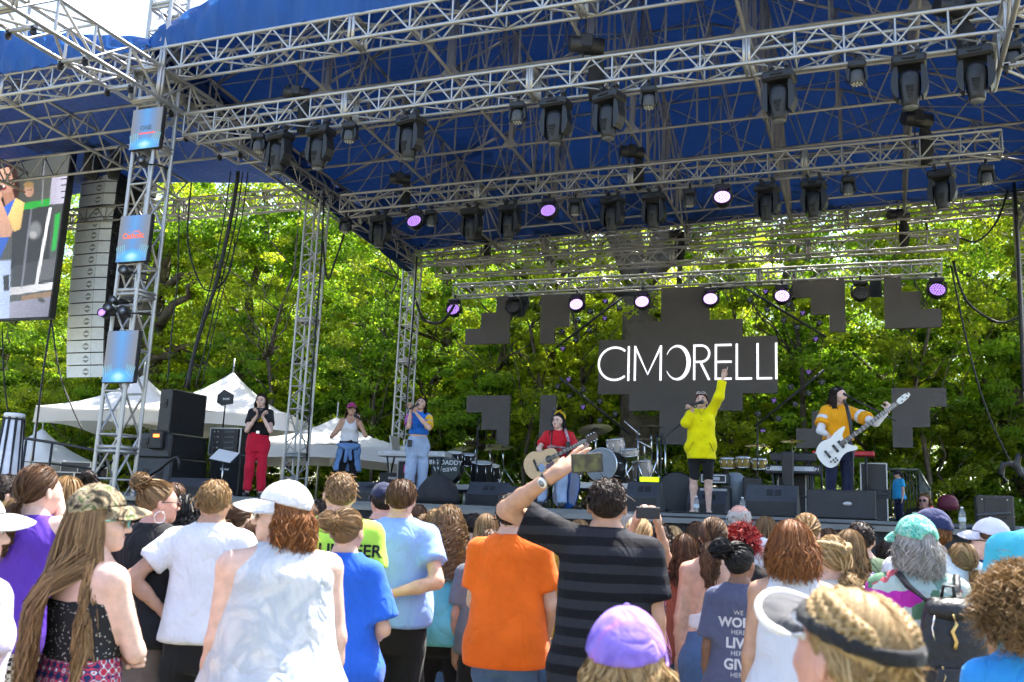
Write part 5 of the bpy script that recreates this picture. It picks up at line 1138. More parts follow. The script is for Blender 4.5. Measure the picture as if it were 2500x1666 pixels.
# barriers at the back
def barrier(x0, x1, y0, y1, Y, lab, n=14, slant=0.):
    a, b = at(x0, y0, Y=Y), at(x1, y0+slant, Y=Y); zb = DECK+.05; zt_ = a.z; t = thing('crowd_barrier', lab, 'barrier', (a.x, Y, DECK)); m = mat('green_grey_metal', (.08, .1, .09), .5, .5)
    for z in (zb+.1, zt_): MB().cyl((a.x, Y, z), (b.x, Y, z), .02).build('rail', m, t)
    for i in range(n+1): x = a.x+(b.x-a.x)*i/n; MB().cyl((x, Y, zb if i in (0, n) else zb+.1), (x, Y, zt_), .02 if i in (0, n) else .008, n=6).build('bar', m, t)
barrier(2008, 2112, 1078, 1170, 18.6, 'metal crowd barrier behind the crew man in blue'); barrier(1186, 1262, 1133, 1180, 18.0, 'metal crowd barrier behind the left of the guitarist')
t = thing('stair_rail', 'sloping green metal barrier behind the seated man', 'barrier', at(2112, 1080, Y=18.4)); mg = MATS['green_grey_metal']
for i in range(10):
    a, b = at(2112+i*2.8, 1080+i*5, Y=18.4-.1*i), at(2112+i*2.8, 1180, Y=18.4-.1*i); MB().cyl(a, (a.x, a.y, DECK), .01, n=6).build('bar', mg, t)
MB().cyl(at(2112, 1080, Y=18.4), at(2138, 1126, Y=17.5), .02).build('rail', mg, t)
# striped fabric column at the left edge
p = at(12, 1110, Y=10.2); zt_ = at(20, 952, Y=10.2).z; t = thing('striped_column', 'tapering white column with black vertical stripes at the stage side', 'column', (p.x, 10.2, 0)); M_COLW = mat('white_fabric_column', (.75, .75, .8), .7)
MB().lathe([(.27, 0), (.125, zt_-.06)], 24, Matrix.Translation((p.x, 10.2, 0))).build('body', M_COLW, t); MB().lathe([(.135, zt_-.06), (.14, zt_), (.125, zt_+.01)], 24, Matrix.Translation((p.x, 10.2, 0))).build('top_ring', M_COLW, t)
for k in range(9):
    a_ = k*2*math.pi/9+.2; MB().tube([(p.x+0.272*math.cos(a_), 10.2+0.272*math.sin(a_), .02), (p.x+0.129*math.cos(a_), 10.2+0.129*math.sin(a_), zt_-.05)], .02, 6).build('stripe', M_BLACK, t)
MB().lathe([(.133, zt_-.085), (.133, zt_-.06)], 24, Matrix.Translation((p.x, 10.2, 0)), cap=False).build('band', M_BLACK, t)
# cables on the stage lip and loose gear
def lip_cable(x0, x1, Y, z, lab, sd):
    r_ = random.Random(sd); X0, X1 = span(x0, x1, Y, 1200); n = 30; mb = MB(); mb.tube([(X0+(X1-X0)*i/n, Y+r_.uniform(-.05, .05)+.08*math.sin(i*.7+sd), z+.012) for i in range(n+1)], .012, 6); tag(mb.build('floor_cable', M_CABLE), lab, 'cable', 'cables along the stage lip')
lip_cable(1500, 2000, 10.55, 1.612, 'black cable lying along the stage lip below the singer in yellow', 1); lip_cable(1980, 2260, 10.5, 1.612, 'black cable lying along the stage lip by the water bottle', 2); lip_cable(1520, 1900, 11.5, DECK, 'black cable snaking across the deck before the floor monitors', 3)
p = at(1285, 1140, Y=12.0); t = thing('guitar_case_bag', 'blue electric guitar leaning in a stand below the guitarist', 'guitar', (p.x, 12, DECK))
M_BLG = mat('blue_lacquer', (.01, .06, .2), .15, 0, .3, 6, coat=.6)
mb = MB(); mb.prism([(.2*math.cos(a)*(1-.18*math.cos(2*a+.6)), .26+.26*math.sin(a)) for a in [i*math.pi/10 for i in range(20)]], .05, TRZ((p.x+.12, 11.9, DECK))); mb.build('body', M_BLG, t)
MB().box((p.x+.12, 11.93, DECK+.62), (.05, .03, .5)).build('neck', M_BLACK, t); MB().tube([(p.x-.1, 12.1, DECK), (p.x+.1, 11.88, DECK+.1), (p.x+.34, 12.1, DECK)], .015).build('stand', M_BLKM, t)
p = at(1010, 1160, Y=11.5); t = thing('gear_bag', 'black bag heaped on the stage edge below the blue jeans', 'bag', (p.x, 11.8, DECK))
mb = MB(); mb.lathe([(.28, 0), (.3, .1), (.24, .25), (.16, .36), (.05, .42), (.001, .425)], 14, Matrix.Translation(at(1005, 1160, Y=11.8)*1.0+Vector((0, 0, DECK-at(1005, 1160, Y=11.8).z)))@Matrix.Diagonal((1.1, .8, .95, 1))); mb.build('bag', M_BAG, t)
# ---------------------------------------------------------------- people: implicit body surfaces
def nets(F, ax):
    """surface nets on a sampled field F over axes ax=(x,y,z)"""
    x, y, z = ax; S = F < 0
    sh = np.array(F.shape)-1
    c = np.zeros(sh, np.int8)
    for i in (0, 1):
        for j in (0, 1):
            for k in (0, 1): c += S[i:i+sh[0], j:j+sh[1], k:k+sh[2]]
    act = (c > 0) & (c < 8); I = np.argwhere(act)
    if len(I) == 0: return np.zeros((0, 3)), np.zeros((0, 4), int)
    idx = -np.ones(sh, np.int64); idx[act] = np.arange(len(I))
    acc = np.zeros((len(I), 3)); cnt = np.zeros(len(I))
    P = (x, y, z)
    for a in range(3):
        o = [q for q in range(3) if q != a]
        for u in (0, 1):
            for w in (0, 1):
                off = np.zeros(3, int); off[o[0]] = u; off[o[1]] = w; A = I+off; B = A.copy(); B[:, a] += 1
                fa = F[A[:, 0], A[:, 1], A[:, 2]]; fb = F[B[:, 0], B[:, 1], B[:, 2]]; m = (fa < 0) != (fb < 0)
                t = np.where(m, fa/np.where(m, fa-fb, 1), 0)
                for q in range(3):
                    va = P[q][A[:, q]]; vb = P[q][B[:, q]]; acc[:, q] += np.where(m, va+t*(vb-va), 0)
                cnt += m
    V = acc/cnt[:, None]; Q = []
    for a in range(3):
        u, w = [(1, 2), (2, 0), (0, 1)][a]
        sl0 = [slice(None)]*3; sl1 = [slice(None)]*3; sl0[a] = slice(0, -1); sl1[a] = slice(1, None)
        s0, s1 = S[tuple(sl0)], S[tuple(sl1)]; E = np.argwhere(s0 != s1)
        E = E[(E[:, u] > 0) & (E[:, w] > 0) & (E[:, u] < sh[u]) & (E[:, w] < sh[w])]
        if len(E) == 0: continue
        du = np.zeros(3, int); du[u] = 1; dw = np.zeros(3, int); dw[w] = 1
        g = lambda X: idx[X[:, 0], X[:, 1], X[:, 2]]
        q = np.stack([g(E-du-dw), g(E-dw), g(E), g(E-du)], 1); fl = ~s0[E[:, 0], E[:, 1], E[:, 2]]
        q[fl] = q[fl][:, ::-1]; Q.append(q)
    Q = np.concatenate(Q); return V, Q[(Q >= 0).all(1)]
class Field:
    def __init__(s, lo, hi, h):
        s.ax = [np.arange(lo[i], hi[i]+h, h) for i in range(3)]; s.F = np.full([len(a) for a in s.ax], .6); s.h = h
    def sl(s, lo, hi, m=.09):
        r = [slice(max(0, np.searchsorted(s.ax[i], lo[i]-m)-1), np.searchsorted(s.ax[i], hi[i]+m)+1) for i in range(3)]
        return tuple(r), s.ax[0][r[0]][:, None, None], s.ax[1][r[1]][None, :, None], s.ax[2][r[2]][None, None, :]
    def put(s, r, d, k):
        A = s.F[r]
        if k <= 0: s.F[r] = np.minimum(A, d)
        else: h = np.clip(.5+.5*(A-d)/k, 0, 1); s.F[r] = A+(d-A)*h-k*h*(1-h)
    def sub(s, r, d, k=.006):
        A = s.F[r]; d = -d; h = np.clip(.5-.5*(A-d)/k, 0, 1); s.F[r] = A+(d-A)*h+k*h*(1-h)
    def dcone(s, a, b, ra, rb):
        a, b = np.asarray(a, float), np.asarray(b, float); m = max(ra, rb)
        r, x, y, z = s.sl(np.minimum(a, b)-m, np.maximum(a, b)+m); e = b-a; L = e@e+1e-9
        t = np.clip(((x-a[0])*e[0]+(y-a[1])*e[1]+(z-a[2])*e[2])/L, 0, 1)
        return r, np.sqrt((x-a[0]-t*e[0])**2+(y-a[1]-t*e[1])**2+(z-a[2]-t*e[2])**2)-(ra+(rb-ra)*t), t
    def cone(s, a, b, ra, rb, k=.03): r, d, _ = s.dcone(a, b, ra, rb); s.put(r, d, k)
    def dell(s, c, q, R=None):
        c, q = np.asarray(c, float), np.asarray(q, float); m = q.max(); r, x, y, z = s.sl(c-m, c+m); x, y, z = x-c[0], y-c[1], z-c[2]
        if R is not None: x, y, z = [R[0, i]*x+R[1, i]*y+R[2, i]*z for i in range(3)]
        k0 = np.sqrt((x/q[0])**2+(y/q[1])**2+(z/q[2])**2); k1 = np.sqrt((x/q[0]**2)**2+(y/q[1]**2)**2+(z/q[2]**2)**2)+1e-9
        return r, k0*(k0-1)/k1
    def ell(s, c, q, k=.02, R=None): r, d = s.dell(c, q, R); s.put(r, d, k)
    def cut(s, c, q, k=.006, R=None): r, d = s.dell(c, q, R); s.sub(r, d, k)
    def loft(s, prof, grow=0., z0=None, z1=None, k=.03, p=2.3):
        P = np.array(prof); z0 = P[0, 0] if z0 is None else z0; z1 = P[-1, 0] if z1 is None else z1
        r, x, y, z = s.sl((-.5, -.5, z0), (.5, .5, z1), .07)
        zz = z.ravel(); zs = np.linspace(P[0, 0], P[-1, 0], 80)
        def sm(col):
            v = np.interp(zs, P[:, 0], P[:, col]); kk = np.ones(7)/7; v = np.convolve(np.pad(v, 3, 'edge'), kk, 'valid'); return np.interp(zz, zs, v)[None, None, :]
        g = grow(zz)[None, None, :] if callable(grow) else grow
        a, b, cx, cy = sm(1)+g, sm(2)+g, sm(3), sm(4)
        d = ((np.abs((x-cx)/a)**p+np.abs((y-cy)/b)**p)**(1/p)-1)*np.minimum(a, b)
        d = np.maximum(d, np.maximum(z0-z, z-z1)); s.put(r, d, k)
    def clipz(s, z0=None, z1=None):
        z = s.ax[2][None, None, :]
        if z0 is not None: s.F = np.maximum(s.F, z0-z)
        if z1 is not None: s.F = np.maximum(s.F, z-z1)
    def mesh(s): 
        for a in range(3):
            q = [slice(None)]*3
            for e in (0, -1): q[a] = e; s.F[tuple(q)] = np.maximum(s.F[tuple(q)], .01)
        return nets(s.F, s.ax)
def hand_geo(pose, h):
    """wrist at origin, fingers along +z, palm facing +y, thumb on +x"""
    f = Field((-.09, -.07, -.03), (.1, .13, .21), h)
    f.cone((0, 0, -.02), (0, 0, .02), .026, .027, .02); f.ell((0, 0, .05), (.042, .017, .05), .02); f.ell((.02, .008, .035), (.022, .016, .03), .015)
    L = (.065, .075, .07, .055); X = (.029, .01, -.01, -.029); curl = {'relaxed': .35, 'grip': 1.25, 'fist': 1.5, 'flat': .06, 'point': 1.5, 'open': .12}[pose]
    for i in range(4):
        c = curl*(1+.08*i) if not (pose == 'point' and i == 0) else .05
        p = np.array([X[i], 0, .09-.004*abs(i-1)]); a = c*.5; sp = X[i]*(.9 if pose == 'open' else .25)
        for j, (l, r0) in enumerate(((.48, .0098), (.31, .0088), (.21, .0078))):
            q = p+np.array([sp*l, math.sin(a)*L[i]*l*1.15, math.cos(a)*L[i]*l*1.15]); f.cone(p, q, r0, r0-.001, .006); p = q; a += c*(.85 if j == 0 else .6)
    th = {'flat': (.6, .25, .6), 'open': (.8, .2, .5), 'relaxed': (.5, .45, .7), 'grip': (.25, .85, .45), 'fist': (-.1, .85, .5), 'point': (-.1, .8, .5)}[pose]
    p = np.array([.03, .008, .02]); d = np.array(th); d /= np.linalg.norm(d); q = p+np.array([.016, .008, .022]); f.cone(p, q, .014, .012, .01); q2 = q+d*.034; f.cone(q, q2, .0115, .010, .008); f.cone(q2, q2+(d+np.array([-.25, .1, .15]))*.024, .010, .0085, .006)
    return f.mesh()
HANDS = {}
def hand(pose, h):
    k = (pose, h)
    if k not in HANDS: HANDS[k] = hand_geo(pose, h)
    return HANDS[k]
def rot3(yaw, pitch, roll=0.):
    return np.array((Matrix.Rotation(yaw, 3, 'Z')@Matrix.Rotation(pitch, 3, 'X')@Matrix.Rotation(roll, 3, 'Y')))
def head_field(h, fem):
    f = Field((-.12, -.13, -.09), (.12, .17, .23), h); w = 1. if fem else 1.05
    f.ell((0, .0, .108), (.074*w, .093, .088), .02); f.ell((0, .04, .062), (.060*w, .062, .082), .04); f.ell((0, .062, .018), (.042*w, .04, .032), .03)
    f.ell((0, .086, .0), (.019, .018, .015), .02); f.cone((0, -.01, -.09), (0, -.002, .03), .053*w, .05*w, .02)
    f.ell((0, .083, .108), (.048, .016, .014), .02); 
    for s in (-1, 1):
        f.cut((s*.031, .112, .088), (.019, .018, .013), .012); f.ell((s*.04, .075, .062), (.022, .022, .018), .02)
    f.cone((0, .098, .092), (0, .121, .06), .008, .0125, .012)
    for s in (-1, 1): f.ell((s*.010, .112, .057), (.008, .010, .007), .008)
    f.ell((0, .100, .034), (.022, .011, .0065), .006); f.ell((0, .098, .024), (.019, .011, .007), .006)
    for s in (-1, 1):
        R = rot3(s*.35, .15); f.ell((s*.078*w, -.002, .074), (.008, .019, .031), .008, R); f.cut((s*.086*w, .002, .076), (.005, .009, .016), .004, R)
    return f
HEADS = {}
def head_mesh(h, fem):
    if (h, fem) not in HEADS: HEADS[(h, fem)] = head_field(h, fem).mesh()
    return HEADS[(h, fem)]
# ---- materials for people
def skin(name, c):
    if name in MATS: return MATS[name]
    m = mat(name, c, .46, 0, .15, 22, .14, 120); b = m.node_tree.nodes['Principled BSDF']; b.inputs['Subsurface Weight'].default_value = .0
    b.inputs['Subsurface Radius'].default_value = (.02, .008, .004); b.inputs['Subsurface Scale'].default_value = .5; return m
SK = {'pale': skin('pale_skin', (.66, .43, .34)), 'fair': skin('fair_skin', (.58, .35, .25)), 'tan': skin('tan_skin', (.47, .26, .165)), 'brown': skin('brown_skin', (.22, .11, .065)), 'red': skin('sunburnt_skin', (.6, .31, .24))}
def hair_mat(name, dark, lite):
    if name in MATS: return MATS[name]
    m = bpy.data.materials.new(name); m.use_nodes = True; MATS[name] = m; t = m.node_tree; b = t.nodes['Principled BSDF']
    a = t.nodes.new('ShaderNodeAttribute'); a.attribute_name = 'tint'; mx = t.nodes.new('ShaderNodeMix'); mx.data_type = 'RGBA'; mx.inputs[6].default_value = (*dark, 1); mx.inputs[7].default_value = (*lite, 1)
    t.links.new(a.outputs['Fac'], mx.inputs[0]); t.links.new(mx.outputs[2], b.inputs['Base Color']); b.inputs['Roughness'].default_value = .55; b.inputs['Specular IOR Level'].default_value = .3
    ts = t.nodes.new('ShaderNodeBsdfTranslucent'); t.links.new(mx.outputs[2], ts.inputs[0]); ms = t.nodes.new('ShaderNodeMixShader'); ms.inputs[0].default_value = .25
    t.links.new(b.outputs[0], ms.inputs[1]); t.links.new(ts.outputs[0], ms.inputs[2]); t.links.new(ms.outputs[0], t.nodes['Material Output'].inputs[0]); return m
HC = {'brown': ((.05, .024, .012), (.17, .085, .04)), 'dark': ((.012, .008, .007), (.05, .03, .022)), 'black': ((.006, .006, .007), (.025, .022, .022)), 'auburn': ((.10, .032, .01), (.38, .15, .045)), 'blond': ((.24, .14, .055), (.62, .44, .22)),
      'lightbrown': ((.10, .055, .025), (.42, .26, .12)), 'grey': ((.22, .2, .18), (.55, .52, .48)), 'white': ((.5, .47, .44), (.8, .78, .75)), 'red': ((.16, .008, .01), (.45, .03, .03)), 'maroon': ((.07, .008, .008), (.2, .025, .02)), 'sandy': ((.15, .08, .03), (.42, .26, .11))}
def hmat(c): return hair_mat(c+'_hair', *HC[c])
def wrinkle(m):
    t = m.node_tree; b = t.nodes['Principled BSDF']; L = t.links.new; tc = t.nodes.new('ShaderNodeTexCoord'); mp = t.nodes.new('ShaderNodeMapping'); mp.inputs['Scale'].default_value = (1, 1, .55); mp.inputs['Rotation'].default_value = (0, .5, 0); L(tc.outputs['Object'], mp.inputs[0])
    n = t.nodes.new('ShaderNodeTexNoise'); n.inputs['Scale'].default_value = 7; n.inputs['Detail'].default_value = 2.5; n.inputs['Distortion'].default_value = .7; L(mp.outputs[0], n.inputs['Vector'])
    mr = t.nodes.new('ShaderNodeMath'); mr.operation = 'PINGPONG'; mr.inputs[1].default_value = .13; L(n.outputs['Fac'], mr.inputs[0])
    bp = t.nodes.new('ShaderNodeBump'); bp.inputs['Strength'].default_value = .4; bp.inputs['Distance'].default_value = .1; L(mr.outputs[0], bp.inputs['Height'])
    if b.inputs['Normal'].links: L(b.inputs['Normal'].links[0].from_socket, bp.inputs['Normal'])
    L(bp.outputs[0], b.inputs['Normal']); return m
def cloth(name, col, var=.13, rough=.85, emit=None):
    if 'cloth_'+name in MATS: return MATS['cloth_'+name]
    return wrinkle(mat('cloth_'+name, col, rough, 0, var, 5, .1, 60, sheen=.1, spec=.2))
def pat(name, kind, cols, scale=20.):
    if name in MATS: return MATS[name]
    m = bpy.data.materials.new(name); m.use_nodes = True; MATS[name] = m; t = m.node_tree; b = t.nodes['Principled BSDF']; b.inputs['Roughness'].default_value = .85; b.inputs['Specular IOR Level'].default_value = .2
    tc = t.nodes.new('ShaderNodeTexCoord'); L = t.links.new
    def ramp(src, pos, interp='CONSTANT'):
        r = t.nodes.new('ShaderNodeValToRGB'); r.color_ramp.interpolation = interp; e = r.color_ramp.elements
        while len(e) < len(pos): e.new(.5)
        for i, q in enumerate(pos): e[i].position = q; e[i].color = (*cols[i % len(cols)], 1)
        L(src, r.inputs[0]); L(r.outputs[0], b.inputs['Base Color'])
    if kind == 'noise' or kind == 'camo':
        n = t.nodes.new('ShaderNodeTexNoise'); n.inputs['Scale'].default_value = scale; n.inputs['Detail'].default_value = 4 if kind == 'camo' else 3; n.inputs['Distortion'].default_value = 1.2; L(tc.outputs['Object'], n.inputs['Vector'])
        k = len(cols); ramp(n.outputs['Fac'], [0]+[.36+.28*i/(k-1) for i in range(1, k)] if kind == 'camo' else [.3+.4*i/(k-1) for i in range(k)], 'CONSTANT' if kind == 'camo' else 'EASE')
    elif kind == 'stripe':
        n = t.nodes.new('ShaderNodeTexWave'); n.bands_direction = 'Z'; n.inputs['Scale'].default_value = scale; n.inputs['Distortion'].default_value = .6; L(tc.outputs['Object'], n.inputs['Vector']); ramp(n.outputs['Fac'], [0, .5])
    elif kind == 'dots':
        n = t.nodes.new('ShaderNodeTexVoronoi'); n.inputs['Scale'].default_value = scale; L(tc.outputs['Object'], n.inputs['Vector']); ramp(n.outputs['Distance'], [0, .22])
    elif kind == 'check':
        n = t.nodes.new('ShaderNodeTexChecker'); n.inputs['Scale'].default_value = scale; n.inputs[1].default_value = (*cols[0], 1); n.inputs[2].default_value = (*cols[1], 1); L(tc.outputs['Object'], n.inputs['Vector']); L(n.outputs[0], b.inputs['Base Color'])
    elif kind == 'plaid':
        o = None
        for d, s in (('X', scale), ('Z', scale), ('Y', scale)):
            n = t.nodes.new('ShaderNodeTexWave'); n.bands_direction = d; n.inputs['Scale'].default_value = s; L(tc.outputs['Object'], n.inputs['Vector'])
            if o is None: o = n.outputs['Fac']
            else: q = t.nodes.new('ShaderNodeMath'); q.operation = 'ADD'; L(o, q.inputs[0]); L(n.outputs['Fac'], q.inputs[1]); o = q.outputs[0]
        q = t.nodes.new('ShaderNodeMath'); q.operation = 'DIVIDE'; L(o, q.inputs[0]); q.inputs[1].default_value = 3; ramp(q.outputs[0], [0, .35, .5, .62, .7])
    elif kind == 'voro':
        n = t.nodes.new('ShaderNodeTexVoronoi'); n.inputs['Scale'].default_value = scale; n2 = t.nodes.new('ShaderNodeTexNoise'); n2.inputs['Scale'].default_value = scale*.5; L(tc.outputs['Object'], n2.inputs['Vector'])
        mm = t.nodes.new('ShaderNodeMix'); mm.data_type = 'VECTOR'; mm.inputs[0].default_value = .25; L(tc.outputs['Object'], mm.inputs[4]); L(n2.outputs['Color'], mm.inputs[5]); L(mm.outputs[1], n.inputs['Vector'])
        sx = t.nodes.new('ShaderNodeSeparateColor'); L(n.outputs['Color'], sx.inputs[0]); k = len(cols); ramp(sx.outputs[0], [i/k for i in range(k)])
    n3 = t.nodes.new('ShaderNodeTexNoise'); n3.inputs['Scale'].default_value = 28; L(tc.outputs['Object'], n3.inputs['Vector']); bp = t.nodes.new('ShaderNodeBump'); bp.inputs['Strength'].default_value = .12; bp.inputs['Distance'].default_value = .02; L(n3.outputs['Fac'], bp.inputs['Height']); L(bp.outputs[0], b.inputs['Normal'])
    return wrinkle(m)
# ---- hair ribbons (head coordinates: origin at the neck pivot)
SCALP = np.array([.079, .099, .094]); SCC = np.array([0, .0, .108])
def ribbons(P, width, r, spread=.15):
    """P (S,n,3) -> mesh arrays"""
    S, n, _ = P.shape; fly = r.normal(size=(S, 3))*np.where(r.random(S) < .1, .016, .0025)[:, None]; P = P+fly[:, None, :]*(np.linspace(0, 1, n)**1.5)[None, :, None]; T = np.gradient(P, axis=1); T /= np.linalg.norm(T, axis=2, keepdims=True)+1e-9
    N = P-SCC-np.array([0, 0, -.1])*np.linspace(0, 1, n)[None, :, None]; N[:, :, 2] *= .4; N += r.normal(size=(S, 1, 3))*.05
    B = np.cross(T, N); B /= np.linalg.norm(B, axis=2, keepdims=True)+1e-9
    w = (width*r.uniform(.6, 1.3, S))[:, None]*(.45+.55*np.sin(np.pi*np.clip(np.linspace(.12, 1.0, n), 0, 1))[None, :]+.0); w = w[:, :, None]
    Nn = np.cross(B, T)
    V = np.stack([P-B*w/2, P+B*w/2], 2).reshape(-1, 3); k = np.arange(S)[:, None]*n*2+np.arange(n-1)[None, :]*2; k = k.ravel()
    Q = np.stack([k, k+2, k+3, k+1], 1); st = np.repeat(np.arange(S), n-1)
    return V, Q, np.clip(r.beta(1.3, 1.6, S), 0, 1)[st]
def on_scalp(az, pol, lift=1.0):
    d = np.stack([np.sin(pol)*np.sin(az), np.sin(pol)*np.cos(az), np.cos(pol)], -1); return SCC+d*SCALP*(lift[..., None] if isinstance(lift, np.ndarray) else lift)
def hairline(az):   # polar angle where hair stops: low at the nape, high over the face
    c = np.cos(az); return np.radians(np.where(c > 0, 102-58*np.clip(c*1.25, 0, 1)**.8, 104+14*(-c)))
def hair_geo(style, seed, S, L=.3, vol=1.0, wave=.012, freq=9., rest=-.15, width=.007, tie=None):
    r = np.random.default_rng(seed); out = []
    az = r.uniform(-math.pi, math.pi, S); hl = hairline(az)
    layer = 1+.015*vol+.085*vol*r.random(S)
    if style in ('short', 'buzz', 'bald'):
        width = width*.55; S = int(S*1.7); az = r.uniform(-math.pi, math.pi, S); hl = hairline(az); layer = 1+.015*vol+.085*vol*r.random(S)
        if style == 'bald': az = az[np.cos(az) < .35]; S = len(az); layer = layer[:S]; hl = hairline(az)
        pol0 = r.random(S)**.6*hl if style != 'bald' else np.radians(62)+r.random(S)*(hl-np.radians(62)); n = 4; t = np.linspace(0, 1, n)[None, :]; ln = L/.1*r.uniform(.7, 1.2, S)[:, None]
        p = on_scalp(az[:, None]+.25*r.normal(size=(S, 1))*t, np.minimum(pol0[:, None]+ln*t, hl[:, None]+.10), 1+(layer-1)[:, None]*np.sin(t*2.2)+.015)
        out.append((p, width))
    elif style in ('tied', 'braids', 'bun'):
        n = 9; t = np.linspace(0, 1, n)[None, :]; T = np.array(tie if tie is not None else (0, -.105, .06)); d = (T-SCC)/SCALP; d /= np.linalg.norm(d)
        p0 = on_scalp(az, hl*r.uniform(.0, 1.0, S)**.5); u0 = (p0-SCC)/SCALP; u0 /= np.linalg.norm(u0, axis=1)[:, None]
        if style == 'braids': d = np.stack([np.sign(u0[:, 0]+1e-6)*.62, np.full(S, -.62), np.full(S, -.35)], 1); d /= np.linalg.norm(d, axis=1)[:, None]
        else: d = np.tile(d, (S, 1))
        u = u0[:, None, :]*(1-t[..., None])+d[:, None, :]*t[..., None]; u /= np.linalg.norm(u, axis=2, keepdims=True)+1e-6
        p = SCC+u*SCALP*(1.01+(layer-1)*.55)[:, None, None]; out.append((p, width))
        if style == 'tied':     # the tail
            m = int(S*.5); n2 = 12; t = np.linspace(0, 1, n2)[None, :]; ang = r.uniform(0, 2*math.pi, m)[:, None]; rad = (.012+.04*np.sin(np.pi*np.minimum(1, t*1.05))**.7*r.random(m)[:, None]**.5*vol)
            ln = L*r.uniform(.75, 1.05, m)[:, None]; ph = ang+r.uniform(0, 1, m)[:, None]
            x = T[0]+rad*np.cos(ang)+wave*np.sin(freq*t*3+ph); y = T[1]-.035*np.sin(np.minimum(t*3, 1.6))+np.minimum(rest+.135, .0)*t+rad*np.sin(ang)*.8; z = T[2]+.015*np.sin(t*6)*(1-t)-ln*t
            out.append((np.stack([x, y, z], 2), width))
        if style == 'bun':
            m = int(S*.6); n2 = 16; t = np.linspace(0, 1, n2)[None, :]; q = r.normal(size=(m, 3)); q /= np.linalg.norm(q, axis=1)[:, None]; e = np.cross(q, r.normal(size=(m, 3))); e /= np.linalg.norm(e, axis=1)[:, None]
            a = t*r.uniform(2, 4.5, m)[:, None]; R = L*r.uniform(.75, 1.08, m)[:, None, None]; C = T+d[0]*SCALP*0+np.array(d[0])*L*.7
            out.append((C+R*(q[:, None, :]*np.cos(a)[..., None]+e[:, None, :]*np.sin(a)[..., None])*np.array([1.15, 1, .95]), width))
        if style == 'braids':
            for s in (-1, 1):
                m = int(S*.35); n2 = 14; t = np.linspace(0, 1, n2)[None, :]; str_ = r.integers(0, 3, m)[:, None]; a = t*freq*2+str_*2.094+r.normal(size=(m, 1))*.25; w_ = .017*vol*(1-.35*t)
                x = s*.06+w_*np.sin(a)+s*.02*t; y = -.085-.03*np.sin(t*3)+w_*.7*np.sin(2*a)+(rest+.1)*t; z = .045-L*t+r.normal(size=(m, 1))*.004
                out.append((np.stack([x, y, z], 2)+r.normal(size=(m, 1, 3))*.004, width*1.2))
    else:                        # falling hair: 'long', 'curly'
        nf = 5; nh = 15 if style == 'curly' else 9
        part = r.normal(size=S)*.12; pol0 = np.abs(r.normal(size=S))*.25; h2 = hl*r.uniform(.7, 1.02, S)
        # bring front hair round the face to the side
        az2 = np.where(np.abs(az) < 1.35, np.sign(az+1e-6)*(1.32+.25*np.abs(az)), az); t = np.linspace(0, 1, nf)[None, :]
        a_ = az[:, None]*(1-t)+az2[:, None]*t; po = pol0[:, None]*(1-t)+np.maximum(h2, np.radians(80))[:, None]*t
        p = on_scalp(a_, po, (1.0+(layer-1)[:, None]*(.4+.6*t)))
        e = p[:, -1]; ln = np.maximum(.02, (L*r.uniform(.72, 1.03, S)-.0))[:, None]; t = np.linspace(0, 1, nh+1)[None, 1:]
        clump = np.round(az*5)+np.round(r.random(S)*2); ph = (clump*1.7)[:, None]+r.normal(size=(S, 1))*.9
        sp = 1+.25*vol*np.sin(np.minimum(t*2.2, 1.57))*np.minimum(1., L/.25)
        x = e[:, :1]*sp; y = e[:, 1:2]*sp; z = e[:, 2:3]-ln*t
        back = np.cos(az)[:, None] < .25
        yb = rest-.035*r.random(S)[:, None]
        y = np.where(back & (z < -.08), np.minimum(y, yb+np.clip((z+.2)/.12, 0, 1)*.06), y)
        wv = wave*np.minimum(1, t*2.5); x = x+wv*np.sin(freq*t*L*8+ph); y = y+wv*.8*np.sin(freq*t*L*8+ph*1.3+1.2)
        if style == 'curly':
            cr = .013*vol; x = x+cr*np.sin(t*L*95+ph*3); y = y+cr*np.cos(t*L*95+ph*3)
            q = cr*.6; p = p+q*np.stack([np.sin(po*14+ph), np.cos(po*14+ph), np.sin(po*11+ph*2)], 2)
        out.append((np.concatenate([p, np.stack([x, y, z], 2)], 1), width))
    V, Q, T_ = [], [], []; o = 0
    for P, w in out:
        v, q, tt = ribbons(P, w, r); V.append(v); Q.append(q+o); T_.append(tt); o += len(v)
    return np.concatenate(V), np.concatenate(Q), np.concatenate(T_)
def afro_geo(seed, S, R=.15, cz=.12, width=.008):
    r = np.random.default_rng(seed); n = 11; width = width*.6; t = np.linspace(0, 1, n)[None, :]; az = r.uniform(-math.pi, math.pi, S); pol = r.random(S)**.6*hairline(az)*1.08; a = on_scalp(az, pol); d = (a-SCC)/np.linalg.norm(a-SCC, axis=1)[:, None]
    ln = R*r.uniform(.55, 1., S); P = a[:, None, :]+d[:, None, :]*(ln[:, None]*t)[..., None]; P[:, :, 2] -= .35*ln[:, None]*t**2
    ph = r.uniform(0, 6.28, S)[:, None]; P[:, :, 0] += .016*np.sin(t*30+ph)*t**.5; P[:, :, 1] += .016*np.cos(t*30+ph)*t**.5; P[:, :, 2] += .014*np.sin(t*26+ph*2)*t**.5
    return ribbons(P, width, r)
def cap_under(h, grow, style):
    """thin cap of hair under the ribbons"""
    f = Field((-.13, -.15, -.06), (.13, .15, .25), h); f.ell(SCC, SCALP*(1+grow), 0)
    x, y, z = f.ax[0][:, None, None], f.ax[1][None, :, None], f.ax[2][None, None, :]
    f.F = np.maximum(f.F, (y-.055)*.8-(z-.135)*.75)        # face opening
    f.F = np.maximum(f.F, -(z-.045)-np.clip(-(y+.02), 0, 1)*.9)
    return f.mesh()
class Person: pass
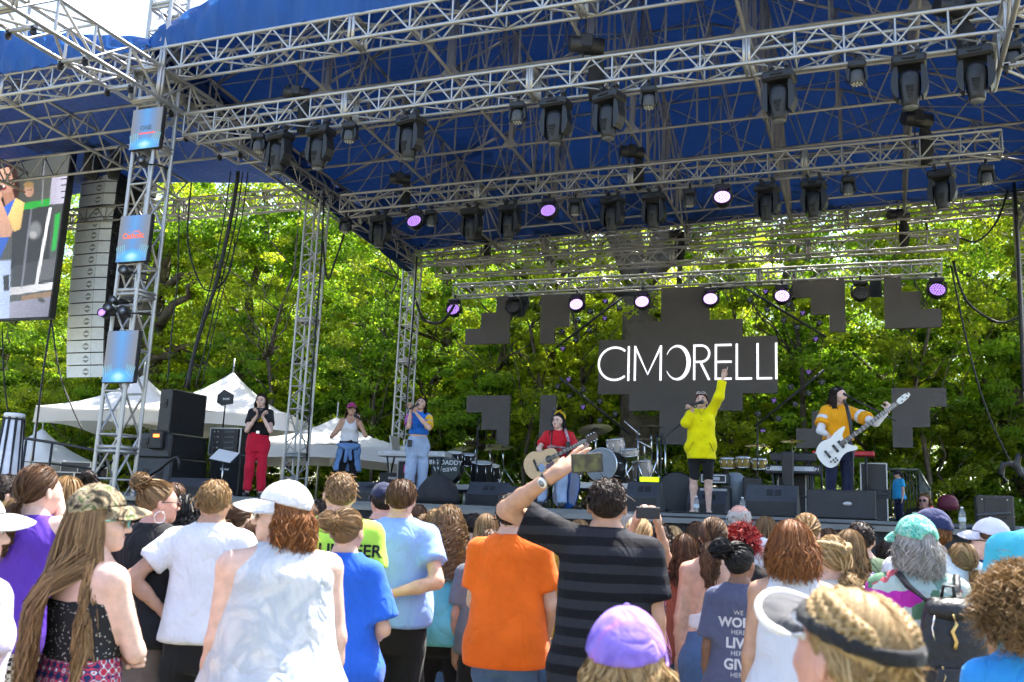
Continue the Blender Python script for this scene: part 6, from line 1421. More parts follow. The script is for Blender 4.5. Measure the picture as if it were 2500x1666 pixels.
TIER = {'near': (.018, .0074, .0068, .68), 'mid': (.024, .0098, .0085, .34), 'far': (.032, .015, .013, .17), 'perf': (.019, .0078, .0075, .4)}
def fscone(f, a, b, ra, rb, k=.02):
    a, b = np.asarray(a, float), np.asarray(b, float); m = max(ra, rb); r, x, y, z = f.sl(np.minimum(a, b)-m, np.maximum(a, b)+m); e = b-a; L = e@e+1e-9
    t = ((x-a[0])*e[0]+(y-a[1])*e[1]+(z-a[2])*e[2])/L; tc = np.clip(t, 0, 1)
    d = np.sqrt((x-a[0]-tc*e[0])**2+(y-a[1]-tc*e[1])**2+(z-a[2]-tc*e[2])**2)-(ra+(rb-ra)*tc)
    f.put(r, np.maximum(d, (t-1)*math.sqrt(L)), k)
def profile(fem, bw, belly=0.):
    P = [(.76, .150, .105, -.01), (.84, .172, .118, -.012), (.91, .178, .125, -.012), (1.0, .158, .108, 0), (1.08, .136, .096, .008), (1.18, .142, .102, .012), (1.28, .148, .11, .012), (1.36, .148, .098, .0), (1.41, .12, .078, -.012), (1.455, .075, .06, -.012), (1.5, .052, .052, -.008)] if fem else \
        [(.76, .150, .11, -.01), (.84, .165, .118, -.01), (.91, .168, .12, -.008), (1.0, .16, .112, .002), (1.08, .155, .108, .01), (1.18, .158, .112, .012), (1.28, .17, .12, .01), (1.36, .168, .108, .0), (1.41, .14, .085, -.012), (1.455, .085, .065, -.012), (1.5, .056, .056, -.008)]
    o = []
    for z, a, b, c in P:
        g = bw if z < 1.38 else 1+(bw-1)*.5; bl = belly*math.exp(-((z-1.05)/.15)**2); o.append((z, a*g+bl*.5, b*g+bl*.6, 0., c+bl*.5))
    return o
def fold(f, amp, seed, z0=None):
    x, y, z = f.ax[0][:, None, None], f.ax[1][None, :, None], f.ax[2][None, None, :]; p = seed*1.7
    lowz = np.clip((1.32-z)/.35, .25, 1.)
    n = np.sin(x*17+3.2*np.sin(z*7+p)+y*6)*.55+.5*np.sin((np.abs(x)*1.0+z*.7)*46+p+2.5*np.sin(z*5+y*4))*np.clip((z-1.05)/.2, 0, 1)*np.clip(np.abs(x)/.12, 0, 1)+np.sin(z*21+x*13+2.1*np.sin(x*11+p*2)+p)*.45+np.sin((x+z*.6)*38+p*3+2*np.sin(z*9))*.3+np.sin((x-z*.8)*27+p)*.35
    f.F = f.F+amp*n*lowz
def obj_np(name, V, Q, m, parent, tint=None):
    me = np_mesh(name, V, Q); me.materials.append(m)
    if tint is not None: a = me.attributes.new('tint', 'FLOAT', 'FACE'); a.data.foreach_set('value', np.asarray(tint, np.float32))
    return link_mesh(name, me, parent)
PEOPLE = []
def person(label, pos=None, px=None, H=1.68, vb=0., vh=None, pitch=0., roll=0., fem=True, bw=1., belly=0., tier='mid', sk='fair', arms=None, hands=None, top=None, bottom=None, hair=None, cap=None, face=False, glasses=None, legs=None, hscale=1., shoes=(.03, .03, .03), z0=0., group='people in the crowd', yaw=None, hyaw=None, extra=None, seed=None, tilt=0., lift=0., kid=1.0):
    """px=(x, y, distance): where the head's centre is seen and how far it is; the height follows from the ground"""
    q = Person(); PEOPLE.append(q); seed = seed if seed is not None else len(PEOPLE); hb, hh, hf, hs = TIER[tier]; hf = hf if hands else hf*1.6
    if px:
        if tier != 'perf': tier = 'near' if px[2] < 4.75 else 'mid' if px[2] < 6.3 else 'far'; hb, hh, hf, hs = TIER[tier]; hf = hf if hands else hf*1.6
        p = at(px[0], px[1], d=px[2]); H = (p.z-z0)/1.588*1.70; pos = Vector((p.x, p.y, z0))
    pos = Vector(pos); pos.z = z0; azv = math.atan2(pos.x, pos.y)
    W = (-azv+math.radians(vb)) if yaw is None else yaw
    hy = (-azv+math.radians(vh if vh is not None else vb)-W) if hyaw is None else hyaw
    sc = H/1.70; q.H = H
    t = thing('person', label, 'person', (0, 0, 0), 0, group); M = Matrix.Translation(pos)@Matrix.Rotation(W, 4, 'Z')@Matrix.Rotation(tilt, 4, 'X')@Matrix.Scale(sc, 4)
    t.matrix_world = M; WM[t] = M; q.t = t; q.M = M; MI = M.inverted(); q.name = label
    sw = (.147 if fem else .166)*(1+(bw-1)*.8); shz = 1.375
    pelv = lift                                                     # seated figures: legs override
    # arms
    A = {}
    arms = arms or {}; hands = hands or {}
    for s, side in ((1, 'R'), (-1, 'L')):
        S = np.array([s*sw, -.012, shz]); a = arms.get(side)
        if a is None: a = ('dir', (s*.16, -.03, -1), (s*.02, .16, -1))
        if a[0] == 'dir':
            u = np.array(a[1], float); u /= np.linalg.norm(u); w = np.array(a[2], float); w /= np.linalg.norm(w); 
            if u[2] > 0: S = S+np.array([-s*.015, 0, .045*u[2]])
            E_ = S+u*.275; Wr = E_+w*.245
        else:
            E_ = np.array(MI@at(*a[1][:2], d=a[1][2])) if a[0] == 'px' else np.array(a[1]); Wr = np.array(MI@at(*a[2][:2], d=a[2][2])) if a[0] == 'px' else np.array(a[2])
            if E_[2] > shz: S = S+np.array([-s*.015, 0, .045])
        A[side] = (S, E_, Wr, s)
    q.A = A
    legs = legs or {}
    Lg = {}
    for s, side in ((1, 'R'), (-1, 'L')):
        hp_ = np.array([s*.088*(1+(bw-1)*.5), -.005, .88]); kn, an = legs.get(side, ((s*.098, .012, .49), (s*.105, -.02, .085))); Lg[side] = (hp_, np.array(kn, float), np.array(an, float), s)
    pr = profile(fem, bw, belly)
    pts = [c for a in A.values() for c in a[:3]]+[c for a in Lg.values() for c in a[:3]]; lo = np.min(pts, 0)-.13; hi = np.max(pts, 0)+.13
    lo = np.minimum(lo, (-.3, -.22, 0 if 'R' not in legs else lo[2])); hi = np.maximum(hi, (.3, .22, 1.53)); hi[2] = max(1.53, hi[2])
    f = Field(lo, hi, hb); f.loft(pr, 0, k=.02); g = 1+(bw-1)*.5; ag = g*(.86 if fem else .98)
    f.cone((0, -.008, 1.42), (0, -.005, 1.51), .052*(.94 if fem else 1.1), .05*(.94 if fem else 1.1), .03)
    for S, E_, Wr, s in A.values():
        f.cone((s*.06, -.01, 1.405), S, .052*g, .056*ag, .03); f.cone(S, E_, .054*ag, .04*ag, .03); f.cone(E_, E_*.62+Wr*.38, .041*ag, .040*ag, .02); f.cone(E_*.62+Wr*.38, Wr, .040*ag, .026*ag, .02)
    for hp_, kn, an, s in Lg.values():
        f.cone(hp_, kn, .083*g, .056*g, .04); md = kn*.7+an*.3+np.array([0, -.015, 0]); f.cone(kn, md, .054*g, .055*g, .03); f.cone(md, an, .053*g, .033, .03)
        f.cone(an+np.array([0, -.02, -.045]), an+np.array([s*.02, .16, -.055]), .034, .03, .02)
    V, Q = f.mesh(); VV, QQ = [V], [Q]; o = len(V)
    # hands
    q.hand = {}
    for side, (S, E_, Wr, s) in A.items():
        pose, nrm, fd = (hands.get(side) or ('relaxed', None, None)); dv = Wr-E_ if fd is None else np.array(fd, float); dv = dv/np.linalg.norm(dv)
        n = np.array(nrm if nrm is not None else (-s*.7, .6, .1), float); n = n-dv*(n@dv); n /= np.linalg.norm(n)+1e-9; xx = np.cross(n, dv)
        hv, hq = hand(pose, hf); k = hv.copy(); k = k*(.9 if fem else 1.0)*hscale
        thumb = s  # thumb on the side given by chirality
        k[:, 0] *= s*(1 if True else -1); Rm = np.stack([xx, n, dv], 1)
        VV.append(k@Rm.T+Wr); QQ.append((hq if s > 0 else hq[:, ::-1])+o); o += len(hv)
        mm = Matrix([[*Rm[i], Wr[i]] for i in range(3)]+[[0, 0, 0, 1]]); q.hand[side] = M@mm
    # head
    Rh = rot3(hy, pitch, roll); piv = np.array([0, -.006, 1.488]); hv, hq = head_mesh(hh if face else hh*1.7, fem)
    def HX(v): return (np.asarray(v)*kid)@Rh.T+piv
    VV.append(HX(hv)); QQ.append(hq+o); V, Q = np.concatenate(VV), np.concatenate(QQ)
    q.body = obj_np('body', V, Q, SK[sk], t)
    q.HM = M@Matrix([[*(Rh[i]*kid), piv[i]] for i in range(3)]+[[0, 0, 0, 1]])
    hm4 = Matrix([[*(Rh[i]*kid), piv[i]] for i in range(3)]+[[0, 0, 0, 1]]); q.hl = hm4
    # shirt
    if top:
        gr = top.get('grow', .014); lo_ = top.get('loose', .02); sl = top.get('sleeve', .55); hem = top.get('hem', .86); nk = top.get('neck', .078); kind = top.get('kind', 'tee')
        tp = [A[k][0] for k in A]+[A[k][0]+(A[k][1]-A[k][0])*min(1, sl) for k in A]+([A[k][2] for k in A] if sl > 1 else [])
        l = np.minimum(np.min(tp, 0)-.13, (-.33, -.27, hem-.03)); h = np.maximum(np.max(tp, 0)+.13, (.33, .27, 1.5)); l[2] = hem-.03
        bx = top.get('boxy', .55 if kind in ('tee', 'sless') and hem < .95 else 0.)
        am = max(p[1] for p in pr if p[0] > .95); bm_ = max(p[2] for p in pr if p[0] > .95)*1.04
        prt = [(z_, a_+(max(a_, am)-a_)*bx*(z_ < 1.37), b_+(max(b_, bm_)-b_)*bx*(z_ < 1.37), c_, d_) for z_, a_, b_, c_, d_ in pr]
        f = Field(l, h, hb); f.loft(prt, lambda z: gr+lo_*np.clip((1.28-z)/.35, 0, 1), z0=min(hem-.02, .8), z1=1.47, k=.02)
        if sl > 0 or kind == 'tee':
            for S, E_, Wr, s in A.values(): f.cone((s*.05, -.012, 1.41), S, .05*g+gr*.7, .058*ag+gr, .03)
        for S, E_, Wr, s in A.values():
            if sl > 0:
                if sl <= 1: fscone(f, S, S+(E_-S)*sl, .058*ag+gr, .056*ag+gr+top.get('flare', .012))
                else: f.cone(S, E_, .058*ag+gr, .05*ag+gr, .03); fscone(f, E_, E_+(Wr-E_)*(sl-1), .05*ag+gr, .042*ag+gr, .03)
        if 'bust' in top or fem:
            for s in (-1, 1): f.ell((s*.065, .10, 1.25), (.06, .05, .06), .05)
        fold(f, top.get('fold', .006), seed)
        if tier in ('near', 'mid'):
            z_ = f.ax[2][None, None, :]; f.F = f.F-.0035*(z_ < hem+.03); r_, d_ = f.dell((0, .012, 1.50), (nk, nk*1.05, .062+top.get('scoop', 0))); f.F[r_] -= .005*((d_ < .024) & (d_ > -.02))
        f.clipz(hem, None)
        f.cut((0, .012, 1.50), (nk, nk*1.05, .062+top.get('scoop', 0)), .008)
        if kind == 'sless':
            for S, E_, Wr, s in A.values(): f.cut((S[0]+s*.062, -.01, 1.36), (.062, .2, .15), .01)
        if kind == 'tank':
            for S, E_, Wr, s in A.values(): f.cut((S[0]+s*.02, -.01, 1.37), (.075, .25, .16), .01)
            f.cut((0, -.1, 1.46), (.075, .12, top.get('backscoop', .12)), .01); f.cut((0, .1, 1.46), (.085, .12, .13), .01)
        if kind in ('racer',):
            for S, E_, Wr, s in A.values(): f.cut((S[0]-s*.02, -.05, 1.33), (.125, .25, .2), .01)
            f.cut((0, .1, 1.46), (.085, .12, .13), .01)
        if kind == 'strapless': f.clipz(None, 1.30)
        V, Q = f.mesh(); q.top = obj_np(top.get('name', 'shirt'), V, Q, top['mat'], t); q.topgeo = (V, Q)
        if top.get('belt'): pass
    if bottom:
        kd = bottom.get('kind', 'pants'); gr = bottom.get('grow', .009); wz = bottom.get('top', 1.03); end = bottom.get('end', .1)
        kl = [c for a in Lg.values() for c in a[:3]]; l = np.minimum(np.min(kl, 0)-.12, (-.3, -.24, 0)); h = np.maximum(np.max(kl, 0)+.12, (.3, .24, wz+.03)); l[2] = max(l[2], end-.03) if 'R' not in legs else l[2]
        f = Field(l, h, hb*1.3)
        if kd == 'skirt':
            hp = [(end, .185+bottom.get('flare', .03), .15+bottom.get('flare', .03), 0, -.01), (.75, .185, .14, 0, -.012), (.9, .183, .13, 0, -.012), (1.0, .163, .112, 0, 0), (1.1, .138, .098, 0, .008)]
            hp = [(z, a*(1+(bw-1)*.9), b*(1+(bw-1)*.9), c, d_) for z, a, b, c, d_ in hp]; f.loft(hp, gr, z0=end, z1=wz, k=.02)
        else:
            f.loft([p for p in pr if p[0] < 1.2], gr+.004, z0=.735, z1=wz, k=.03)
            for hp_, kn, an, s in Lg.values():
                fr = 1.0
                lw = bottom.get('wide', .0)
                f.cone(hp_, kn, .085*g+gr, .058*g+gr+lw, .035)
                if bottom.get('leg', 1.0) > 1:
                    md = kn+(an-kn)*.35+np.array([0, -.012, 0]); f.cone(kn, md, .058*g+gr+lw, .056*g+gr+lw, .02); fscone(f, md, an+np.array([0, 0, -.02]), .056*g+gr+lw, .042+gr+lw*1.2, .02)
        fold(f, bottom.get('fold', .006), seed+5)
        if 'R' not in legs: f.clipz(end, wz)
        else:
            x_, y_, z_ = f.ax[0][:, None, None], f.ax[1][None, :, None], f.ax[2][None, None, :]; f.clipz(None, wz)
        V, Q = f.mesh(); q.bottom = obj_np(bottom.get('name', 'trousers' if kd == 'pants' else kd), V, Q, bottom['mat'], t)
    # shoes
    if shoes is not None:
        for side, (hp_, kn, an, s) in Lg.items():
            f = Field(np.minimum(an+[-.08, -.12, -.1], an+[-.08, -.12, -.1]), an+[.1, .26, .06], .024); f.cone(an+np.array([0, -.03, -.045]), an+np.array([s*.02, .17, -.05]), .045, .042, .02); f.clipz(an[2]-.085, an[2]+.01)
            V, Q = f.mesh(); obj_np('shoe', V, Q, mat('shoe_%d_%d_%d' % tuple(int(c*100) for c in shoes), shoes, .6), t)
    # hair
    if hair:
        st = hair['style']; m = hmat(hair['col']); S = int(hair.get('n', 900)*hs); wd_ = hair.get('width', .006)/math.sqrt(hs)
        kw = {k: hair[k] for k in ('L', 'vol', 'wave', 'freq', 'rest', 'tie') if k in hair}
        if st == 'afro': V, Q, T_ = afro_geo(seed, S, hair.get('R', .12), width=wd_)
        else: V, Q, T_ = hair_geo(st, seed, S, width=wd_, **kw)
        if cap:                          # hair lies flat under a hat
            w_ = np.clip((V[:, 2]-.085)/.03, 0, 1); u_ = (V-SCC)/SCALP; rr_ = np.linalg.norm(u_, axis=1); k_ = np.minimum(1, 1.055/np.maximum(rr_, 1e-6)); k_ = 1+(k_-1)*w_; V = SCC+(V-SCC)*k_[:, None]
        if st not in ('bald',):
            v2, q2 = cap_under(max(hh, .009), (.012+.012*hair.get('vol', 1.)) if st != 'long' else .04, st); Q = np.concatenate([Q, q2+len(V)]); V = np.concatenate([V, v2]); T_ = np.concatenate([T_, np.full(len(q2), .3)])
        q.hair = obj_np('hair', HX(V), Q, m, t, T_)
    if cap: make_cap(q, cap, HX, max(hh, .006), t)
    if face:
        ew = mat('eye_white', (.75, .72, .7), .3, 0, .02); ir = mat('iris_dark', (.03, .018, .012), .2); lp = mat('lips_'+str(hair and hair.get('lips', 'rose')), {'rose': (.42, .13, .12), 'dark': (.12, .01, .02), 'nude': (.45, .2, .16)}[(hair or {}).get('lips', 'rose')], .4)
        for s in (-1, 1):
            mb = MB(); mb.lathe([(.001, -.0125), (.008, -.0095), (.0123, 0), (.008, .0095), (.001, .0125)], 10, Matrix.Translation((s*.031, .089, .087))); mb.v = [tuple(hm4@Vector(p)) for p in mb.v]; e = mb.build('eye', ew, t, False)
            mb = MB(); R_ = Matrix.Translation((s*.031, .1005, .0855))@Matrix.Rotation(math.radians(-90), 4, 'X'); mb.lathe([(.0062, 0), (.005, .0022), (.001, .003)], 10, R_); mb.v = [tuple(hm4@Vector(p)) for p in mb.v]; mb.build('iris', ir, e, False)
            mb = MB(); mb.tube([(s*.013, .1075, .108), (s*.03, .108, .1135), (s*.05, .0975, .108)], [.004, .0048, .002], 6); mb.tube([(s*.018, .1055, .0945), (s*.031, .106, .097), (s*.046, .0985, .093)], .0022, 5); mb.v = [tuple(hm4@Vector(p)) for p in mb.v]; mb.build('eyebrow', ir, t, False)
        f = Field((-.04, .06, .005), (.04, .13, .055), .003); f.ell((0, .1005, .0345), (.0235, .0115, .006), .003); f.ell((0, .0985, .0245), (.02, .0118, .0068), .003); V, Q = f.mesh(); obj_np('lips', HX(V), Q, lp, t)
    if glasses:
        fm, lm = glasses; mb = MB()
        for s in (-1, 1):
            rim = [Vector((s*.033+.025*math.cos(a), .118-.10*abs(.033+s*0)*0-.25*max(0, abs(s*.033+.025*math.cos(a))-.03), .088+.019*math.sin(a))) for a in [i*math.pi/7 for i in range(15)]]
            mb.tube(rim, .0035, 5, False); mb.tube([(s*.058, .108, .093), (s*.078, .06, .092), (s*.082, .0, .09), (s*.08, -.015, .075)], .003, 5)
        mb.tube([(-.009, .12, .09), (.009, .12, .09)], .003, 5); mb.v = [tuple(hm4@Vector(p)) for p in mb.v]; gl = mb.build('glasses', fm, t, False)
        mb = MB()
        for s in (-1, 1): mb.add([tuple(hm4@Vector((s*.033+.024*math.cos(a), .1175-.25*max(0, abs(s*.033+.024*math.cos(a))-.03), .088+.018*math.sin(a)))) for a in [i*math.pi/7 for i in range(14)]], [tuple(range(14))])
        mb.build('lens', lm, gl, False)
    return q
def make_cap(q, c, HX, h, t):
    m = c['mat']; kind = c.get('kind', 'cap'); fl = 1 if not c.get('back') else -1
    g = c.get('size', 1.13)
    if kind == 'cap':
        f = Field((-.14, -.16, .06), (.14, .16, .27), h); f.ell(SCC+[0, 0, .0], SCALP*g+np.array([0, 0, .012]), 0); z = f.ax[2][None, None, :]; y = f.ax[1][None, :, None]; x = f.ax[0][:, None, None]
        f.F = np.maximum(f.F, -(z-(.128+y*.2)))
        a = np.arctan2(x, y+0*z); f.F = f.F+.0014*np.clip(np.cos(a*3)**20, 0, 1)+.0012*np.sin(x*60+z*40)*np.sin(y*50)
        if c.get('hole', True): f.cut((0, -.115, .115), (.034, .04, .026), .004)
        V, Q = f.mesh(); o = obj_np('cap', HX(V), Q, m, t); f = Field((-.02, -.02, .205), (.02, .02, .235), .005)
        f.ell((0, 0, .108+SCALP[2]*g+.0125), (.009, .009, .004), 0); V, Q = f.mesh()
        if len(V): obj_np('button', HX(V), Q, c.get('bmat', m), o)
    else: o = None
    # brim
    V, F_ = [], []; n, k = 21, 7; bl = c.get('brim', .075); wide = math.radians(c.get('span', 72))
    for layer in (0, 1):
        for i in range(n):
            a = -wide+2*wide*i/(n-1); ca = math.cos(a/wide*math.pi/2)**.55 if abs(a) < wide*.999 else 0.
            for j in range(k):
                u = j/(k-1); rx, ry = SCALP[0]*g, SCALP[1]*g; x = math.sin(a)*rx*1.0; y = math.cos(a)*ry; x += math.sin(a)*bl*.35*ca*u; y += bl*ca*u
                z = .148-(.022*u*u+.026*(x/.085)**2*(.35+.65*u))-.0035*layer+c.get('up', 0)*u; V.append((x, y, z))
    for layer in (0, 1):
        o0 = layer*n*k
        for i in range(n-1):
            for j in range(k-1):
                qd = (o0+i*k+j, o0+(i+1)*k+j, o0+(i+1)*k+j+1, o0+i*k+j+1); F_.append(qd if layer else qd[::-1])
    for i in range(n-1): F_.append((i*k+k-1, (i+1)*k+k-1, n*k+(i+1)*k+k-1, n*k+i*k+k-1))
    if c.get('rim'):
        mb = MB(); mb.tube([tuple(HX([V[i*k+k-1]])[0]) for i in range(n)], .008, 6); mb.build('brim_rim', M_WFR, t, False)
    bo = obj_np('brim', HX(np.array(V)*np.array([1, 1, 1])), np.array(F_), c.get('bmat', m), o or t)
    if kind == 'visor':
        f = Field((-.14, -.16, .08), (.14, .16, .2), h); f.ell(SCC, SCALP*g, 0); r, d = f.dell(SCC, SCALP*(g-.13)); f.sub(r, d, .002); z = f.ax[2][None, None, :]; y = f.ax[1][None, :, None]
        zz = z-(.14+y*.18); f.F = np.maximum(f.F, np.abs(zz)-.013); V, Q = f.mesh(); obj_np('band', HX(V), Q, m, t)
def shirt_text(q, lines, m, name='lettering', x0=0.):
    V, Q = q.topgeo; bv = BVHTree.FromPolygons([tuple(p) for p in V], [tuple(x) for x in Q]); bm = bmesh.new(); out = MB()
    for txt, z, size, bold in lines:
        v, f = text_geo(txt, size, bold); vs = [bm.verts.new((p.x, -1, p.y+z)) for p in v]
        for k in f:
            try: bm.faces.new([vs[i] for i in k])
            except ValueError: pass
    for _ in range(2):
        es = [e for e in bm.edges if e.calc_length() > .02]
        if es: bmesh.ops.subdivide_edges(bm, edges=es, cuts=1); bmesh.ops.triangulate(bm, faces=bm.faces)
    bm.verts.index_update(); P = []
    for v in bm.verts:
        h = bv.ray_cast(Vector((v.co.x+x0, -1, v.co.z)), Vector((0, 1, 0))); P.append((v.co.x+x0, (h[0].y if h[0] else -.1)-.005, v.co.z))
    out.add(P, [tuple(x.index for x in fa.verts) for fa in bm.faces]); bm.free(); return out.build(name, m, q.t, False)

def braid(q, rows, col, r0=.0085, name='braid'):
    """plaits lying on the scalp: each row a path of (azimuth, polar) in degrees, two strands twined"""
    for ri, row in enumerate(rows):
        A_ = np.array(row, float); n = 46; t = np.linspace(0, len(A_)-1, n); az = np.radians(np.interp(t, np.arange(len(A_)), A_[:, 0])); po = np.radians(np.interp(t, np.arange(len(A_)), A_[:, 1])); c = on_scalp(az, po, 1.09)
        T = np.gradient(c, axis=0); T /= np.linalg.norm(T, axis=1)[:, None]; N = c-SCC; N /= np.linalg.norm(N, axis=1)[:, None]; B_ = np.cross(T, N); V, Q = [], []; o = 0
        for k in range(3):
            a = np.arange(n)*.85+k*2.094; p = c+B_*(r0*1.1*np.sin(a))[:, None]+N*(r0*.7*np.cos(2*a))[:, None]; m = 6
            for j in range(m): V.append(p+B_*(r0*.8*math.cos(j*2*math.pi/m))+N*(r0*.8*math.sin(j*2*math.pi/m)))
            for i in range(n-1):
                for j in range(m): Q.append((o+j*n+i, o+((j+1) % m)*n+i, o+((j+1) % m)*n+i+1, o+j*n+i+1))
            o += m*n
        V = np.concatenate(V); V = np.array([tuple(q.hl@Vector(p)) for p in V]); Q = np.array(Q); obj_np(name, V, Q, hmat(col), q.t, np.random.default_rng(ri).uniform(.35, 1, len(Q)))
# ---------------------------------------------------------------- the crowd
C = cloth
def TEE(m, **k): d = dict(mat=m, hem=.84, sleeve=.62); d.update(k); return d
def SLESS(m, **k): d = dict(mat=m, hem=.84, sleeve=0, kind='sless'); d.update(k); return d
def PANTS(m, **k): d = dict(mat=m, kind='pants', leg=2); d.update(k); return d
def SHORTS(m, **k): d = dict(mat=m, kind='shorts', leg=1, end=.5, wide=.03); d.update(k); return d
M_BLKC = C('black', (.014, .014, .016)); M_WHC = C('white', (.7, .7, .72)); M_DENIM = C('denim', (.07, .13, .25), .25); M_NAVY = C('navy', (.02, .025, .06)); M_KHAKI = C('khaki', (.3, .25, .17))
M_LTJ = C('light_denim', (.33, .42, .58), .2)
M_GOLD = mat('gold', (.7, .5, .2), .3, 1.); M_SILV = mat('silver', (.8, .8, .8), .25, 1.); M_DLENS = mat('dark_lens', (.02, .02, .025), .08); M_CLENS = mat('clear_lens', (.35, .4, .42), .1)
M_WFR = mat('white_frame', (.8, .79, .76), .4); M_BFR = mat('black_frame', (.02, .02, .02), .4); M_TFR = mat('teal_frame', (.2, .45, .42), .4)
cr = []
def A(lab, x, y, d, **k): q = person(lab, px=(x, y, d), **k); cr.append(q); return q
# --- front left
q1 = A('woman in purple sleeveless top and houndstooth trousers touching her ear', 86, 1122, 4.7, vb=-22, vh=-48, tier='near', sk='pale', top=SLESS(C('purple', (.10, .035, .36)), loose=.035, fold=.007, hem=.9), bottom=PANTS(pat('houndstooth', 'check', ((.6, .56, .52), (.02, .02, .02)), 60)),
      hair=dict(style='tied', col='brown', L=.22, tie=(0, -.09, .03), vol=.8, n=1100), arms={'R': ('px', (130, 1232, 4.75), (137, 1175, 4.75))}, hands={'R': ('relaxed', (-1, .2, 0), (-.25, .1, 1))}, face=True)
q2 = A('girl in camouflage cap with very long wavy brown hair and plaid skirt', 222, 1190, 3.55, vb=-52, vh=-88, tier='near', sk='pale', face=True, top=dict(mat=pat('black_lace_print', 'dots', ((.45, .43, .4), (.02, .02, .022)), 75), hem=1.09, sleeve=0, kind='strapless', grow=.008, loose=0, name='dress_top'),
      bottom=dict(mat=pat('plaid', 'plaid', ((.02, .03, .1), (.5, .05, .09), (.03, .03, .12), (.7, .68, .7), (.4, .03, .06)), 9.), kind='skirt', top=1.12, end=.55, flare=.06), hair=dict(style='long', col='lightbrown', L=.9, vol=1.5, wave=.022, freq=6, rest=-.15, n=5200, width=.0042),
      cap=dict(mat=pat('camouflage', 'camo', ((.035, .03, .02), (.16, .12, .07), (.30, .24, .15), (.10, .12, .05), (.42, .34, .22)), 16), brim=.085), glasses=(M_TFR, M_CLENS), arms={'R': ('dir', (.14, .36, -.93), (-.8, .42, .12)), 'L': ('dir', (-.1, .35, -.9), (.9, .2, -.05))}, hands={'L': ('fist', (0, -1, 0), None)})
q3 = A('short haired person in grey T-shirt and glasses beside the camouflage cap', 303, 1202, 5.5, vb=-50, vh=-78, tier='near', sk='brown', fem=False, bw=.9, face=True, top=TEE(C('grey', (.24, .25, .29))), bottom=SHORTS(M_NAVY), hair=dict(style='short', col='black', L=.05, vol=.9, n=1500), glasses=(M_GOLD, M_CLENS))
q4 = A('woman in black T-shirt with hair bun, sunglasses and big hoop earring', 362, 1150, 5.3, vb=-40, vh=-72, tier='near', sk='red', face=True, bw=1.1, top=TEE(M_BLKC), bottom=dict(mat=C('brown_tweed', (.13, .1, .08), .3), kind='skirt', top=1.02, end=.6), hair=dict(style='bun', col='lightbrown', L=.05, tie=(0, -.07, .17), n=1000), glasses=(M_BFR, mat('rose_lens', (.25, .06, .1), .1)))
q5 = A('person with thick wavy black hair behind the man in white T-shirt', 428, 1178, 5.9, vb=-25, top=TEE(C('dark_plum', (.05, .02, .05))), bottom=PANTS(M_DENIM), sk='tan', hair=dict(style='curly', col='black', L=.3, vol=1.3, n=1100))
q6 = A('man in plain white T-shirt with hand on hip and black trousers', 492, 1150, 5.1, vb=-12, vh=-14, fem=False, tier='near', sk='tan', bw=.98, top=TEE(M_WHC, hem=.88, loose=.03, fold=.006), bottom=PANTS(M_BLKC, wide=.02), hair=dict(style='short', col='sandy', L=.045, vol=.9, n=1700),
      arms={'L': ('dir', (-.75, -.25, -.75), (.7, .25, -.72)), 'R': ('dir', (.55, -.1, -.8), (-.6, .3, -.6))}, hands={'L': ('fist', (.8, .3, 0), None)})
A('girl in white top with brown ponytail beside the white capped woman', 550, 1190, 6.2, vb=-20, vh=-40, top=TEE(C('offwhite', (.66, .66, .7))), bottom=SHORTS(M_DENIM), sk='fair', hair=dict(style='tied', col='brown', L=.2, tie=(0, -.1, .09)), arms={'R': ('dir', (.3, .5, -.6), (-.3, .3, .9))})
A('woman in black and white patterned top half hidden by the white capped woman', 590, 1230, 5.6, vb=-20, top=TEE(pat('bw_floral', 'voro', ((.6, .6, .62), (.05, .05, .06), (.5, .5, .5), (.2, .16, .4)), 40)), bottom=PANTS(M_NAVY), hair=dict(style='long', col='brown', L=.2))
q8 = A('woman in white cap and sunglasses with auburn hair and pale tie-dye tank', 655, 1178, 3.75, vb=16, vh=84, tier='near', sk='pale', face=True, bw=1.38, top=SLESS(pat('pale_tiedye', 'noise', ((.34, .38, .45), (.6, .61, .63), (.45, .49, .55), (.64, .63, .62)), 6), loose=.045, fold=.007, neck=.085), bottom=PANTS(M_DENIM), hair=dict(style='long', col='auburn', L=.15, vol=1.1, wave=.014, freq=8, n=4200, width=.0035, rest=-.14),
      cap=dict(mat=C('white_cap', (.66, .65, .68)), brim=.09, size=1.16), glasses=(M_WFR, M_DLENS), arms={'R': ('dir', (.2, -.02, -1), (.05, .25, -1)), 'L': ('dir', (-.12, .0, -1), (-.02, .3, -1))})
q9 = A('man in neon yellow volunteer T-shirt with short clipped hair', 782, 1132, 5.2, vb=-6, vh=6, fem=False, tier='near', sk='fair', bw=1.05, top=TEE(C('neon', (.42, .72, .08)), loose=.035), bottom=SHORTS(M_NAVY), hair=dict(style='short', col='lightbrown', L=.03, vol=.7, n=1700))
shirt_text(q9, [('VOLUNTEER', 1.27, .085, .002)], M_BLKC)
q10 = A('girl in royal blue T-shirt with messy hair bun', 797, 1216, 4.5, vb=-16, vh=-24, tier='near', sk='fair', top=TEE(C('royal', (.02, .11, .56)), sleeve=.85, loose=.045, flare=.03, hem=.8, fold=.006), bottom=SHORTS(M_BLKC), hair=dict(style='bun', col='lightbrown', L=.05, tie=(-.03, -.09, .13), n=1300, vol=.9), arms={'R': ('dir', (.3, .0, -1), (-.5, .6, -.35)), 'L': ('dir', (-.3, 0, -1), (.5, .6, -.35))})
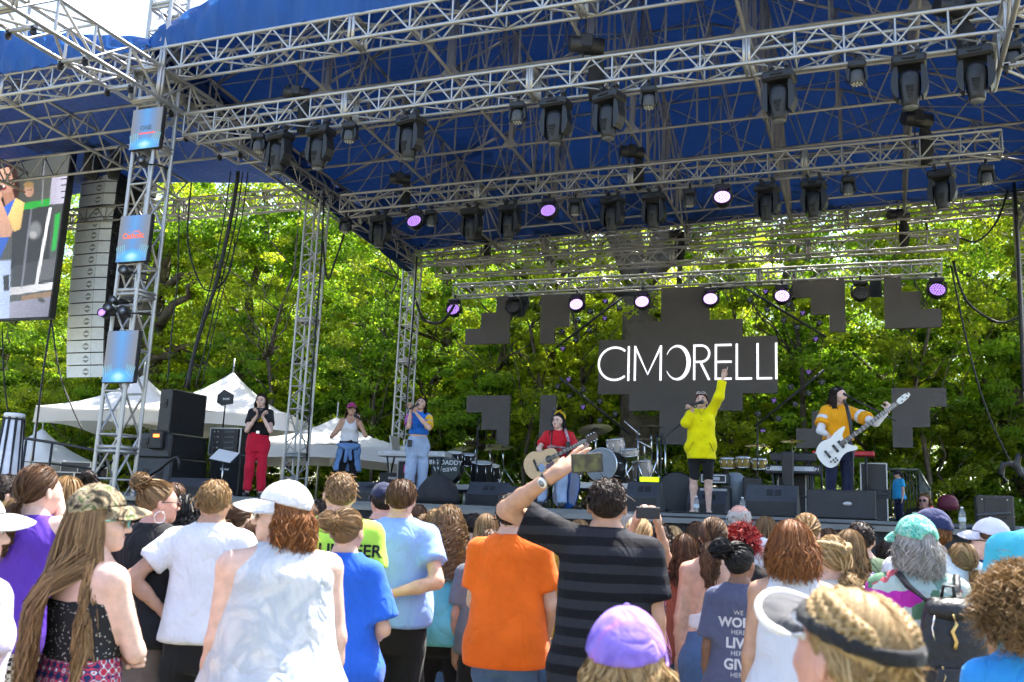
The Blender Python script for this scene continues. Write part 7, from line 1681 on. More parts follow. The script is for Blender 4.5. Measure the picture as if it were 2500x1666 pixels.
q11 = A('man in light blue T-shirt holding one arm behind his back', 922, 1143, 5.7, vb=-8, vh=-10, fem=False, tier='near', sk='fair', bw=1.02, belly=.03, top=TEE(C('sky', (.25, .39, .78)), loose=.03, fold=.007, hem=.87), bottom=SHORTS(M_BLKC, end=.45), hair=dict(style='short', col='brown', L=.075, vol=1.2, n=1900), arms={'R': ('loc', (.25, -.14, 1.13), (.0, -.2, 1.06)), 'L': ('dir', (-.2, -.1, -1), (.1, -.2, -1))}, hands={'R': ('relaxed', (0, -1, 0), (-1, 0, -.1))})
A('person in dark navy cap in front of the speaker wedge', 880, 1150, 6.8, vb=-10, vh=12, fem=False, sk='red', top=TEE(C('maroon2', (.1, .02, .03))), bottom=PANTS(M_DENIM), hair=dict(style='short', col='dark', L=.03), cap=dict(mat=M_NAVY))
q13 = A('woman in aqua top with long tight brown curls', 1030, 1200, 6.1, vb=-6, tier='near', sk='fair', bw=1.02, top=TEE(C('aqua', (.16, .55, .60)), sleeve=.9, loose=.06, hem=.80, fold=.006), bottom=PANTS(M_BLKC), hair=dict(style='curly', col='lightbrown', L=.36, vol=1.75, wave=.014, n=4200, width=.004))
A('girl with straight light brown hair and sunglasses pushed up on her head', 1118, 1213, 6.6, vb=-8, top=TEE(C('teal2', (.1, .3, .35))), bottom=SHORTS(M_DENIM), hair=dict(style='long', col='lightbrown', L=.34, vol=.75, wave=.003, n=1200))
A('person in dark grey T-shirt and black shorts between aqua top and orange shirt', 1126, 1250, 5.9, vb=-8, fem=False, sk='tan', top=TEE(C('darkgrey', (.13, .13, .14)), loose=.04, sleeve=.8), bottom=SHORTS(M_BLKC), hair=dict(style='short', col='brown', L=.05))
q15 = A('man in bright orange T-shirt with dark short hair', 1176, 1178, 5.2, vb=-10, vh=-16, fem=False, tier='near', sk='fair', bw=1.0, top=TEE(C('orange', (.78, .13, .008)), sleeve=.75, loose=.05, fold=.006, hem=.78), bottom=PANTS(M_DENIM), hair=dict(style='short', col='dark', L=.05, vol=1., n=1700), arms={'R': ('dir', (.26, .05, -1), (-.15, .55, -.75)), 'L': ('dir', (-.1, .1, -1), (.2, .6, -.6))})
q17 = A('man in dark striped polo shirt filming the stage with a raised phone', 1395, 1155, 4.3, vb=0, vh=0, fem=False, tier='near', sk='tan', bw=1.1, top=TEE(pat('dark_stripes', 'stripe', ((.006, .006, .009), (.022, .023, .03)), 4.2), loose=.035, fold=.007, hem=.8, sleeve=.72, neck=.07), bottom=PANTS(M_NAVY), hair=dict(style='short', col='dark', L=.03, vol=.75, n=2000),
      arms={'L': ('px', (1163, 1172, 4.3), (1268, 1094, 4.0)), 'R': ('dir', (.14, -.02, -1), (.04, .2, -1))}, hands={'L': ('open', (.55, .6, -.45), (.8, .05, .6))}, hscale=1.12)
# collar of the polo
mb = MB(); mb.v = []; n = 24
ring = [(.083*math.sin(a), -.008+.075*-math.cos(a), 1.452) for a in [(-2.4+4.8*i/(n-1)) for i in range(n)]]
mb.add([(x, y, z+.03) for x, y, z in ring]+[(x*1.22, y*1.2-.004, z-.02) for x, y, z in ring], [(i, i+1, n+i+1, n+i) for i in range(n-1)], True); mb.build('collar', MATS['dark_stripes'], q17.t, False)
# --- centre right
q20 = A('woman in white racerback top and denim skirt with dark ponytail', 1640, 1230, 5.5, vb=0, vh=-8, tier='near', sk='fair', bw=1.02, top=dict(mat=M_WHC, hem=1.04, sleeve=0, kind='racer', grow=.006, loose=0, name='top'), bottom=dict(mat=M_DENIM, kind='skirt', top=1.05, end=.62, flare=.01, name='denim_skirt'), hair=dict(style='tied', col='brown', L=.27, tie=(0, -.105, .075), vol=1.1, n=1500))
q21 = A('child in slate T-shirt printed WE WORK HERE with dark hair bun', 1700, 1290, 4.9, vb=-4, vh=-20, tier='near', sk='brown', bw=.9, top=TEE(C('slate', (.09, .10, .17)), sleeve=.8, loose=.04), bottom=SHORTS(M_NAVY), hair=dict(style='bun', col='black', L=.055, tie=(-.05, -.08, .15), n=1300))
M_LTX = C('print_white', (.6, .6, .63))
shirt_text(q21, [('WE', 1.30, .035, 0), ('WORK', 1.235, .07, .0025), ('HERE', 1.195, .035, 0), ('LIVE', 1.125, .075, .0025), ('HERE', 1.085, .035, 0), ('GIVE', 1.015, .075, .0025), ('HERE', .975, .035, 0)], M_LTX, x0=.0)
q22 = A('woman with auburn bob in white sleeveless blouse', 1820, 1250, 4.1, vb=4, vh=6, tier='near', sk='tan', bw=.94, top=SLESS(C('white_linen', (.58, .58, .62), .05), loose=.05, hem=.8, neck=.085), bottom=PANTS(M_NAVY), hair=dict(style='long', col='auburn', L=.13, vol=1.6, wave=.012, n=4400, width=.004))
q23 = A('woman with blond half-up hair beside the bald man', 1853, 1220, 6.0, vb=4, vh=-10, sk='fair', top=TEE(M_WHC), bottom=PANTS(M_DENIM), hair=dict(style='tied', col='sandy', L=.28, tie=(.02, -.1, .1), vol=1.5, n=1500))
q24 = A('woman with crown braid in blond hair raising clasped hands', 1912, 1278, 4.8, vb=6, vh=26, tier='near', sk='fair', face=True, top=TEE(C('cream', (.6, .56, .5))), bottom=PANTS(M_DENIM), hair=dict(style='tied', col='blond', L=.2, tie=(.04, -.09, .02), vol=1.2, n=1700), arms={'L': ('dir', (-.3, .3, -.7), (.2, .5, .9))})
q25 = A('woman with long wavy brown hair in purple patterned blouse', 1952, 1258, 5.6, vb=2, vh=-6, sk='fair', top=TEE(pat('purple_print', 'voro', ((.03, .02, .08), (.06, .04, .15), (.4, .35, .5), (.03, .02, .06)), 40)), bottom=PANTS(M_NAVY), hair=dict(style='long', col='lightbrown', L=.42, vol=1.15, wave=.018, n=1500))
q26 = A('man in olive green T-shirt with short dark hair near the stage skirt', 1978, 1237, 6.3, vb=4, fem=False, sk='fair', bw=1.15, top=TEE(C('olive', (.07, .11, .06))), bottom=PANTS(M_DENIM), hair=dict(style='short', col='dark', L=.035, n=1500))
q27 = A('grey haired woman in green cap and tropical print shirt carrying a backpack', 2105, 1246, 4.5, vb=10, vh=34, tier='near', sk='fair', bw=1.08, top=TEE(pat('tropical_print', 'voro', ((.28, .42, .40), (.5, .55, .52), (.45, .03, .35), (.16, .30, .26), (.55, .58, .55), (.1, .2, .12), (.5, .1, .12), (.4, .5, .47)), 11), loose=.055, sleeve=.75, flare=.03, hem=.8, fold=.005), bottom=dict(mat=C('jade', (.02, .28, .2)), kind='skirt', top=1.0, end=.2, flare=.05, name='trousers'), hair=dict(style='long', col='grey', L=.14, vol=1.2, wave=.012, n=3400, width=.004), cap=dict(mat=pat('green_paisley', 'voro', ((.1, .42, .32), (.2, .55, .42), (.06, .3, .24), (.4, .6, .5)), 60), brim=.07))
q28 = A('man in navy cap with red peak and white T-shirt', 2142, 1222, 5.6, vb=8, vh=62, fem=False, tier='near', sk='tan', bw=1.15, top=TEE(M_WHC, loose=.03), bottom=PANTS(M_KHAKI), hair=dict(style='short', col='auburn', L=.04), cap=dict(mat=C('navycap', (.025, .03, .09)), bmat=C('redpeak', (.65, .02, .03)), brim=.08, size=1.16, hole=False), face=True)
q29 = A('girl in maroon top with two long braids', 2212, 1290, 5.6, vb=6, vh=-4, sk='tan', bw=.92, top=TEE(C('maroon', (.075, .008, .035)), sleeve=.9), bottom=PANTS(M_KHAKI), hair=dict(style='braids', col='sandy', L=.34, freq=9, n=1600, vol=1.1))
q30 = A('woman in white cap and glasses with navy polka dot blouse', 2277, 1240, 6.0, vb=28, vh=72, tier='near', sk='pale', face=True, top=TEE(pat('navy_dots', 'dots', ((.65, .68, .75), (.015, .035, .12)), 34)), bottom=PANTS(M_KHAKI), hair=dict(style='braids', col='brown', L=.14, n=1000), cap=dict(mat=C('lilac_white', (.62, .62, .72)), brim=.075), glasses=(M_BFR, M_CLENS))
q31 = A('man in turquoise T-shirt with close cropped hair and raised shoulder', 2415, 1152, 5.0, vb=10, vh=-20, fem=False, tier='near', sk='tan', bw=1.15, top=TEE(C('turquoise', (.06, .42, .55)), loose=.03), bottom=PANTS(M_NAVY), hair=dict(style='short', col='brown', L=.025, vol=.6, n=1500))
q32 = A('child with short curly sandy hair in bright blue T-shirt', 2352, 1420, 3.2, vb=12, vh=4, tier='near', sk='tan', top=TEE(C('azure', (.03, .27, .68)), loose=.04), bottom=SHORTS(M_NAVY), hair=dict(style='afro', col='sandy', R=.085, n=7000, width=.0042), kid=1.18)
q18 = A('small child in purple cap standing behind the man filming', 1437, 1552, 2.2, vb=0, vh=-6, tier='near', sk='fair', bw=1.02, top=TEE(C('pink', (.5, .15, .3))), bottom=SHORTS(M_NAVY), hair=dict(style='long', col='blond', L=.12, vol=.9), cap=dict(mat=pat('lilac_cap', 'noise', ((.15, .09, .45), (.25, .17, .6), (.38, .16, .55)), 5), size=1.16, hole=False), kid=1.3)
q19 = A('blond girl with braided rows wearing a white rimmed black sun visor', 1950, 1508, 1.7, vb=16, vh=44, pitch=.14, tier='near', sk='red', top=TEE(C('white_tee', (.6, .6, .63))), bottom=SHORTS(M_NAVY), hair=dict(style='braids', col='blond', L=.26, freq=8, n=5000, vol=1.1, width=.0035), cap=dict(kind='visor', mat=C('visorband', (.02, .02, .022)), bmat=C('visorbrim', (.07, .07, .075)), brim=.085, span=80, up=.03, size=1.25, rim=1), kid=1.12)
braid(q19, [[(s_*a0, 38), (s_*(a0+25), 45), (s_*(a0+70), 66), (s_*150, 92), (s_*160, 118)] for s_ in (-1, 1) for a0 in (12, 42, 70)], 'blond', .0085)
braid(q24, [[(-70, 62), (-110, 58), (-150, 62), (-180, 68), (-190, 80)], [(70, 62), (110, 62), (150, 74), (178, 92)]], 'blond', .014)
# --- the rows by the stage
A('bald man with white hair fringe in pale patterned shirt', 1699, 1190, 7.6, vb=-4, fem=False, tier='near', sk='red', bw=1.1, top=TEE(pat('pale_print', 'voro', ((.6, .62, .66), (.45, .5, .58), (.68, .68, .7)), 40)), bottom=PANTS(M_KHAKI), hair=dict(style='bald', col='white', L=.03, n=1600))
A('person with bright red curly hair in front of the bald man', 1706, 1252, 5.6, vb=-2, sk='pale', top=TEE(M_BLKC), bottom=PANTS(M_DENIM), hair=dict(style='afro', col='red', R=.06, n=1800))
q35 = A('blond woman with ponytail holding a phone up in both hands', 1468, 1228, 5.6, vb=-2, vh=-6, tier='near', sk='fair', top=dict(mat=pat('magenta_print', 'voro', ((.05, .01, .04), (.35, .1, .25), (.03, .01, .03)), 40), hem=.8, sleeve=0, kind='sless'), bottom=PANTS(C('wine', (.12, .01, .04))), hair=dict(style='tied', col='blond', L=.26, tie=(0, -.1, .05), n=1500),
       arms={'R': ('px', (1530, 1280, 5.5), (1512, 1200, 5.2)), 'L': ('px', (1430, 1270, 5.5), (1462, 1195, 5.2))}, hands={'R': ('grip', (-.9, .4, 0), None), 'L': ('grip', (.9, .4, 0), None)})
A('person with dark curly hair in white tank top behind the raised phone', 1512, 1235, 6.2, vb=-6, sk='fair', top=SLESS(M_WHC), bottom=SHORTS(M_DENIM), hair=dict(style='curly', col='dark', L=.14, vol=1.4))
A('girl with brown hair loose over her shoulders near the denim skirt', 1573, 1262, 6.0, vb=0, vh=-6, sk='fair', top=TEE(C('rust', (.3, .1, .06))), bottom=SHORTS(M_DENIM), hair=dict(style='long', col='brown', L=.24, vol=1.2))
A('girl with straight blond hair beside the raised phone', 1545, 1240, 7.0, vb=0, tier='far', sk='fair', top=TEE(C('cream', (.6, .56, .5))), bottom=SHORTS(M_DENIM), hair=dict(style='long', col='blond', L=.26))
A('person reaching a hand up towards the barefoot singer', 1655, 1265, 7.2, vb=0, tier='mid', sk='fair', top=TEE(M_NAVY), bottom=PANTS(M_DENIM), hair=dict(style='short', col='brown', L=.06), arms={'R': ('dir', (.35, .9, -.1), (.1, .5, .8))}, hands={'R': ('open', (0, 1, 0), None)})
A('bearded man with glasses in lime green T-shirt left of the purple top', 8, 1136, 5.6, vb=-40, vh=-70, fem=False, tier='near', sk='fair', bw=1.15, top=TEE(C('lime', (.12, .4, .05))), bottom=PANTS(M_DENIM), hair=dict(style='short', col='dark', L=.03, n=1400), glasses=(M_BFR, M_CLENS), face=True)
A('person with white cap brim cut off by the left edge', -72, 1212, 3.2, vb=-50, vh=-80, tier='near', sk='pale', face=True, top=TEE(C('lav', (.5, .45, .6))), bottom=PANTS(M_DENIM), hair=dict(style='long', col='blond', L=.2), cap=dict(mat=MATS['cloth_white_cap'], brim=.09))
A('woman with long fair hair behind the purple top', 52, 1180, 5.4, vb=-25, sk='fair', top=TEE(C('sage', (.2, .3, .2))), bottom=SHORTS(M_DENIM), hair=dict(style='long', col='lightbrown', L=.35))
A('woman with golden brown hair behind the raised hand', 152, 1140, 5.5, vb=-20, sk='fair', top=TEE(C('coral', (.5, .12, .1))), bottom=SHORTS(M_DENIM), hair=dict(style='long', col='sandy', L=.3, vol=1.3))
A('person with dark topknot near the left speaker stack', 205, 1130, 7.2, vb=-15, tier='far', top=TEE(C('charcoal', (.06, .06, .07))), bottom=PANTS(M_DENIM), hair=dict(style='bun', col='dark', L=.04, tie=(0, -.06, .18)))
back = [(655, 1150, 7.6, 'dark', 'curly', .12), (708, 1175, 7.2, 'brown', 'short', .05), (738, 1165, 8., 'dark', 'curly', .14), (905, 1180, 7.6, 'lightbrown', 'long', .2), (958, 1178, 7.2, 'brown', 'short', .05), (1000, 1192, 6.6, 'sandy', 'bun', .04),
        (978, 1200, 7., 'lightbrown', 'tied', .2), (1205, 1200, 7.4, 'brown', 'long', .2), (1238, 1190, 7.0, 'sandy', 'bun', .05), (1275, 1205, 7.6, 'grey', 'short', .05), (1300, 1218, 6.6, 'blond', 'tied', .24), (1330, 1212, 7.2, 'sandy', 'long', .2), (1088, 1195, 7.8, 'dark', 'short', .05),
        (1440, 1200, 6.9, 'grey', 'short', .05), (400, 1130, 7.5, 'brown', 'short', .05), (1600, 1215, 7.8, 'brown', 'long', .2), (1760, 1205, 7.9, 'lightbrown', 'long', .25), (1905, 1235, 7.2, 'brown', 'long', .25), (2040, 1260, 7.2, 'dark', 'short', .05), (610, 1160, 8.0, 'sandy', 'tied', .2)]
BL = {'curly': 'curly', 'short': 'short', 'long': 'loose', 'bun': 'bunned', 'tied': 'ponytailed'}
shc = [('teal', (.05, .3, .3)), ('brick', (.35, .06, .04)), ('heather', (.3, .3, .33)), ('mustard', (.5, .3, .04)), ('forest', (.03, .12, .05)), ('rose', (.5, .2, .25)), ('dusk', (.08, .1, .3))]
for i, (x, y, d, c, s, L_) in enumerate(back):
    nm, rgb = shc[i % 7]
    A('onlooker with %s %s hair and %s top in the rows nearest the stage' % (BL[s], c if c != 'lightbrown' else 'light brown', nm), x, y+12, d, vb=random.uniform(-15, 10), tier='far', fem=s != 'short', sk=random.choice(('fair', 'tan', 'pale')), top=TEE(C(nm, rgb)), bottom=PANTS(M_DENIM), hair=dict(style=s, col=c, L=L_, **({'tie': (0, -.08, .14)} if s == 'bun' else {})))
# ---------------------------------------------------------------- the band
def D(x, y, Y): return (at(x, y, Y=Y)-Vector(EYE)).length
def B(lab, x, y, Y, H=None, **k):
    p = at(x, y, Y=Y)
    if H is None: return person(lab, px=(x, y, D(x, y, Y)), z0=DECK, group='performers and crew on stage', tier='perf', **k)
    return person(lab, pos=(p.x, p.y, 0), H=H, z0=p.z-1.588*H/1.70, group='performers and crew on stage', tier='perf', **k)
def PX(Y, e, w): return ('px', (*e, D(*e, Y)), (*w, D(*w, Y-.0)))
def microphone(p0, p1, lab):
    p0, p1 = Vector(p0), Vector(p1); d = (p1-p0).normalized(); t = thing('microphone', lab, 'microphone', p0)
    MB().cyl(p0, p0+d*.17, .013, .021, 10).build('handle', M_BLACK, t); MB().lathe([(.001, -.03), (.022, -.02), (.029, 0), (.022, .02), (.001, .03)], 12, Matrix.Translation(p0+d*.19)).build('grille', M_GRY, t)
YEL = C('lemon_yellow', (.80, .72, .0)); REDP = C('red_trousers', (.52, .012, .04)); BLUT = C('cobalt', (.02, .15, .55)); MUST = C('amber', (.85, .36, .01)); REDT = C('red_tee', (.60, .015, .025))
# singer in red trousers
b1 = B('singer in black T-shirt and red trousers holding a microphone with both hands', 602, 919, 11.9, vb=172, vh=160, pitch=-.12, sk='pale', face=True, top=TEE(M_BLKC, hem=1.0, sleeve=.6, grow=.01, loose=.01), bottom=PANTS(REDP, top=1.05, wide=.012), hair=dict(style='long', col='dark', L=.2, vol=1.0, wave=.012, n=1500),
       arms={'R': PX(11.7, (567, 990), (593, 952)), 'L': PX(11.7, (622, 992), (603, 957))}, hands={'R': ('grip', (.8, .2, .2), (.3, .5, .8)), 'L': ('grip', (-.8, .2, .2), (-.3, .4, .8))})
MB().lathe([(.155, 0), (.158, .045)], 24, Matrix.Translation((0, .0, 1.02))@Matrix.Diagonal((1.06, .76, 1, 1)), cap=False).build('belt', mat('black_leather', (.02, .02, .02), .4), b1.t, False); MB().box((0, .128, 1.043), (.05, .012, .042)).build('buckle', M_SILV, b1.t, False)
V, Q = b1.topgeo; M_YLT = C('yellow_print', (.8, .5, .02))
def front_text(q, lines, m, name='lettering'):
    V, Q = q.topgeo; bv = BVHTree.FromPolygons([tuple(p) for p in V], [tuple(x) for x in Q]); mb = MB()
    for txt, z, s, bo in lines:
        v, f = text_geo(txt, s, bo); P = []
        for p in v:
            h = bv.ray_cast(Vector((-p.x, 1, p.y+z)), Vector((0, -1, 0))); P.append((-p.x, (h[0].y if h[0] else .1)+.006, p.y+z))
        mb.add(P, f)
    mb.build(name, m, q.t, False)
bv = BVHTree.FromPolygons([tuple(p) for p in V], [tuple(x) for x in Q])
for k in range(9):      # flame-like yellow print, not legible in the photograph
    x0_ = -.1+.025*k; h0 = .03+.012*math.sin(k*2.1); P_ = [(x0_-.01, 1.25-h0), (x0_+.008, 1.25-h0-.008), (x0_+.016, 1.25+h0), (x0_+.002, 1.25+h0*.6)]; mb = MB(); q_ = []
    for x_, z_ in P_: h_ = bv.ray_cast(Vector((x_, 1, z_)), Vector((0, -1, 0))); q_.append((x_, (h_[0].y if h_[0] else .1)+.006, z_))
    mb.add(q_, [(0, 1, 2, 3)]); mb.build('flame_print', M_YLT, b1.t, False)
microphone(at(591, 968, Y=11.62), at(602, 937, Y=11.72), 'black microphone held by the singer in red trousers')
# singer in white tank
b2 = B('singer in white tank top and maroon cap with denim jacket tied round her waist', 808, 941, 12.9, vb=178, vh=-172, pitch=.05, sk='tan', face=True, top=dict(mat=M_WHC, hem=1.02, sleeve=0, kind='tank', grow=.008, loose=.012, name='tank_top'), bottom=PANTS(M_BLKC, top=1.08), hair=dict(style='long', col='brown', L=.28, vol=.8, wave=.012, n=1300), cap=dict(mat=C('berry_cap', (.33, .03, .14)), brim=.07),
       arms={'R': PX(12.8, (762, 1004), (786, 982)), 'L': PX(12.8, (840, 1002), (825, 968))}, hands={'R': ('flat', (0, -1, 0), (-.9, .3, .35)), 'L': ('grip', (-.3, -.9, 0), (.3, .3, .8))})
microphone(at(829, 965, Y=12.62), at(815, 954, Y=12.72), 'black microphone held by the singer in white tank top')
f = Field((-.3, -.26, .5), (.3, .26, 1.05), .014); f.loft([(.52, .24, .2, 0, -.01), (.75, .215, .17, 0, -.01), (.9, .2, .145, 0, -.01), (1.02, .175, .125, 0, 0)], 0, .52, 1.0, .02)
x_, y_, z_ = f.ax[0][:, None, None], f.ax[1][None, :, None], f.ax[2][None, None, :]; f.F = np.maximum(f.F, (.055+(.98-z_)*.22)-np.abs(x_)-(y_ < 0)*1.0+(z_ > .93)*-1.); fold(f, .008, 3); r_, d_, _t = f.dcone((-.17, .1, .96), (0, .17, .9), .035, .045); f.put(r_, d_, .01); r_, d_, _t = f.dcone((.17, .1, .96), (0, .17, .9), .035, .045); f.put(r_, d_, .01)
f.cone((.02, .17, .9), (.04, .17, .68), .035, .03, .01); f.cone((-.02, .17, .9), (-.05, .17, .72), .035, .03, .01); V, Q = f.mesh(); obj_np('tied_jacket', V, Q, C('mid_denim', (.12, .22, .42), .2), b2.t)
# singer in blue
b3 = B('singer in cobalt blue shirt with one yellow sleeve and pale jeans', 966, 927, 12.2, vb=-168, vh=168, pitch=.22, roll=-.15, sk='fair', face=True, top=TEE(BLUT, hem=1.08, sleeve=.72, flare=.02, grow=.012, loose=.012), bottom=PANTS(M_LTJ, top=1.06, wide=.016), hair=dict(style='long', col='dark', L=.24, vol=.9, wave=.012, n=1400),
       arms={'R': PX(12.0, (939, 982), (944, 940)), 'L': PX(12.0, (986, 985), (952, 945))}, hands={'R': ('grip', (.6, .5, .2), (.1, .4, .9)), 'L': ('flat', (-.6, .4, .2), (-.1, .3, .9))})
microphone(at(942, 940, Y=11.85), at(957, 930, Y=12.0), 'black microphone held by the singer in cobalt blue')
for side, mm in (('L', C('yolk', (.85, .5, .02))), ('R', C('orchid', (.45, .1, .36)))):
    S, E_, W_, s = b3.A[side]; l, h = np.minimum(S, E_)-.12, np.maximum(S, E_)+.12; f = Field(l, h, .013); fscone(f, S+(E_-S)*.12, S+(E_-S)*.76, .072, .077); V, Q = f.mesh(); obj_np('sleeve', V, Q, mm, b3.t)
MB().box((.16, .13, .93), (.07, .03, .11), bev=.008).build('radio_pack', M_BLACK, b3.t, False)
# seated guitarist
Yg = 12.2; b4h = 1.62; pg = at(1284, 967, Y=Yg); zg = pg.z-1.588*b4h/1.7; sg = b4h/1.7; fl = (DECK-zg)/sg+.085
b4 = B('seated guitarist in red T-shirt with yellow headband playing an acoustic guitar', 1284, 967, Yg, H=b4h, vb=172, vh=152, pitch=.0, sk='pale', face=True, bw=1.08, top=TEE(REDT, hem=.86, sleeve=.7, loose=.02), bottom=PANTS(M_LTJ, top=1.0, wide=.012), hair=dict(style='long', col='black', L=.26, vol=1.0, wave=.012, n=1500, lips='rose'),
       legs={'R': ((.13, .40, .90), (.14, .36, max(fl, .45))), 'L': ((-.13, .40, .88), (-.13, .40, max(fl, .45)))}, arms={'R': PX(11.95, (1238, 1032), (1262, 1068)), 'L': PX(11.85, (1336, 1058), (1344, 1036))}, hands={'R': ('relaxed', (0, -.6, -.5), (-.6, .1, -.6)), 'L': ('grip', (.3, -.8, .2), (-.3, .2, .9))})
mb = MB(); mb.tube([(.098*math.sin(a), -.005+.03*0, .112+.108*math.cos(a)+.004) for a in [(-1.45+2.9*i/12) for i in range(13)]], .013, 7); mb.tube([(.0, .02, .225), (.05, .03, .25), (.02, .02, .22), (-.05, .035, .245), (0, .02, .22)], .012, 6); mb.v = [tuple(b4.hl@Vector(p)) for p in mb.v]; mb.build('headband', C('yellow_band', (.75, .5, .02)), b4.t, False)
front_text(b4, [('she perseveres', 1.19, .045, .001)], M_WHC)
st_ = thing('stool', 'black stool under the seated guitarist', 'stool', (pg.x, Yg, DECK)); sz = zg+.80*sg
MB().lathe([(.18, sz-.05), (.19, sz-.02), (.17, sz)], 20, Matrix.Translation((pg.x, Yg+.02, 0))).build('seat', M_BLACK, st_)
for k in range(4): a_ = k*math.pi/2+.6; MB().cyl((pg.x+.12*math.cos(a_), Yg+.02+.12*math.sin(a_), sz-.05), (pg.x+.22*math.cos(a_), Yg+.02+.22*math.sin(a_), DECK), .014).build('leg', M_CHROME, st_)
def guitar_frame(pb, pn, Y, yaw_tilt=0.): 
    a, b = at(*pb, Y=Y), at(*pn, Y=Y); d = (b-a); L = d.length; d.normalize(); n = Vector((0, -1, 0)); n = (n-d*n.dot(d)).normalized(); u = n.cross(d); return a, d, u, n, L
def outline(samples, n=40):
    P = np.array(samples); k = len(P); t = np.linspace(0, k, n, endpoint=False); out = []
    for q in t:
        i = int(q); f_ = q-i; p0, p1, p2, p3_ = P[(i-1) % k], P[i % k], P[(i+1) % k], P[(i+2) % k]; out.append(.5*((2*p1)+(p2-p0)*f_+(2*p0-5*p1+4*p2-p3_)*f_**2+(3*p1-p0-3*p2+p3_)*f_**3))
    return out
def slab(mb, pts, a, d, u, n, t0, t1): 
    v = [a+d*p[0]+u*p[1]+n*t1 for p in pts]+[a+d*p[0]+u*p[1]+n*t0 for p in pts]; k = len(pts); mb.add(v, [tuple(range(k)), tuple(range(2*k-1, k-1, -1))]+[((i+1) % k, i, k+i, k+(i+1) % k) for i in range(k)]); return mb
# acoustic guitar: body centre to headstock end
a, d, u, n, L = guitar_frame((1252, 1062), (1371, 1002), 11.78); s_ = L/.78
t = thing('acoustic_guitar', 'natural spruce acoustic guitar with dark neck on the seated guitarist', 'guitar', a); M_SPR = mat('spruce_top', (.58, .38, .2), .3, 0, .06, 20, coat=.3); M_ROSE = mat('rosewood', (.05, .025, .015), .4, 0, .2, 12)
o = outline([(-.29, 0), (-.24, .14), (-.1, .195), (.02, .135), (.1, .14), (.2, .1), (.225, 0), (.2, -.1), (.1, -.14), (.02, -.135), (-.1, -.195), (-.24, -.14)]); o = [p*s_ for p in o]
slab(MB(), o, a, d, u, n, -.06, .04).build('body', M_ROSE, t); slab(MB(), [p*.985 for p in o], a, d, u, n, .04, .045).build('soundboard', M_SPR, t)
hole = [(.08+.05*math.cos(k*.4), .05*math.sin(k*.4)) for k in range(16)]; slab(MB(), [np.array(p)*s_ for p in hole], a, d, u, n, .045, .048).build('sound_hole', M_BLACK, t)
slab(MB(), [np.array(p)*s_ for p in ((-.13, -.08), (-.1, -.085), (-.1, .085), (-.13, .08))], a, d, u, n, .045, .06).build('bridge', M_BLACK, t)
slab(MB(), [np.array(p)*s_ for p in ((-.02, -.1), (.1, -.12), (.13, -.05), (.05, -.055), (.03, -.04))], a, d, u, n, .045, .049).build('pickguard', mat('tortoise', (.09, .04, .09), .3), t)
nk = slab(MB(), [np.array(p)*s_ for p in ((.13, -.027), (.64, -.022), (.64, .022), (.13, .027))], a, d, u, n, .03, .06).build('neck', M_ROSE, t)
for k in range(12): x_ = (.2+.44*(1-.89**k)/(1-.89**12)); slab(MB(), [np.array(p)*s_ for p in ((x_, -.026), (x_+.003, -.026), (x_+.003, .026), (x_, .026))], a, d, u, n, .06, .063).build('fret', M_SILV, nk)
hd = slab(MB(), [np.array(p)*s_ for p in ((.64, -.024), (.67, -.034), (.8, -.038), (.8, .038), (.67, .034), (.64, .024))], a, d, u, n, .015, .04).build('headstock', M_ROSE, t)
for k in range(6): q = a+d*(.69+.04*(k % 3))*s_+u*(.048*(1 if k < 3 else -1))*s_+n*.03; MB().cyl(q-u*.012, q+u*.012, .009, n=8).build('tuning_peg', M_SILV, hd)
for k in range(6): yy = (-.02+.008*k)*s_; rod('string', a+d*(-.11*s_)+u*yy+n*.064, a+d*(.66*s_)+u*yy*.8+n*.066, .0011, M_SILV, t, 4)
MB().tube([a+d*(.15*s_)+u*.16*s_, at(1312, 1035, Y=12.0), at(1303, 1000, Y=12.05), at(1298, 985, Y=12.2)], .02, 6).build('strap', pat('guitar_strap', 'voro', ((.7, .65, .6), (.05, .05, .2), (.5, .1, .12)), 60), t)
# singer in yellow
b5 = B('barefoot singer in yellow anorak pointing one arm straight up', 1612, 920, 12.1, vb=180, vh=172, pitch=.12, sk='pale', face=True, top=TEE(YEL, hem=.76, sleeve=1.82, grow=.026, loose=.02, fold=.015, neck=.07, boxy=1., name='anorak'), bottom=SHORTS(M_BLKC, end=.46, wide=.0, top=1.0), hair=dict(style='short', col='maroon', L=.06, vol=.8, n=1900, lips='dark'), shoes=None,
       arms={'L': PX(12.0, (1652, 912), (1662, 866)), 'R': PX(11.95, (1576, 972), (1592, 942))}, hands={'L': ('point', (0, .8, .1), None), 'R': ('grip', (.6, .5, .2), (.4, .5, .5))})
microphone(at(1586, 931, Y=11.8), at(1607, 926, Y=11.9), 'black microphone held by the singer in yellow')
mb = MB(); mb.v = []
for s in (-1, 1):
    mb.tube([(s*.033+.026*math.cos(a), .085+.0, .188+.014*math.sin(a)) for a in [i*math.pi/6 for i in range(13)]], .004, 5, False); mb.tube([(s*.058, .075, .188), (s*.08, .02, .16)], .004, 5)
mb.v = [tuple(b5.hl@Vector(p)) for p in mb.v]; mb.build('sunglasses_on_hair', M_WFR, b5.t, False)
for s in (-1, 1): mb = MB(); mb.tube([(s*.086, -.004+.024*math.sin(a), .022+.026*math.cos(a)) for a in [i*math.pi/7 for i in range(15)]], .0028, 5, False); mb.v = [tuple(b5.hl@Vector(p)) for p in mb.v]; mb.build('hoop_earring', M_SILV, b5.t, False)
for s in (-1, 1): MB().tube([(s*.11, .155, .98), (s*.17, .135, .86)], .005, 5).build('pocket_zip', M_BLACK, b5.t, False)
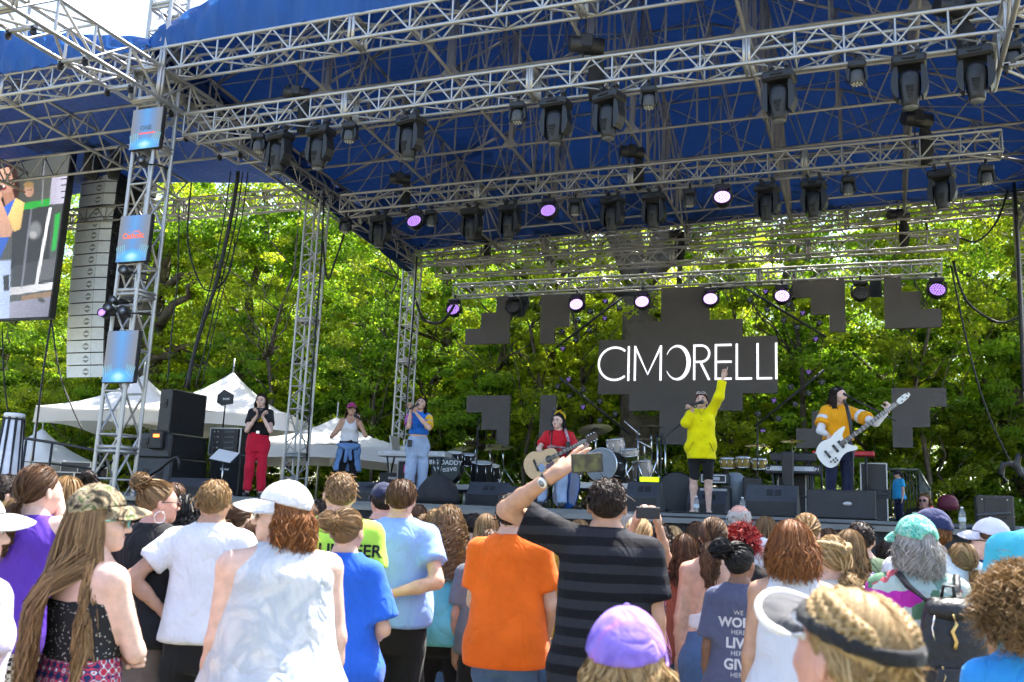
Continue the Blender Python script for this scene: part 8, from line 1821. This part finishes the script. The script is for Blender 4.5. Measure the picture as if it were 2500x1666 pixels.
MB().tube([(-.05, .1, 1.46), (0, .165, 1.36), (.05, .1, 1.46)], .006, 5).build('collar_edge', C('yellow_collar', (.5, .4, .0)), b5.t, False)
mb = MB(); mb.lathe([(.009, 0), (.001, .004)], 8, Matrix.Translation((0, .178, 1.28))@Matrix.Rotation(-math.pi/2, 4, 'X')); mb.build('snap_button', M_BLACK, b5.t, False)
# bass player
b6 = B('bass player in amber T-shirt over white sleeves with long dark hair', 1924, 907, 11.95, vb=-168, vh=-118, pitch=-.05, sk='pale', face=True, top=TEE(MUST, hem=1.0, sleeve=.72, flare=.03, grow=.018, loose=.03, fold=.006), bottom=PANTS(M_NAVY, top=1.08), hair=dict(style='long', col='dark', L=.36, vol=1.05, wave=.012, n=1900, rest=-.13),
       arms={'R': PX(11.8, (1885, 990), (1904, 1002)), 'L': PX(11.7, (2012, 972), (2040, 945))}, hands={'R': ('relaxed', (-.1, -.8, -.3), (-.45, .2, -.8)), 'L': ('grip', (.4, -.7, .2), (-.1, .1, .9))})
for side in 'RL':
    S, E_, W_, s = b6.A[side]; l, h = np.minimum(np.minimum(S, E_), W_)-.1, np.maximum(np.maximum(S, E_), W_)+.1; f = Field(l, h, .013); f.cone(S+(E_-S)*.4, E_, .056, .05, .02); fscone(f, E_, E_+(W_-E_)*.86, .05, .036, .02); fold(f, .003, 4); V, Q = f.mesh(); obj_np('white_sleeve', V, Q, M_WHC, b6.t)
    for k in (.46, .6): f = Field(l, h, .01); fscone(f, S+(E_-S)*k, S+(E_-S)*(k+.07), .089+.005*(k > .6), .09+.005*(k > .6), 0); V, Q = f.mesh(); obj_np('sleeve_stripe', V, Q, M_WHC, b6.t)
a, d, u, n, L = guitar_frame((1922, 1030), (2082, 912), 11.62); s_ = L/.98
t = thing('bass_guitar', 'white electric bass guitar slung on the bass player', 'guitar', a); M_WLAC = mat('white_lacquer', (.72, .72, .7), .18, 0, .03, coat=.5)
o = outline([(-.24, -.02), (-.21, .1), (-.1, .155), (.02, .13), (.1, .15), (.215, .15), (.225, .125), (.15, .08), (.13, .03), (.13, -.03), (.15, -.07), (.19, -.12), (.17, -.15), (.06, -.11), (-.02, -.12), (-.12, -.16), (-.21, -.13)], 60); o = [p*s_ for p in o]
slab(MB(), o, a, d, u, n, -.02, .022).build('body', M_WLAC, t)
for k, w_ in ((-.03, .035), (.05, .035), (-.14, .03)): slab(MB(), [np.array(p)*s_ for p in ((k, -.05), (k+w_, -.05), (k+w_, .05), (k, .05))], a, d, u, n, .022, .032).build('pickup', M_BLACK, t)
for k in range(5): q = a+(d*(-.08-.035*(k % 3))+u*(-.09-.03*(k // 3)))*s_+n*.022; MB().cyl(q, q+n*.015, .011, n=10).build('knob', M_BLACK, t)
nk = slab(MB(), [np.array(p)*s_ for p in ((.08, -.03), (.86, -.02), (.86, .02), (.08, .03))], a, d, u, n, .012, .036).build('neck', M_ROSE, t)
for k in range(18): x_ = .14+.7*(1-.93**k)/(1-.93**18); slab(MB(), [np.array(p)*s_ for p in ((x_, -.028), (x_+.003, -.028), (x_+.003, .028), (x_, .028))], a, d, u, n, .036, .038).build('fret', M_SILV, nk)
hd = slab(MB(), [np.array(p)*s_ for p in ((.86, -.02), (.89, -.036), (.98, -.03), (1.03, -.012), (1.03, .02), (.98, .035), (.89, .034), (.86, .02))], a, d, u, n, .008, .028).build('headstock', M_WLAC, t)
for k in range(4): q = a+(d*(.91+.032*k)+u*(.016*(1 if k % 2 else -1)))*s_+n*.028; MB().cyl(q, q+n*.02, .008, n=8).build('tuning_peg', M_BLACK, hd)
for k in range(4): yy = (-.018+.012*k)*s_; rod('string', a+d*(-.17*s_)+u*yy+n*.04, a+d*(.87*s_)+u*yy*.8+n*.041, .0014, M_SILV, t, 4)
MB().tube([at(1958, 1000, Y=11.6), at(1954, 970, Y=11.62), at(1946, 935, Y=11.7), at(1938, 918, Y=11.95)], .022, 6).build('strap', mat('black_leather', (.02, .02, .02), .4), t)
# crew
B('crew man in bright blue T-shirt and black cap facing left behind the bass player', 2064, 1091, 16.8, vb=120, vh=96, fem=False, sk='fair', bw=1.1, face=True, top=TEE(C('crew_blue', (.03, .33, .62)), loose=.03), bottom=PANTS(M_NAVY), hair=dict(style='short', col='dark', L=.03), cap=dict(mat=M_BLKC, size=1.12))
ps = at(2124, 1150, Y=16.2); zs = ps.z-1.588; fs = max(.4, DECK-zs+.085)
person('long haired bearded man in black shirt and sunglasses seated with folded hands', pos=(ps.x, ps.y, 0), H=1.7, z0=zs, group='performers and crew on stage', tier='perf', vb=172, vh=165, fem=False, sk='red', bw=1.3, belly=.05, face=True, top=TEE(M_BLKC), bottom=PANTS(M_NAVY), hair=dict(style='curly', col='sandy', L=.3, vol=1.2, n=1500), glasses=(M_BFR, M_DLENS), legs={'R': ((.16, .38, .88), (.16, .36, .45)), 'L': ((-.16, .38, .88), (-.16, .36, .45))}, arms={'R': ('dir', (.4, .3, -.8), (-.7, .7, .0)), 'L': ('dir', (-.4, .3, -.8), (.7, .7, .0))})
cabinet(2098, 2150, 2156, 1180, 1200, 16.0, 'low black case the long haired man sits on', 'road_case', edge=True, cat='case', z0=zs+.3)
p = at(2178, 1150, Y=15.5); t = thing('backpack', 'dark red backpack lying on the stage near the seated man', 'bag', (p.x, 15.5, DECK)); mb = MB(); mb.lathe([(.13, 0), (.15, .06), (.13, .16), (.08, .21), (.001, .22)], 12, Matrix.Translation((p.x, 15.5, at(2178, 1172, Y=15.5).z))@Matrix.Diagonal((1, .7, 1, 1))); mb.build('sack', mat('maroon_nylon', (.12, .01, .03), .6), t)
# ---------------------------------------------------------------- things held in the crowd
def phone(p, ux, uy, lab, screen, w=.15, h=.075):
    ux, uy = Vector(ux).normalized(), Vector(uy).normalized(); n = ux.cross(uy).normalized(); uy = n.cross(ux); R = Matrix((ux, uy, n)).transposed()
    t = thing('smartphone', lab, 'phone', p); MB().box(p, (w, h, .009), R, bev=.003).build('case', M_BLACK, t); MB().box(p+n*.0052, (w*.88, h*.9, .001), R).build('screen', screen, t); return t
def phone_mat():
    m = bpy.data.materials.new('phone_picture'); m.use_nodes = True; t = m.node_tree; b = t.nodes['Principled BSDF']; tc = t.nodes.new('ShaderNodeTexCoord'); n = t.nodes.new('ShaderNodeTexNoise'); n.inputs['Scale'].default_value = 3; t.links.new(tc.outputs['Generated'], n.inputs['Vector'])
    cr_ = t.nodes.new('ShaderNodeValToRGB'); cr_.color_ramp.elements[0].position = .35; cr_.color_ramp.elements[1].position = .7; cr_.color_ramp.elements[0].color = (.03, .035, .03, 1); cr_.color_ramp.elements[1].color = (.2, .24, .08, 1); t.links.new(n.outputs['Fac'], cr_.inputs[0]); t.links.new(cr_.outputs[0], b.inputs['Emission Color']); b.inputs['Emission Strength'].default_value = .16; b.inputs['Base Color'].default_value = (.01, .01, .012, 1); b.inputs['Roughness'].default_value = .15; return m
PHM = phone_mat(); dd = 3.9
pc = at(1349, 1064, d=dd); e1 = at(1389, 1062, d=dd)-pc; e2 = at(1349, 1042, d=dd)-pc
phone(pc, e1, e2, 'black smartphone held sideways by the man in dark striped polo', PHM, .128, .078)
wr = q17.hand['L']; t = thing('wristwatch', 'white faced wristwatch on the raised arm of the man filming', 'watch', wr@Vector((0, 0, -.03)))
S, E_, W_, s = q17.A['L']; ax_ = (wr.to_3x3()@Vector((0, 0, 1))).normalized(); fw = (q17.M@Vector(W_)-q17.M@Vector(E_)).normalized(); c0 = q17.M@Vector(W_)-fw*.03
R = Matrix.Translation(c0)@Vector((0, 0, 1)).rotation_difference(fw).to_matrix().to_4x4(); MB().lathe([(.033, -.012), (.035, 0), (.033, .012)], 20, R, cap=False).build('strap', M_BLACK, t)
tc_ = (Vector(EYE)-c0).normalized(); tc_ = (tc_-fw*tc_.dot(fw)).normalized(); R = Matrix.Translation(c0+tc_*.034)@Vector((0, 0, 1)).rotation_difference(tc_).to_matrix().to_4x4(); MB().lathe([(.022, 0), (.023, .008), (.02, .011), (.001, .0112)], 18, R).build('watch_case', M_WFR, t); MB().lathe([(.016, .0118), (.001, .012)], 18, R).build('dial', M_LENS, t)
dd = 5.1; pc = at(1489, 1179, d=dd); phone(pc, at(1515, 1180, d=dd)-pc, at(1489, 1165, d=dd)-pc, 'dark smartphone held up in both hands by the blond woman', M_BLACK, .125, .06)
# hoop earring of the woman in black
mb = MB(); mb.tube([(.088, -.004+.028*math.sin(a), .012+.03*math.cos(a)) for a in [i*math.pi/8 for i in range(17)]], .0028, 5, False); mb.v = [tuple(q4.hl@Vector(p)) for p in mb.v]; mb.build('hoop_earring', M_SILV, q4.t, False)
# cap emblem and lettering of the navy cap
# backpack of the woman in the tropical shirt
t = thing('backpack', 'black leather backpack with gold clasp on the tropical print shirt', 'backpack', q27.M@Vector((.05, -.2, 1.0)), 0); BM = q27.M@Matrix.Translation((.03, 0, .1)); M_LEA = mat('black_backpack_leather', (.012, .011, .012), .5, 0, .25, 9, .35, 40)
def bp(mb, name, m): mb.v = [tuple(BM@Vector(p)) for p in mb.v]; return mb.build(name, m, t)
def bpf(f, name, m):
    V, Q = f.mesh(); mb = MB(); mb.v = [tuple(p) for p in V]; mb.f = [tuple(int(i) for i in x) for x in Q]; mb.mi = [0]*len(mb.f); mb.sm = [True]*len(mb.f); return bp(mb, name, m)
f = Field((-.2, -.42, .82), (.26, -.1, 1.36), .012); f.loft([(.86, .125, .055, .05, -.225), (.9, .135, .07, .05, -.235), (1.08, .13, .07, .05, -.235), (1.18, .115, .06, .05, -.228), (1.24, .085, .045, .05, -.22), (1.27, .07, .04, .05, -.215)], 0, .86, 1.26, .02, 3.2); fold(f, .006, 2); pouch = bpf(f, 'pouch', M_LEA)
f = Field((-.1, -.42, 1.08), (.2, -.12, 1.32), .01); f.ell((.05, -.25, 1.215), (.1, .062, .05), .01, rot3(0, .35)); bpf(f, 'flap', M_LEA)
f = Field((-.1, -.42, .84), (.2, -.24, 1.04), .01); f.loft([(.87, .075, .03, .05, -.3), (.92, .085, .032, .05, -.305), (.99, .07, .025, .05, -.3)], 0, .87, .985, .01, 3.); bpf(f, 'front_pocket', M_LEA)
bp(MB().tube([(.05, -.312, 1.2), (.06, -.318, 1.16), (.043, -.318, 1.13), (.058, -.316, 1.09), (.05, -.315, 1.06)], .008, 8), 'clasp', M_GOLD); bp(MB().tube([(.0, -.315, .99), (.008, -.325, .95), (-.004, -.328, .92)], .006, 6), 'zip_pull', M_GOLD)
bp(MB().tube([(-.02, -.3, 1.19), (-.035, -.318, 1.14), (-.025, -.315, 1.09)], .004, 5), 'drawstring', M_SILV)
for s_ in (-1, 1): bp(MB().tube([(.05+s_*.05, -.2, 1.22), (s_*.1, -.17, 1.3), (s_*.12, -.08, 1.345), (s_*.125, .04, 1.33)], .015, 6), 'shoulder_strap', M_LEA)
bp(MB().tube([(.02, -.22, 1.24), (.03, -.24, 1.31), (.07, -.24, 1.31), (.08, -.22, 1.24)], .008, 6), 'grab_loop', M_LEA); lw = bp(MB().tube([(-.08, -.24, .93), (-.16, -.2, .98), (-.21, -.1, 1.03), (-.22, .02, 1.06)], .014, 6), 'lower_strap', M_LEA)
for k in range(4): bp(MB().lathe([(.005, 0), (.001, .004)], 8, Matrix.Translation((-.1-.03*k, -.25+.025*k, .945+.015*k))@Matrix.Rotation(math.pi/2, 4, 'X')), 'stud', M_GOLD)
